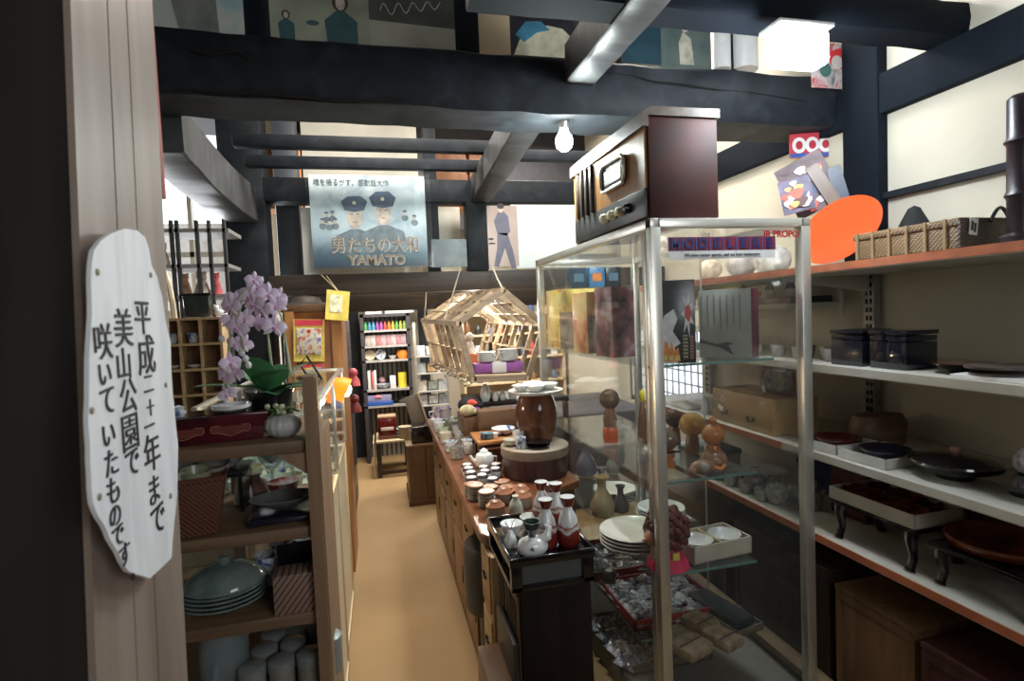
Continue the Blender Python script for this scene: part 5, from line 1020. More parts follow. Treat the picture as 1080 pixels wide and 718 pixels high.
# fourth board
ZB = LZ[3]
gj = thing('glass_jar', 'clear ribbed glass jar with a handle on the lowest board', 'jar', (-.435, 1.54, ZB)); MB().lathe([(.04, 0), (.056, .01), (.058, .15), (.05, .17), (.05, .19), (.046, .19), (.046, .165), (.052, .145), (.05, .014), (.001, .01)], n=48, rib=.02, ribn=16).build('jar_body', glass((.85, .92, .94), .88), gj)
MB().tube([(.0, -.055, .14), (0, -.08, .13), (0, -.08, .08), (0, -.056, .06)], .006).build('handle', glass((.85, .92, .94), .88), gj)
LIDM = plain((.3, .33, .32), .35, .3)
jar0 = None; kk = 0
for (x, y, lab) in ((-.385, 1.49, 'front row, left'), (-.318, 1.5, 'front row, middle'), (-.25, 1.51, 'front row, right'), (-.205, 1.575, 'right end beside the panel'), (-.37, 1.565, 'second row, left'), (-.3, 1.575, 'second row, middle'), (-.24, 1.64, 'second row, right'), (-.36, 1.64, 'back row, left'), (-.3, 1.65, 'back row, middle')):
    lb_ = 'round lidded jar on the lowest board, ' + lab
    if jar0 is None:
        jar0 = thing('lidded_jar', lb_, 'jar', (x + .025, y, ZB), group='round jars on the lowest board'); jar0.scale = (1.3, 1.3, 1.6); MB().lathe([(.02, 0), (.024, .004), (.024, .05), (.022, .052)], n=20).build('jar_body', plain((.25, .24, .2), .3), jar0); MB().lathe([(.0255, .05), (.0255, .064), (.022, .067), (.001, .0675)], n=20).build('lid', LIDM, jar0)
    else: dup(jar0, (x + .025, y, ZB), label=lb_)

# ================================================================ LEFT REAR: PIGEONHOLES, STAND, WINDOW THINGS
pg = thing('pigeonhole_shelf', 'small light-wood pigeonhole shelf with cups left of the orchid', 'shelf', (0, 0, 0))
px0, px1, pz0, pz1, py = -.98, -.612, 1.13, 1.53, 2.4
PW = wood((.4, .24, .12), (.58, .4, .22), 'x', .5)
bm_ = MB().bb(px0, px1, py + .1, py + .108, pz0, pz1)
bm_.build('back_board', wood((.2, .1, .05), (.3, .17, .09), 'x', .6), pg)
for k in range(6): x = px0 + (px1 - px0) * k / 5; MB().bb(x - .005, x + .005, py, py + .1, pz0, pz1).build('divider', PW, pg)
for k in range(5): z = pz0 + (pz1 - pz0) * k / 4; MB().bb(px0, px1, py - .002, py + .1, z - .005, z + .005).build('cubby_board', PW, pg)
for k, (i, j, kind) in enumerate(((3, 3, 0), (3, 2, 1), (2, 3, 0), (2, 2, 1), (3, 1, 2) if 0 else (3, 0, 2), (2, 0, 0))):
    x = px0 + (px1 - px0) * (i + .5) / 5; z = pz0 + (pz1 - pz0) * j / 4 + .006
    if kind == 0: o = MB().lathe([(a * .75, b_ * .8) for a, b_ in CUPP], n=16).build('blue_white_cup', BW, None, (x, py + .04, z)); nm = 'blue and white cup'
    elif kind == 1: o = MB().lathe([(.015, 0), (.03, .01), (.032, .014), (.001, .008)], n=16).build('white_saucer', CERA, None, (x, py + .04, z)); nm = 'white saucer'
    else: o = MB().lathe([(.02, 0), (.028, .02), (.02, .04), (.001, .045)], n=16).build('white_pot', CERA, None, (x, py + .04, z)); nm = 'white lidded pot'
    tag(o, '%s in the pigeonhole shelf, %s column, %s row from the bottom' % (nm, ORD[i], ORD[j]), 'cup' if kind != 1 else 'saucer')
# support table beneath pigeonholes
tag(MB().bb(-1.5, -.6, 2.35, 3.2, .0, 1.12, .01).build('cloth_covered_table', plain((.5, .48, .45), .8)), 'pale cloth-covered stand beneath the pigeonhole shelf', 'table')
dp = thing('black_planter', 'dark glossy pot standing on the pigeonhole shelf', 'pot', (-.7, 2.46, 1.537)); MB().box((0, 0, .045), (.1, .07, .09), None, .006, taper=.88).build('pot_body', plain((.03, .04, .035), .15), dp); MB().bb(-.053, .053, -.038, .038, .085, .094, .002).build('rim', BLACK, dp)
o = thing('white_animal_figurine', 'tiny white animal figurine right of the dark glossy pot', 'figurine', (-.625, 2.45, 1.537)); MB().ball((0, 0, .015), .016, 10, (1.2, 1, .9)).ball((-.01, 0, .034), .011, 10).ball((-.016, 0, .044), .004, 6).ball((-.004, 0, .044), .004, 6).build('body', CERA, o)
# tall dark slatted stand in front of the window
sd = thing('slatted_stand', 'dark open wooden rack standing before the bright window', 'rack', (0, 0, 0)); Y_ = 2.9
def fr(px, py0, py1, m_=BEAMG, w=.014):
    a, b_ = P(px, py0, Y=Y_), P(px, py1, Y=Y_); b_.z = 1.12; MB().bb(a.x - w / 2, a.x + w / 2, Y_, Y_ + .02, b_.z, a.z).build('rack_post', m_, sd)
for px in (179, 185, 206, 219, 235): fr(px, 232, 337)
for py_ in (241, 279, 312):
    a, b_ = P(166, py_, Y=Y_), P(241, py_ + 2, Y=Y_); MB().bb(a.x, b_.x, Y_ - .0, Y_ + .25, a.z - .018, a.z).build('rack_shelf', plain((.2, .19, .18), .5), sd)
for k, (px, py_, s, c_, nm, lab) in enumerate(((172, 275, .035, (.5, .4, .3), 'cat_figurine', 'small brown and white cat figurine at the edge of the lettered sign'), (213, 300, .04, (.7, .6, .5), 'doll_figurine', 'cream doll figurine in the dark rack'), (228, 300, .03, (.6, .1, .12), 'red_ornament', 'red and white ornament in the dark rack'), (196, 305, .03, (.6, .35, .2), 'orange_ornament', 'pale orange ornament in the dark rack'))):
    p = P(px, py_, Y=2.98); zb = P(179, 312 if k else 279, Y=2.9).z + .001
    o = thing(nm, lab, 'ornament', (p.x, 2.98, zb)); MB().lathe([(s * .8, 0), (s * .9, .02), (s * .5, .07), (s * .3, .08)], n=14).ball((0, 0, .09), s * .6, 12).ball((-s * .4, 0, .09 + s * .5), s * .2, 8).ball((s * .4, 0, .09 + s * .5), s * .2, 8).build('figure', plain(c_, .5, var=.5, scale=30), o)
tag(MB().tube([P(172, 285, Y=2.5), P(178, 300, Y=2.5), P(182, 320, Y=2.5), P(184, 336, Y=2.5)], .012).build('tusk_ornament', plain((.7, .6, .42), .4)), 'cream curved horn-like ornament beside the dark rack', 'ornament')
tag(MB().bb(-1.6, -1.1, 3.6, 4.7, 0, 1.6, .02).build('covered_stack', plain((.6, .55, .5), .8, var=.3, scale=6)), 'pale covered stack of goods under the window', 'stack')

# orange-brown cabinet behind the orchid with hanging toy packages
oc = thing('display_cabinet', 'orange-brown wooden cabinet behind the orchid with toys hung on it', 'cabinet', (0, 0, 0)); Y_ = 3.4
a, b_ = P(300, 326, Y=Y_), P(368, 470, Y=Y_)
MB().bb(a.x, b_.x, Y_, Y_ + .4, 0, a.z, .006).build('cabinet_body', ORW, oc)
MB().bb(a.x - .02, b_.x + .02, Y_ - .02, Y_ + .42, a.z - .02, a.z + .02, .004).build('cornice', BRW, oc)
MB().bb(a.x, a.x + .05, Y_ - .02, Y_, 0, a.z).bb(b_.x - .06, b_.x, Y_ - .02, Y_, 0, a.z).build('door_stile', wood((.3, .12, .035), (.42, .2, .07), 'z', .35), oc)
def pack(px0, py0, px1, py1, Y, c_bg, c_in, lab, name='toy_package', tilt=0.0):
    a, b_ = P(px0, py1, Y=Y), P(px1, py0, Y=Y); w_, h_ = b_.x - a.x, b_.z - a.z
    o = thing(name, lab, 'toy package', ((a.x + b_.x) / 2, Y, (a.z + b_.z) / 2), rot=(0, tilt, 0))
    MB().box((0, 0, 0), (w_, .004, h_)).build('card', plain(c_bg, .4, var=.2, scale=25), o)
    MB().box((0, -.006, -h_ * .02), (w_ * .8, .01, h_ * .62), None, .003).build('blister', ramped('toy_inside', (1, 1, 1), 26, ((.35, (.4, .04, .04)), (.5, c_in), (.7, (.15, .1, .3))), .15), o)
    MB().box((0, -.004, h_ * .42), (w_ * .9, .004, h_ * .14)).build('header', plain((.6, .05, .08), .4), o)
    return o
pack(311, 336, 341, 382, 3.36, (.72, .55, .12), (.7, .65, .5), 'yellow and red carded toy hanging on the orange-brown cabinet', tilt=.05)
pack(311, 384, 342, 398, 3.355, (.55, .12, .08), (.7, .6, .2), 'colourful card below the hanging yellow toy')
yc = P(356, 322, Y=3.34); o = thing('yellow_card', 'yellow picture card hanging on a string from the lintel', 'card', yc, rot=(0, .12, .3)); MB().box((0, 0, 0), (.13, .003, .17)).build('card', plain((.7, .55, .1), .5, var=.25, scale=15), o); MB().box((-.01, -.003, .01), (.07, .002, .1)).build('printed_picture', plain((.75, .7, .45), .5, var=.5, scale=30), o); MB().tube([(0, 0, .08), (-.03, .35, .2)], .003).tube([(0, 0, .08), (.0, .35, .2)], .003).build('string', plain((.5, .4, .25), .8), o)
sw = P(316, 318, Y=3.5); o = thing('curved_oddment', 'dark curved hat lying on the orange-brown cabinet', 'oddment', (sw.x + .02, 3.6, P(300, 326, Y=3.4).z + .02)); MB().lathe([(.17, 0), (.165, .006), (.1, .02), (.08, .05), (.04, .06), (.001, .065)], n=24).build('oddment_body', plain((.06, .045, .035), .6), o)  # stands for unidentified dark curved things; the brimmed shape is made up
# gooseneck lamp with orange shade
lp = P(355, 408, Y=2.6); gl = thing('desk_lamp', 'gooseneck lamp with a glowing orange shade at the glass counter', 'lamp', (lp.x, 2.6, 1.25))
hz = lp.z - 1.25
MB().lathe([(.05, 0), (.05, .01), (.01, .015)], n=18).build('base', BLACK, gl, loc=(-.12, 0, 0))
MB().tube([(-.12, 0, .01), (-.15, 0, .06), (-.12, 0, .1), (-.05, 0, hz + .02)], .005).build('neck', BLACK, gl)
MR = Matrix.Rotation(math.radians(115), 3, 'Y')
MB().lathe([(.056, -.05), (.054, -.02), (.04, .015), (.014, .035)], n=24, M=Matrix.Rotation(math.radians(-65), 3, 'Y')).build('lamp_shade', emis((1, .2, .01), 1.1), gl, (0, 0, hz))
MB().ball((.03, 0, -.014), .034, 14).build('lamp_bulb', emis((1, .85, .6), 14), gl, (0, 0, hz))
point('desk_lamp_light', (lp.x + .07, 2.58, lp.z - .05), 3, (1, .8, .5), .03)
# dark tall item and pink figure between cabinet and bookcase
o = thing('dark_cabinet', 'narrow dark glass-fronted cabinet at the end of the left side', 'cabinet', (0, 0, 0)); a = P(371, 340, Y=4.6)
MB().bb(-.72, -.25, 4.4, 4.9, 0, 1.5, .006).build('cabinet_body', DARK, o); MB().bb(-.246, -.243, 4.45, 4.85, .2, 1.4).build('glass_front', CLEAR, o)
for k, (z, c_, lab) in enumerate(((1.0, (.6, .1, .12), 'pink-red doll hanging at the dark cabinet'), (.8, (.2, .02, .02), 'dark red bundle hanging below the pink-red doll'))):
    o = thing('hanging_doll', lab, 'doll', (-.215, 4.36, z)); MB().ball((0, 0, .1), .035, 12).lathe([(.05, 0), (.045, .04), (.02, .08)], n=12).build('doll_body', plain(c_, .5, var=.4, scale=30), o)
# ================================================================ LONG COUNTER TABLE
ZC = .75
ct = thing('long_counter', 'long reddish-brown counter table crowded with crockery beside the aisle', 'table', (0, 0, 0))
XA, XB, YA, YB = .295, .83, 1.78, 4.1
pts = [(.64, YA, ZC - .035), (.66, 2.2, ZC - .035), (XB, 2.3, ZC - .035), (XB, 3.3, ZC - .035), (.5, 3.32, ZC - .035), (.5, YB, ZC - .035), (XA, YB, ZC - .035), (XA, YA + .1, ZC - .035)] + [(XA + .1 - .1 * math.cos(a), YA + .1 - .1 * math.sin(a), ZC - .035) for a in [PI / 2 * k / 6 for k in range(1, 7)]]
o = MB().prism(pts, (0, 0, .035)).build('tabletop', wood((.09, .028, .012), (.19, .07, .03), 'y', .3, coat=.25), ct)
bv = o.modifiers.new('b', 'BEVEL'); bv.width = .006; bv.segments = 2
MB().bb(.34, .62, 2.24, 2.32, 0, ZC - .036).bb(.34, XB - .02, 2.32, 3.28, 0, ZC - .035, .004).bb(.34, .48, 3.28, YB - .03, 0, ZC - .036).build('cabinet_body', BRW, ct)
for k in range(5):
    y0 = 2.25 + k * .36
    d_ = MB().bb(.332, .34, y0, y0 + .34, .42, .69, .003).build('drawer', wood((.16, .08, .035), (.28, .15, .07), 'y', .4), ct)
    MB().tube([(.33, y0 + .19 + .03 * math.cos(a), .55 - .02 * math.sin(a)) for a in [PI * i / 8 for i in range(9)]], .004, 6).build('handle', BLACK, d_)
    d_ = MB().bb(.332, .34, y0, y0 + .34, .06, .4, .003).build('door_panel', wood((.16, .08, .035), (.28, .15, .07), 'z', .4), ct)
    MB().bb(.328, .333, y0 + .02, y0 + .035, .2, .28).build('hinge', BLACK, d_)
# near chest, bucket, low chest
nc = thing('light_wood_chest', 'light wooden drawer chest with iron handles under the counter end', 'chest', (0, 0, 0))
MB().bb(.315, .6, 1.76, 1.93, 0, .7, .004).build('chest_body', wood((.3, .18, .08), (.46, .3, .15), 'z', .5), nc)
for z in (.14, .37, .6):
    d_ = MB().bb(.309, .316, 1.775, 1.92, z - .1, z + .1, .002).build('drawer', wood((.34, .2, .09), (.5, .33, .17), 'y', .5), nc)
    MB().tube([(.306, 1.85 + .022 * math.cos(a), z + .01 - .018 * math.sin(a)) for a in [PI * i / 8 for i in range(9)]], .0035, 6).lathe([(.008, -.003), (.001, .003)], (.307, 1.85, z + .012), 8).build('iron_handle', BLACK, d_)
tag(MB().lathe([(.1, 0), (.115, .02), (.12, .3), (.13, .5), (.135, .52), (.125, .52), (.11, .3), (.001, .02)], n=28).build('dark_bucket', plain((.045, .04, .038), .4), None, (.375, 2.09, 0)), 'dark round bucket pushed under the counter edge by the aisle', 'bucket') if 0 else None
tag(MB().lathe([(.06, 0), (.065, .02), (.065, .35), (.115, .37), (.12, .4), (.12, .6), (.11, .62), (.001, .6)], n=32).build('round_stool', plain((.05, .042, .038), .4), None, (.385, 2.085, 0)), 'dark round stool pushed in below the counter edge at the aisle', 'stool')
lc = thing('low_chest', 'low brown drawer chest on the floor with a white price tag', 'chest', (0, 0, 0))
MB().bb(.235, .315, 1.28, 1.62, 0, .5, .004).build('chest_body', wood((.1, .05, .025), (.17, .09, .045), 'y', .4), lc)
MB().bb(.3, .314, 1.4, 1.62, .5, .62, .002).build('upper_rail', DARK, lc)
tgx = P(520, 705, X=.26)
tg = MB().bb(-.001, .001, -.016, .016, -.022, .022).build('price_tag', PAPER, lc, (.275, 1.27, .47), rot=(0, .1, -1.5)); MB().ball((-.003, 0, .01), .004, 6).box((-.003, 0, -.008), (.001, .014, .003)).build('tag_writing', BLACK, tg)
# dark cabinet with tray rack
dc = thing('dark_side_cabinet', 'narrow very dark cabinet carrying the black bottle rack', 'cabinet', (0, 0, 0))
dm = wood((.008, .0045, .0035), (.02, .011, .008), 'z', .7)
dm.node_tree.nodes['Principled BSDF'].inputs['Specular IOR Level'].default_value = .15
MB().bb(.325, .525, 1.4, 1.68, 0, .765, .003).build('cabinet_body', dm, dc)
for y0, y1, z0, z1_ in ((1.41, 1.53, .4, .74), (1.55, 1.67, .4, .74), (1.41, 1.53, .03, .36), (1.55, 1.67, .03, .36)):
    d_ = MB().bb(.318, .326, y0, y1, z0, z1_, .002).build('side_door', BRW, dc); MB().bb(.3165, .3185, y0 + .015, y1 - .015, z0 + .02, z1_ - .02).build('door_inset', dm, d_)
    MB().ball((.316, y1 - .012, (z0 + z1_) / 2), .005, 8).build('door_knob', STEEL, d_)
rk = thing('tray_rack', 'glossy black lacquer rack with open slots under five sake bottles', 'rack', (0, 0, 0))
a0, a1, b0, b1, zr = .3, .53, 1.385, 1.7, .855
MB().bb(a0, a1, b0, b1, zr - .016, zr - .008, .002).build('rack_top', LACQ, rk)
MB().bb(a0 - .004, a0 + .004, b0 - .004, b1, zr - .02, zr + .004, .002).bb(a1 - .004, a1 + .004, b0 - .004, b1, zr - .02, zr + .004, .002).bb(a0, a1, b0 - .004, b0 + .004, zr - .02, zr + .004, .002).bb(a0, a1, b1 - .004, b1 + .004, zr - .02, zr + .004, .002).build('rack_rim', LACQ, rk)
for x in (a0, a1 - .03):
    for y in (b0, b1 - .02): MB().bb(x, x + .03, y, y + .02, .766, zr - .016, .002).build('rack_leg', LACQ, rk)
MB().bb(a0, a1, b0, b1, .766, .78, .002).build('rack_base', LACQ, rk)
MB().bb(a0 + .03, a1 - .03, b0 + .012, b0 + .014, .78, .838).build('slot_plate', plain((.09, .1, .1), .3, .3), rk)
# sake bottles
def slope(c1, c2, split, wob): return banded('painted_bottle', 'Z', ((0, c2), (split - .12, c2), (split, c1), (.78, c1), (.8, c2), (1, c2)), .15, wob)
BOT = [(.001, 0), (.024, 0), (.029, .006), (.031, .02), (.03, .05), (.024, .078), (.014, .098), (.011, .108), (.0125, .118)]
NECK = [(.0122, .108), (.0165, .115), (.0205, .13), (.021, .134), (.0195, .134)]
wtred = banded('white_red_bottle', 'Z', ((0, (.13, .012, .008)), (.1, (.15, .016, .01)), (.34, (.2, .03, .02)), (.42, (.66, .66, .64)), (.5, (.3, .06, .04)), (.56, (.66, .66, .64)), (.62, (.66, .66, .64)), (1, (.68, .68, .66))), .12, .5)
REDN = plain((.14, .016, .01), .15, coat=.5)
for x, y, s, lab in ((577, 576, 1.0, 'front left'), (600, 574, 1.02, 'front right'), (563, 540, .98, 'back left'), (585, 536, 1.0, 'at the very back'), (594, 553, .98, 'right-hand middle')):
    q = P(x, y, Z=zr - .008)
    o = thing('sake_bottle', 'white sake bottle with red painting on the black rack, ' + lab, 'bottle', (min(max(q.x, a0 + .035), a1 - .035), min(max(q.y, b0 + .04), b1 + .12), zr - .008 if q.y < b1 + .03 else zr - .03), rr.uniform(0, 6), 'red and white sake bottles')
    if q.y > b1 - .03: o.location.y = b1 - .045 - (.0 if lab == 'at the very back' else .03)
    MB().lathe([(a * s, b * s) for a, b in BOT], n=28).build('bottle_body', wtred, o); MB().lathe([(a * s, b * s) for a, b in NECK[:-1]] + [(.0195 * s, .1335 * s)], n=28).build('flared_lip', REDN, o); MB().lathe([(.0205 * s, .1342 * s), (.0185 * s, .1346 * s), (.01 * s, .122 * s), (.001, .118 * s)], n=28).build('white_mouth', CERA, o)
# bird-like sake vessel
q = P(567, 588, Z=zr); bv_ = thing('spouted_vessel', 'white curled sake vessel with dark green cup mouth on the rack front', 'vessel', (.372, 1.43, zr - .008))
MB().lathe([(.001, 0), (.03, 0), (.04, .01), (.042, .022), (.034, .038), (.016, .046), (.001, .047)], n=28, sx=1.05, sy=.8).tube([(.015, 0, .03), (.04, -.01, .045), (.046, -.005, .068), (.036, 0, .072)], [.016, .013, .009, .005], 10).build('vessel_body', CERA, bv_)
MB().lathe([(.01, .04), (.012, .06), (.02, .068), (.024, .078), (.024, .088), (.021, .088), (.018, .078), (.001, .074)], n=24).build('cup_mouth', plain((.02, .035, .028), .12, coat=.5), bv_)
MB().tube([(-.008, -.036, .03), (-.012, -.037, .026), (-.006, -.038, .023)], .0022).build('leaf_mark', plain((.03, .04, .03), .3), bv_)
tag(MB().lathe([(.015, 0), (.028, .02), (.033, .04), (.031, .04), (.001, .015)], n=24).build('white_bowl', CERA, None, (.345, 1.56, zr - .008)), 'white bowl behind the curled vessel on the rack', 'bowl')
tag(MB().lathe([(.018, 0), (.03, .02), (.034, .036), (.032, .036), (.001, .015)], n=24).build('celadon_bowl', plain((.55, .58, .54), .2), None, (.415, 1.6, zr - .008)), 'pale grey-green bowl behind the curled vessel, right of the white bowl', 'bowl')
o = thing('small_bottle', 'small white bottle with dark leaf tie beside the curled vessel', 'bottle', (.43, 1.5, zr - .008)); MB().lathe([(.001, 0), (.02, 0), (.022, .015), (.014, .035), (.007, .048), (.009, .055)], n=18).build('bottle_body', CERA, o); MB().box((0, 0, .05), (.03, .006, .005), Matrix.Rotation(.4, 3, 'Y')).build('leaf_tie', plain((.02, .04, .02), .6), o)
o = thing('red_stem_vase', 'little white vase with red twigs on the left of the rack', 'vase', (.325, 1.49, zr - .008)); MB().lathe([(.001, 0), (.015, 0), (.018, .02), (.008, .04), (.006, .045)], n=16).build('vase_body', CERA, o); MB().tube([(0, 0, .04), (.008, 0, .065), (.018, 0, .08)], .0012, 5).tube([(0, 0, .04), (-.008, 0, .06), (-.014, 0, .07)], .0012, 5).build('red_twig', plain((.4, .04, .03), .5), o)

# crockery on the counter
def C7(x, y): return x / 5.13 + 440, y / 5.13 + 430
tiny = [(.001, .003), (.02, .0), (.027, .008), (.03, .026), (.027, .036), (.018, .042), (.012, .043)]
WB = banded('white_dark_cup', 'Z', ((0, (.66, .66, .64)), (.6, (.68, .68, .66)), (.68, (.05, .035, .04)), (.9, (.05, .035, .04)), (.95, (.7, .7, .68)), (1, (.7, .7, .68))), .15, .1)
for k, (x, y, lab) in enumerate(((272, 355, 'far end'), (280, 375, 'second from the far end'), (292, 398, 'third from the far end'), (296, 430, 'nearest'))):
    q = P(*C7(x, y), Z=ZC); tag(MB().lathe([(a, b * 1.15) for a, b in tiny], n=18).build('white_cup', WB, None, (q.x, q.y, ZC)), 'dark-banded white cup in the aisle-side row on the counter, ' + lab, 'cup', 'dark-banded white cups')
for k, (x, y, lab) in enumerate(((360, 365, 'far end'), (368, 388, 'second from the far end'), (352, 412, 'third from the far end'), (410, 432, 'nearest'), (428, 350, 'far right'), (425, 375, 'middle right'))):
    q = P(*C7(x, y), Z=ZC); tag(MB().lathe([(a, b * 1.1) for a, b in tiny], n=18).build('white_cup', WB, None, (q.x, q.y, ZC)), 'dark-banded white cup in the inner row on the counter, ' + lab, 'cup', 'dark-banded white cups')
q = P(*C7(365, 325), Z=ZC); tp = thing('white_teapot', 'white lidded teapot in front of the round wooden tub', 'teapot', (q.x, q.y, ZC)); MB().lathe([(a * .95, b) for a, b in TP], n=22).build('pot_body', CERA, tp); MB().tube([(-.035, 0, .03), (-.06, 0, .05), (-.068, 0, .068)], [.011, .008, .006]).build('spout', CERA, tp); MB().tube([(.035, 0, .055), (.06, 0, .05), (.06, 0, .025), (.04, 0, .02)], .005).build('handle', CERA, tp)
STN = banded('brown_top_cup', 'Z', ((0, (.2, .19, .16)), (.55, (.28, .26, .22)), (.68, (.36, .15, .08)), (1, (.3, .14, .08))), .3, .2)
DSC = [(.001, .0), (.026, .0), (.032, .004), (.034, .012), (.03, .013), (.001, .006)]
for k, (x, y, n, lab) in enumerate(((300, 470, 4, 'by the aisle edge, far'), (318, 495, 5, 'by the aisle edge, middle'), (378, 532, 5, 'dark ribbed stack, near'), (398, 470, 3, 'middle, far'), (425, 590, 0, 'nearest the rack, left'), (460, 440, 3, 'against the tub, left'), (492, 470, 3, 'against the tub, right'), (472, 515, 0, 'middle, near'), (562, 500, 0, 'by the red bottles, far'), (572, 535, 0, 'by the red bottles, near'))):
    q = P(*C7(x, y), Z=ZC)
    if n:
        for i in range(n):
            o = MB().lathe(DSC, n=20).build('stacked_cup', GREYC if i < n - 1 else STN, None, (q.x, q.y, ZC + i * .0122)); tag(o, 'speckled stoneware dish in the stack %s, %s' % (lab, 'topmost' if i == n - 1 else '%s from the bottom' % ORD[i]), 'dish', 'stoneware stacks on the counter')
    else: tag(MB().lathe([(.001, 0), (.03, 0), (.036, .008), (.036, .045), (.024, .056), (.02, .062), (.018, .06), (.001, .05)], n=22).build('brown_topped_pot', STN, None, (q.x, q.y, ZC)), 'grey pot with brown shoulder on the counter, ' + lab, 'pot')
q = P(*C7(535, 575), Z=ZC); tag(MB().lathe([(.001, 0), (.026, 0), (.03, .012), (.022, .045), (.01, .062), (.013, .07), (.008, .07)], n=20).build('pear_bottle', plain((.5, .5, .42), .2), None, (q.x, q.y, ZC)), 'small pale pear-shaped bottle left of the red sake bottles', 'bottle')
q = P(*C7(700, 470), Z=ZC + .06); tag(crumple(.09, .09, .05, 5).build('crumpled_paper', PAPER, None, (.56, 1.9, ZC + .0)), 'crumpled white paper between the red sake bottles', 'paper')
# round wooden tub with jar
tb = thing('round_tub', 'round dark wooden tub with a broad pale rim on the counter', 'tub', (.672, 2.47, ZC))
MB().lathe([(.001, 0), (.145, 0), (.15, .01), (.152, .1), (.001, .1)], n=44).build('tub_body', wood((.04, .018, .016), (.1, .05, .045), 'z', .4), tb)
MB().lathe([(.155, .095), (.158, .1), (.158, .135), (.152, .14), (.001, .14)], n=44).build('tub_rim', wood((.22, .17, .13), (.34, .28, .22), 'x', .6), tb)
jr = thing('glazed_jar', 'big glossy brown glazed jar on the round wooden tub', 'jar', (.705, 2.53, ZC + .141))
MB().lathe([(.001, 0), (.07, 0), (.075, .01), (.09, .05), (.1, .11), (.098, .16), (.085, .2), (.078, .215), (.082, .225), (.074, .228), (.07, .2), (.001, .18)], n=40).build('jar_body', ramped('drip_glaze', (1, 1, .45), 12, ((.3, (.07, .025, .015)), (.55, (.17, .07, .04)), (.8, (.26, .14, .09))), .1, dist=.8), jr)
pl_ = thing('round_platter', 'round pale board of white dishes resting on the brown jar', 'board', (.705, 2.53, ZC + .37)); MB().lathe([(.001, 0), (.125, 0), (.13, .006), (.13, .012), (.001, .012)], n=36).build('board_body', plain((.55, .55, .52), .4), pl_)
for k, (x, y, s, lab) in enumerate(((-.08, -.03, 1, 'left'), (-.02, -.07, 1.1, 'front'), (.05, -.03, 1.2, 'right'), (.0, .04, 1.2, 'back'))):
    tag(MB().lathe([(.02 * s, 0), (.03 * s, .015), (.042 * s, .03), (.04 * s, .031), (.001, .01)], n=20).build('white_shell_dish', CERA, None, (.705 + x, 2.53 + y, ZC + .383)), 'white shell-like dish on the round board over the jar, ' + lab, 'dish')
for x, y, nm, prof, m_, lab in ((.59, 2.4, 'blue_patterned_cup', [(.001, 0), (.022, 0), (.024, .006), (.024, .05), (.022, .05), (.001, .008)], BW, 'tall cup with dense blue pattern on the pale rim'), (.56, 2.47, 'beige_bowl', [(.02, 0), (.034, .01), (.038, .03), (.035, .03), (.001, .008)], plain((.5, .48, .4), .3), 'beige bowl at the left edge of the pale rim'), (.605, 2.5, 'white_goblet_cup', [(.02, 0), (.01, .012), (.026, .03), (.03, .06), (.028, .06), (.001, .02)], CERA, 'white footed cup behind the blue patterned cup')):
    tag(MB().lathe(prof, n=20).build(nm, m_, None, (x, y, ZC + .141)), lab, 'cup')
for i in range(3): tag(MB().lathe([(.02, 0), (.04, .004), (.055, .012), (.053, .013), (.001, .005)], n=24).build('black_saucer', LACQ, None, (.665, 2.385, ZC + .141 + i * .008)), 'black saucer on the pale rim, ' + ('lowest', 'middle', 'topmost')[i] + ' of the pile', 'saucer', 'pile of black saucers')
# small orange table and what stands around it
ot = thing('small_orange_table', 'small orange-brown stand with blue and white bowls on the counter', 'table', (.56, 2.86, ZC))
MB().bb(-.11, .11, -.13, .13, .09, .108, .003).build('stand_top', wood((.36, .14, .045), (.5, .22, .08), 'y', .3), ot)
for sx in (-1, 1):
    for sy in (-1, 1): MB().bb(sx * .09 - .012, sx * .09 + .012, sy * .11 - .012, sy * .11 + .012, 0, .09).build('leg', DARK, ot)
tag(MB().lathe([(.03, 0), (.05, .012), (.065, .035), (.062, .036), (.04, .012), (.001, .008)], n=28).build('blue_white_bowl', BW, None, (.61, 2.86, ZC + .109)), 'blue and white bowl on the small orange-brown stand', 'bowl')
for i in range(3): tag(MB().lathe([(.02, 0), (.03, .004), (.033, .011), (.03, .011), (.001, .006)], n=20).build('teal_dish', ramped('teal_ware', (1, 1, 1), 50, ((.4, (.02, .08, .14)), (.6, (.2, .35, .42))), .2), None, (.505, 2.79, ZC + .109 + i * .01)), 'teal dish stacked on the orange-brown stand, ' + ('lowest', 'middle', 'topmost')[i], 'dish', 'teal dishes on the stand')
tag(MB().lathe([(.013, 0), (.018, .03), (.016, .03), (.001, .004)], n=16).build('white_sake_cup', CERA, None, (.55, 2.78, ZC + .109)), 'little white cup at the front of the orange-brown stand', 'cup')
wbk = thing('wooden_block_box', 'brown upright wooden box behind the orange-brown stand', 'box', (.62, 3.08, ZC)); MB().box((0, 0, .15), (.21, .1, .12), None, .003).build('box_body', BRWX, wbk); MB().bb(-.1, .1, -.045, .045, 0, .09).build('plinth', DARK, wbk)
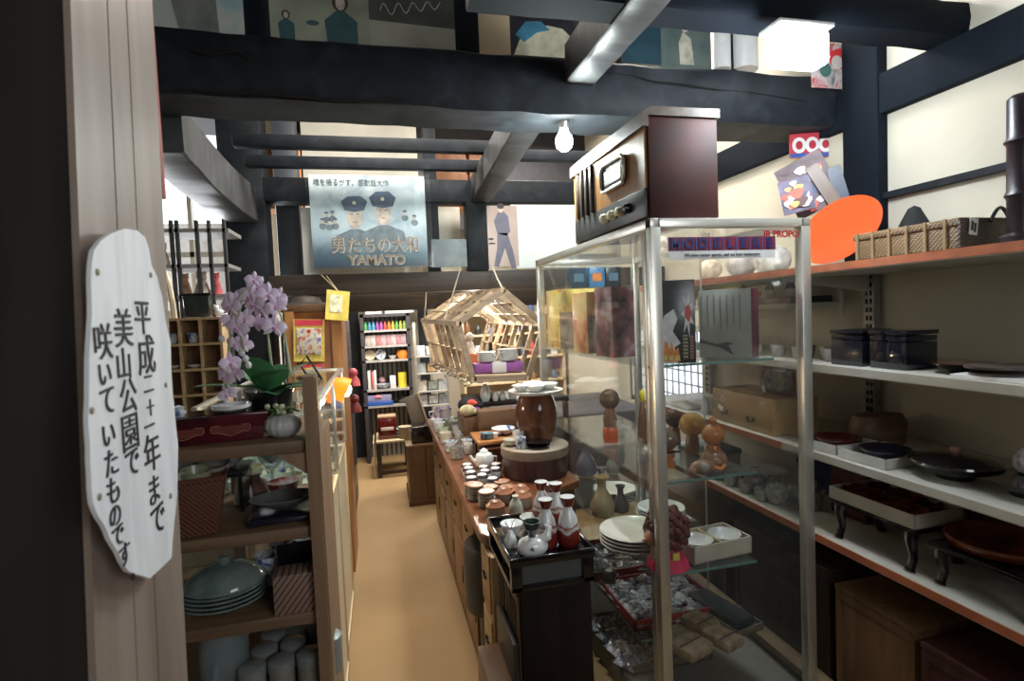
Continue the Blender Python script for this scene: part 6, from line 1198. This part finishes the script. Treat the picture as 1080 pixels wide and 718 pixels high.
# left row of mugs and bowls along the counter edge
MUG = [(.001, .003), (.028, 0), (.034, .006), (.037, .05), (.038, .07), (.035, .07), (.033, .02), (.001, .01)]
rr = random.Random(21)
PUR = ramped('purple_white', (1, 1, 1), 18, ((.42, (.3, .2, .45)), (.5, (.65, .62, .62))), .2)
row = [(215, 275, GREYC, 'grey ribbed mug at the near end of the aisle row'), (178, 240, BW, 'white mug with blue flecks second in the aisle row'), (150, 190, plain((.6, .56, .45), .3), 'cream mug third in the aisle row'), (125, 165, ramped('floral', (1, 1, 1), 40, ((.4, (.2, .3, .15)), (.55, (.62, .6, .5))), .25), 'cream mug with green flecks fourth in the aisle row'), (178, 130, plain((.2, .22, .16), .3), 'olive dark-topped bowl inside the aisle row'), (112, 130, CERA, 'white mug fifth in the aisle row'), (90, 105, CERA, 'white wide bowl near the far end of the aisle row'), (215, 90, ramped('green_purple', (1, 1, 1), 25, ((.4, (.2, .35, .1)), (.6, (.55, .45, .6))), .3), 'green and lilac mug near the wooden box'), (500, 60, CERA, 'white mug standing behind the blue and white bowl')]
for x, y, m_, lab in row:
    q = P(*C7(x, y), Z=ZC); tag(MB().lathe([(a * .95, b * .9) for a, b in MUG], n=20).build('mug', m_, None, (max(q.x, .345), min(q.y, 3.7), ZC)), lab, 'mug')
mg = thing('large_purple_mug', 'wide white mug with lilac splash and handle at the far counter end', 'mug', (.40, 3.9, ZC + .03)); MB().lathe([(a * 1.7, b * 1.1) for a, b in MUG], n=24).build('mug_body', PUR, mg); MB().tube([(-.06, 0, .055), (-.095, 0, .05), (-.09, 0, .02), (-.055, 0, .015)], .006).build('handle', PUR, mg)
for k in range(3): tag(MB().lathe([(.04, 0), (.07, .006), (.085, .014), (.08, .015), (.001, .004)], n=24).build('white_plate', CERA, None, (.40, 3.9, ZC + .001 + k * .009)), 'white plate below the lilac splashed mug, ' + ('lowest', 'middle', 'topmost')[k], 'plate', 'plates under the lilac mug')
for k in range(8):
    x, y = .44 + .0 * (k % 2), 2.95 + .1 * k
    tag(MB().lathe([(a * .9, b * .8) for a, b in MUG], n=16).build('glazed_bowl', (CERA, BW, GREYC, CERA)[k % 4], None, (x, y, ZC)), 'glazed bowl on the inner side of the far counter, %s from the wooden box end' % ORD[k], 'bowl', 'bowls on the far counter')
# raised dark table with white figures in the middle distance
mt = thing('dark_side_table', 'dark table holding white porcelain under the hanging rack', 'table', (.8, 3.5, 0)); MB().bb(-.28, .35, -.16, .3, .93, .955, .003).build('tabletop', DARK, mt)
for sx in (-.26, .33):
    for sy in (-.14, .28): MB().bb(sx - .015, sx + .015, sy - .015, sy + .015, 0, .93).build('leg', DARK, mt)
EGG = [(.001, 0), (.02, 0), (.03, .03), (.028, .06), (.016, .09), (.001, .1)]
for k, (x, y, s, lab) in enumerate(((.62, 3.4, 1.1, 'tall egg-shaped white figure under the hanging rack, leftmost'), (.68, 3.38, .6, 'small white figure right of the leftmost egg-shaped one'), (.73, 3.4, .65, 'small white figure in the middle of the dark table'), (.8, 3.42, .9, 'round white figure on the dark table below the purple cloth'), (.88, 3.4, 1.0, 'white figure with holes at the right of the dark table'), (.96, 3.42, .9, 'white figure on the dark table nearest the showcase'))):
    tag(MB().lathe([(a * s, b * s) for a, b in EGG], n=16, rib=.06, ribn=8).build('porcelain_figure', CERA, None, (x, y, .956)), lab, 'figure')
# pile of cloths / purple scarf by the raised table
for k, (px, py, s, c_, nm, lab) in enumerate(((487, 420, .1, (.01, .01, .012), 'black_cloth', 'black cloth bundle left of the porcelain figures'), (484, 428, .07, (.45, .38, .22), 'straw_bundle', 'straw-coloured bundle below the black cloth'), (493, 430, .05, (.2, .04, .3), 'purple_cloth', 'purple cloth beside the straw-coloured bundle'), (490, 423, .04, (.6, .08, .06), 'red_cloth', 'small red cloth on the purple cloth'))):
    q = P(px, py, Y=3.35 - .1 * k); o = thing(nm, lab, 'cloth', ((.5, .47, .52, .5)[k], (3.3, 3.18, 3.2, 3.2)[k], ZC + .161 + (.0, 0, 0, .055)[k])); MB().ball((0, 0, s * .5), s * .7, 12, (1, .8, .7)).ball((s * .4, 0, s * .4), s * .5, 10, (1, .8, .6)).build('cloth', plain(c_, .8, var=.4, scale=25), o)
sp_ = thing('cloth_stand', 'dark wooden stand carrying cloth bundles behind the mugs', 'stand', (.5, 3.25, ZC)); MB().bb(-.06, .06, -.1, .16, 0, .16, .003).build('stand_body', BRW, sp_)

# ================================================================ PENTAGONAL HANGING RACK
pr_ = thing('hanging_pentagon_rack', 'long pentagonal slatted wooden rack hung on ropes from the lintel', 'rack', (0, 0, 0))
FP = [P(x, y, Y=3.3) for x, y in ((530, 306), (574, 342), (557, 398), (499, 400), (483, 341))]
for p in FP: p.y = 3.3
OFF = Vector((-.12, 1.15, .02)); NF = 8
LW = wood((.36, .26, .16), (.55, .44, .3), 'x', .6)
for k in range(NF):
    t = k / (NF - 1); o_ = OFF * t; fr_ = MB(); w_ = .028 if k else .036
    for i in range(5): a, b_ = FP[i] + o_, FP[(i + 1) % 5] + o_; d_ = (b_ - a).normalized() * .012; fr_.bar(a - d_, b_ + d_, .022, w_, (0, 1, 0) if 0 else (b_ - a).cross(Vector((0, 1, 0))))
    fr_.build('pentagon_frame', LW if k % 2 else wood((.2, .15, .1), (.36, .28, .2), 'x', .6), pr_)
for i in range(5): MB().bar(FP[i] - OFF * .01, FP[i] + OFF * 1.01, .03, .03).build('long_rail', LW, pr_)
for i, ts in ((0, (.35, .7)), (1, (.5,)), (3, (.5,)), (4, (.35, .7))):
    for t in ts: c_ = FP[i].lerp(FP[(i + 1) % 5], t); MB().bar(c_, c_ + OFF, .03, .008).build('long_slat', LW, pr_)
MB().prism([FP[3] + Vector((.0, 0, .012)), FP[2] + Vector((0, 0, .012)), FP[2] + OFF + Vector((0, 0, .012)), FP[3] + OFF + Vector((0, 0, .012))], (0, 0, .012)).build('floor_board', LW, pr_)
# shell garland along lower left edge
mb = MB(); rr = random.Random(4)
for k in range(34):
    t = k / 33; c_ = FP[3] + OFF * t; mb.ball((c_.x - .02 + rr.uniform(-.012, .01), c_.y, c_.z - .01 + rr.uniform(-.02, .015)), .012, 6)
gd = mb.build('shell_garland', CREAM); tag(gd, 'string of pale shells along the lower edge of the pentagonal rack', 'garland')
for k, (a, b_, lab) in enumerate(((P(486, 282, Y=3.69), FP[4] + OFF * .35, 'pale rope, the middle one, from the lintel to the rack side'), (P(519, 280, Y=3.69), FP[0] + Vector((0, 0, .01)), 'pale rope from the lintel to the rack peak'), (P(450, 300, Y=3.87), FP[4] + OFF * .95, 'pale rope holding the far left corner of the rack'))):
    tag(MB().tube([a, (a + b_) / 2 + Vector((0, 0, -.01)), b_], .005, 6).build('rope', plain((.55, .5, .42), .8)), lab, 'rope')
zf = FP[3].z + .026
pcx = thing('purple_cloth_box', 'purple cloth-wrapped box with white lattice band in the pentagonal rack', 'box', (.705, 3.4, zf)); MB().box((0, 0, .03), (.3, .12, .058), None, .006).build('box_body', plain((.2, .06, .24), .7), pcx)
MB().box((0, -.0, .03), (.09, .126, .062), None, .002).build('lattice_band', stripes('lattice_band', (.7, .1, .7), .012, (.2, .18, .22), (.7, .68, .7), .4), pcx)
zz = zf + .06
plates(.64, 3.4, zz, .062, 6, 'stacked_bowl', lab_stack('white bowl in the left stack on the purple box'), 'bowl', CERA, .01, group='left stack of white bowls', prof=[(.001, .004), (.04, 0), (.06, .006), (.095, .026), (.1, .03), (.097, .031), (.05, .012), (.001, .008)])
plates(.775, 3.4, zz, .066, 7, 'stacked_bowl', lab_stack('white bowl in the right stack on the purple box'), 'bowl', CERA, .01, group='right stack of white bowls', prof=[(.001, .004), (.04, 0), (.06, .006), (.095, .026), (.1, .03), (.097, .031), (.05, .012), (.001, .008)])
tag(MB().lathe([(.001, 0), (.03, 0), (.033, .01), (.033, .09), (.014, .13), (.012, .17), (.015, .175), (.001, .178)], n=20).build('dark_bottle', plain((.02, .022, .02), .15), None, (.71, 3.62, zf)), 'dark bottle standing behind the white bowl stacks', 'bottle')
tag(MB().box((0, 0, .05), (.14, .1, .1), None, .003).build('orange_box', plain((.5, .13, .04), .5), None, (.6, 3.75, zf)), 'orange-red box inside the pentagonal rack', 'box')
o = thing('white_doll', 'white papery doll inside the pentagonal rack above the orange box', 'doll', (.6, 3.8, zf + .1)); MB().lathe([(.05, 0), (.03, .05), (.015, .09)], n=12).ball((0, 0, .11), .03, 12).build('doll_body', plain((.6, .55, .5), .5, var=.4, scale=30), o)
for k in range(4): tag(MB().lathe([(.02, 0), (.03, .03), (.02, .07), (.001, .08)], n=12).build('pale_ornament', plain((.6, .58, .52), .4), None, (.5 + .09 * k, 4.1 + .05 * k, FP[3].z + .03)), 'pale ornament at the far end of the pentagonal rack, %s from the left' % ORD[k], 'ornament')

# ================================================================ FAR END
cb = thing('low_cabinet', 'brown wooden cabinet standing across the far end of the aisle', 'cabinet', (0, 0, 0))
MB().bb(.165, .45, 4.42, 4.9, 0, .47, .004).build('cabinet_body', wood((.09, .045, .022), (.17, .09, .045), 'z', .4), cb); MB().bb(.155, .46, 4.41, 4.92, .0, .05, .003).build('plinth', wood((.07, .03, .015), (.13, .06, .03), 'x', .4), cb)
MB().bb(.15, .46, 4.41, 4.92, .47, .49, .003).build('cabinet_top', wood((.2, .12, .06), (.34, .22, .12), 'x', .4), cb); MB().bb(.3, .305, 4.415, 4.42, .06, .46).build('door_gap', BLACK, cb)
lbx = thing('black_lacquer_box', 'black lacquer box on the brown cabinet at the aisle end', 'box', (.31, 4.55, .492)); MB().box((0, 0, .05), (.22, .2, .1), None, .004).build('lower_tier', LACQ, lbx); MB().box((0, 0, .117), (.21, .19, .03), None, .004).build('lid', LACQ, lbx)
lt_ = thing('leaning_picture', 'brown framed panel leaning behind the black lacquer box', 'frame', (.3, 4.75, .492), rot=(-.15, -.25, 0)); MB().bb(-.05, .07, 0, .02, 0, .35, .003).build('frame_body', plain((.22, .18, .14), .5), lt_); MB().bb(.07, .085, -.01, .04, 0, .35, .002).build('frame_side', PALE, lt_)
bsk = thing('rolled_papers', 'bundle of pale papers at the left of the black lacquer box', 'papers', (.16, 4.7, .492)); MB().lathe([(.05, 0), (.055, .1), (.001, .1)], n=14).build('bundle', plain((.55, .45, .3), .7), bsk)
BY = 5.9
bc = thing('bookcase', 'tall dark bookcase of toys and bowls at the far end of the aisle', 'bookcase', (0, 0, 0))
bx0, bx1, bzt = P(383, 400, Y=BY).x, P(435, 400, Y=BY).x, P(400, 331, Y=BY).z
DB = plain((.04, .035, .04), .5)
MB().bb(bx0, bx0 + .035, BY, BY + .3, 0, bzt).build('side_panel', DB, bc); MB().bb(bx1 - .035, bx1, BY, BY + .3, 0, bzt).build('side_panel', DB, bc)
MB().bb(bx0, bx1, BY, BY + .3, bzt - .03, bzt).build('top_panel', DB, bc)
MB().bb(bx0, bx1, BY + .29, BY + .3, 0, bzt).build('back_boards', stripes('slatted_back', (1, 0, 0), .05, (.03, .03, .03), (.28, .26, .22), .35), bc)
zs = [P(400, y, Y=BY).z for y in (348, 364.6, 380, 411, 428)]
for z in zs: MB().bb(bx0, bx1, BY, BY + .29, z - .02, z).build('shelf_board', plain((.35, .33, .32), .5), bc)
cols = [(.1, .45, .15), (.1, .35, .5), (.1, .4, .6), (.4, .1, .45), (.5, .12, .4), (.6, .1, .08), (.7, .3, .05), (.65, .5, .08), (.15, .5, .12), (.6, .55, .1), (.3, .55, .15)]
cn = ['green', 'teal', 'blue', 'purple', 'magenta', 'red', 'orange', 'amber', 'leaf green', 'yellow', 'lime']
bw_ = bx1 - bx0 - .08
for k, (c_, n_) in enumerate(zip(cols, cn)): tag(MB().lathe([(.017, 0), (.02, .04), (.012, .07), (.001, .08)], n=10).ball((0, 0, .075), .014, 8).build('toy_figure', plain(tuple(q * .6 for q in c_), .4), None, (bx0 + .05 + bw_ * k / 10.5, BY + .08, zs[0])), '%s toy figure in the coloured row on the top shelf of the bookcase' % n_, 'toy', 'row of coloured toy figures')
rr = random.Random(12)
pc = [(.55, .45, .4), (.6, .55, .52), (.55, .2, .2), (.6, .4, .42), (.5, .3, .32), (.62, .5, .5), (.55, .25, .28), (.5, .4, .42)]
for k in range(8): tag(MB().box((0, 0, .055), (.052, .1, .11), None, .002).build('small_carton', plain(tuple(q * .65 for q in pc[k]), .5, var=.4, scale=30), None, (bx0 + .065 + bw_ * k / 8, BY + .1, zs[1])), 'pinkish small carton on the second bookcase shelf, %s from the left' % ORD[k], 'carton', 'pinkish cartons in the bookcase')
for k, (dx, nm, m_, prof, lab) in enumerate(((.03, 'upright_plate', plain((.6, .5, .35), .4), 0, 'cream upright plate on the third bookcase shelf'), (.14, 'upright_plate', BW, 0, 'blue and white upright plate on the third bookcase shelf'), (.26, 'white_bowl', CERA, 1, 'white bowl on the third bookcase shelf'), (.37, 'orange_pot', plain((.75, .25, .03), .4), 2, 'bright orange pot on the third bookcase shelf'))):
    x = bx0 + .05 + dx
    if prof == 0: o = MB().lathe([(.001, 0), (.03, .002), (.055, .01), (.054, .013), (.001, .006)], n=20, M=Matrix.Rotation(PI / 2, 3, 'X')).build(nm, m_, None, (x, BY + .08, zs[2] + .056))
    elif prof == 1: o = MB().lathe([(.02, 0), (.05, .04), (.048, .04), (.001, .01)], n=18).build(nm, m_, None, (x, BY + .1, zs[2]))
    else: o = MB().lathe([(.05, 0), (.07, .05), (.06, .09), (.001, .1)], n=18).build(nm, m_, None, (x, BY + .1, zs[2]))
    tag(o, lab, 'plate' if prof == 0 else 'pot')
for k, (dx, c_, w_, h_, lab) in enumerate(((.0, (.6, .58, .55), .03, .2, 'white book leaning first on the fourth bookcase shelf'), (.035, (.55, .15, .15), .02, .19, 'thin red book second on the fourth bookcase shelf'), (.06, (.65, .65, .62), .025, .2, 'white book third on the fourth bookcase shelf'), (.24, (.6, .6, .6), .06, .13, 'white box left of the yellow cup on the fourth shelf'))):
    tag(MB().box((0, 0, h_ / 2), (w_, .15, h_), None, .002).build('book' if k < 3 else 'white_box', plain(c_, .6), None, (bx0 + .06 + dx, BY + .12, zs[3])), lab, 'book' if k < 3 else 'box')
tag(MB().lathe([(.045, 0), (.045, .16), (.04, .16), (.001, .02)], n=20).build('yellow_canister', plain((.75, .6, .05), .4), None, (bx0 + .4, BY + .1, zs[3])), 'bright yellow canister on the fourth bookcase shelf', 'canister')
tag(MB().lathe([(.03, 0), (.08, .05), (.078, .05), (.001, .01)], n=20).build('white_bowl', BW, None, (bx0 + .2, BY + .08, zs[3])), 'wide white bowl in front on the fourth bookcase shelf', 'bowl')
tag(MB().ball((0, 0, .03), .04, 12).build('pink_white_ball', plain((.6, .35, .38), .5, var=.4, scale=30), None, (bx0 + .19, BY + .2, zs[3] + .05)), 'pink and white little figure behind the wide bowl', 'figure')
o = thing('blue_tub', 'blue-based plastic box with pink toys on the low bookcase shelf', 'box', (bx0 + .14, BY + .16, zs[4] + .001)); MB().box((0, -.05, .02), (.3, .2, .04), None, .004).build('tub_base', plain((.03, .1, .4), .3), o); MB().box((0, -.05, .075), (.27, .18, .07), None, .004).build('tub_lid', plain((.25, .25, .4), .15), o); MB().ball((0, -.11, .09), .045, 12, (1.2, 1, .6)).build('pink_toy', plain((.65, .2, .25), .5), o)
tag(MB().lathe([(.05, 0), (.06, .03), (.03, .05), (.03, .07), (.001, .08)], n=16).build('dark_kettle', plain((.1, .1, .1), .3), None, (bx1 - .1, BY + .1, zs[4])), 'dark grey kettle on the low bookcase shelf', 'kettle')
for k, (px0, px1, c_, lab) in enumerate(((385, 402, (.6, .6, .62), 'white storage box on top of the bookcase, left'), (406, 436, (.62, .64, .62), 'long pale storage box on top of the bookcase, right'))):
    a, b_ = P(px0, 331, Y=BY + .05), P(px1, 322, Y=BY + .05); tag(MB().bb(a.x, b_.x, BY + .04, BY + .26, bzt + .001, bzt + .09, .002).build('storage_box', plain(c_, .5, var=.2, scale=12), None), lab, 'box')
# low table in front of the bookcase
ltb = thing('low_table', 'low dark table with cloth top before the bookcase', 'table', (0, 0, 0)); a, b_ = P(388, 488, Z=0), P(425, 484, Z=0)
tx0, tx1, ty = -.09, .22, 5.3
MB().bb(tx0, tx1, ty, ty + .45, .33, .35, .003).build('tabletop', plain((.45, .36, .22), .6), ltb)
for x in (tx0 + .02, tx1 - .02): MB().bb(x - .02, x + .02, ty + .01, ty + .05, 0, .33).build('leg', DARK, ltb); MB().bb(x - .02, x + .02, ty + .4, ty + .44, 0, .33).build('leg', DARK, ltb)
MB().bb(tx0 + .04, tx1 - .04, ty + .02, ty + .04, .03, .06).build('stretcher', DARK, ltb); MB().bb(tx0 - .03, tx0 - .02, ty, ty + .4, .02, .34).build('hanging_cloth', plain((.5, .4, .25), .7), ltb)
o = thing('red_lacquer_casket', 'dark red lacquer casket on the low table', 'casket', (.02, 5.45, .351)); MB().box((0, 0, .1), (.17, .15, .2), None, .01).build('casket_body', RLAC, o); MB().box((0, 0, .21), (.17, .14, .02), None, .003).build('casket_lid', plain((.4, .25, .15), .5), o); MB().box((0, -.08, .1), (.12, .008, .03), None, .002).build('pale_label', plain((.6, .5, .45), .5), o)
for k in range(3): tag(MB().lathe([(.03, 0), (.05, .01), (.065, .03), (.062, .031), (.001, .01)], n=20).build('blue_bowl', ramped('blue_ware', (1, 1, 1), 40, ((.4, (.04, .12, .25)), (.6, (.4, .5, .58))), .2), None, (.16, 5.42, .351 + k * .028)), 'blue bowl stacked beside the red casket, ' + ('lowest', 'middle', 'topmost')[k], 'bowl', 'blue bowls beside the red casket')
# side rack right of the bookcase
sr = thing('wire_side_rack', 'pale open rack with paper goods right of the bookcase', 'rack', (0, 0, 0))
cx0, cx1 = P(440, 400, Y=5.5).x, P(472, 400, Y=5.5).x
for x in (cx0, cx1): MB().bb(x - .008, x + .008, 5.5, 5.52, 0, 1.45).bb(x - .008, x + .008, 5.7, 5.72, 0, 1.45).build('rack_post', ALU, sr)
rz_ = [P(455, y, Y=5.5).z for y in (375, 393, 412, 427)]
for z in rz_: MB().bb(cx0, cx1, 5.49, 5.72, z - .012, z).build('rack_shelf', plain((.45, .43, .38), .5), sr)
gi = 0
for r_, z in enumerate(rz_):
    for k in range(3):
        c_ = [(.5, .52, .55), (.6, .6, .58), (.35, .38, .4), (.45, .3, .15), (.6, .55, .5), (.3, .35, .3)][(r_ * 2 + k) % 6]
        tag(MB().box((0, 0, .05), (.085, .1, .1 - .02 * (k % 2)), None, .003).build('small_parcel', plain(c_, .5, var=.3, scale=25), None, (cx0 + .05 + k * .1, 5.58, z)), 'small parcel on the side rack, %s tier from the bottom, %s' % (ORD[3 - r_], ('left', 'middle', 'right')[k]), 'parcel', 'parcels on the side rack')
tag(MB().bb(cx0 - .02, cx1 + .12, 5.35, 5.75, 0, .62, .006).build('dark_stand', DARK), 'dark stand beneath the pale side rack', 'stand') if 0 else None
st(MB().bb(-.9, -.22, 6.2, 6.3, 0, 3.4).bb(.42, .52, 6.22, 6.31, 0, 1.66).bb(-.4, -.3, 6.22, 6.31, 0, 2.3).build('trim_5', BEAM))
# far right shelves behind the hanging rack
fs = thing('far_wall_shelf', 'pale wooden shelves of curios on the back wall behind the hanging rack', 'shelf', (0, 0, 0))
for z in (.75, 1.02, 1.28, 1.5): MB().bb(.85, 2.0, 5.9, 6.25, z - .02, z).build('shelf_board', PALE, fs)
for x in (.85, 1.42, 1.98): MB().bb(x, x + .025, 5.9, 6.25, 0, 1.75).build('shelf_side', PALE, fs)
rr = random.Random(31); KN = ['dark bottle', 'cream jar', 'grey tin', 'blue pot', 'brown vase', 'white carton', 'red tin']
KC = [(.02, .02, .02), (.6, .55, .42), (.3, .3, .3), (.06, .1, .25), (.2, .1, .05), (.65, .65, .62), (.4, .06, .05)]
for r_, z in enumerate((.75, 1.02, 1.28, 1.5)):
    for k in range(9):
        t = (k * 3 + r_ * 2) % 7; h_ = rr.uniform(.08, .17); x = .92 + k * .122
        if x > 1.39 and x < 1.47: x = 1.49
        if t in (2, 5): o = MB().box((0, 0, h_ / 2), (.07, .07, h_), None, .003)
        else: o = MB().lathe([(.001, 0), (.03, 0), (.036, .01), (.034, h_ * .6), (.014, h_ * .85), (.014, h_), (.001, h_)], n=12)
        tag(o.build(KN[t].split()[1] if 0 else ('curio_bottle', 'cream_jar', 'grey_tin', 'blue_pot', 'brown_vase', 'white_carton', 'red_tin')[t], plain(KC[t], .3, var=.2), None, (x, 5.98, z)), '%s on the far wall shelves, %s shelf from the bottom, %s from the left' % (KN[t], ORD[r_], ORD[k]), KN[t].split()[1], 'curios on the far wall shelves')
# dark hangings under the lintel left
tag(MB().bb(-.5, -.28, 4.35, 4.39, 1.5, 1.72, .02).build('dark_bundle', plain((.04, .035, .03), .7)), 'dark bundle above the orange-brown cabinet', 'bundle')
tag(MB().bb(-.66, 2.04, 4.5, 4.62, 1.56, 1.7, .006).build('ceiling_beam', BEAMB), 'dark beam low behind the lintel and above the bookcase', 'beam')
# dark goods under / behind the counter's right
tag(MB().bb(.86, 2.0, 3.9, 4.9, 0, .72, .02).build('covered_table', plain((.06, .055, .06), .7, var=.4, scale=6)), 'dark covered table behind the glass showcase', 'table')
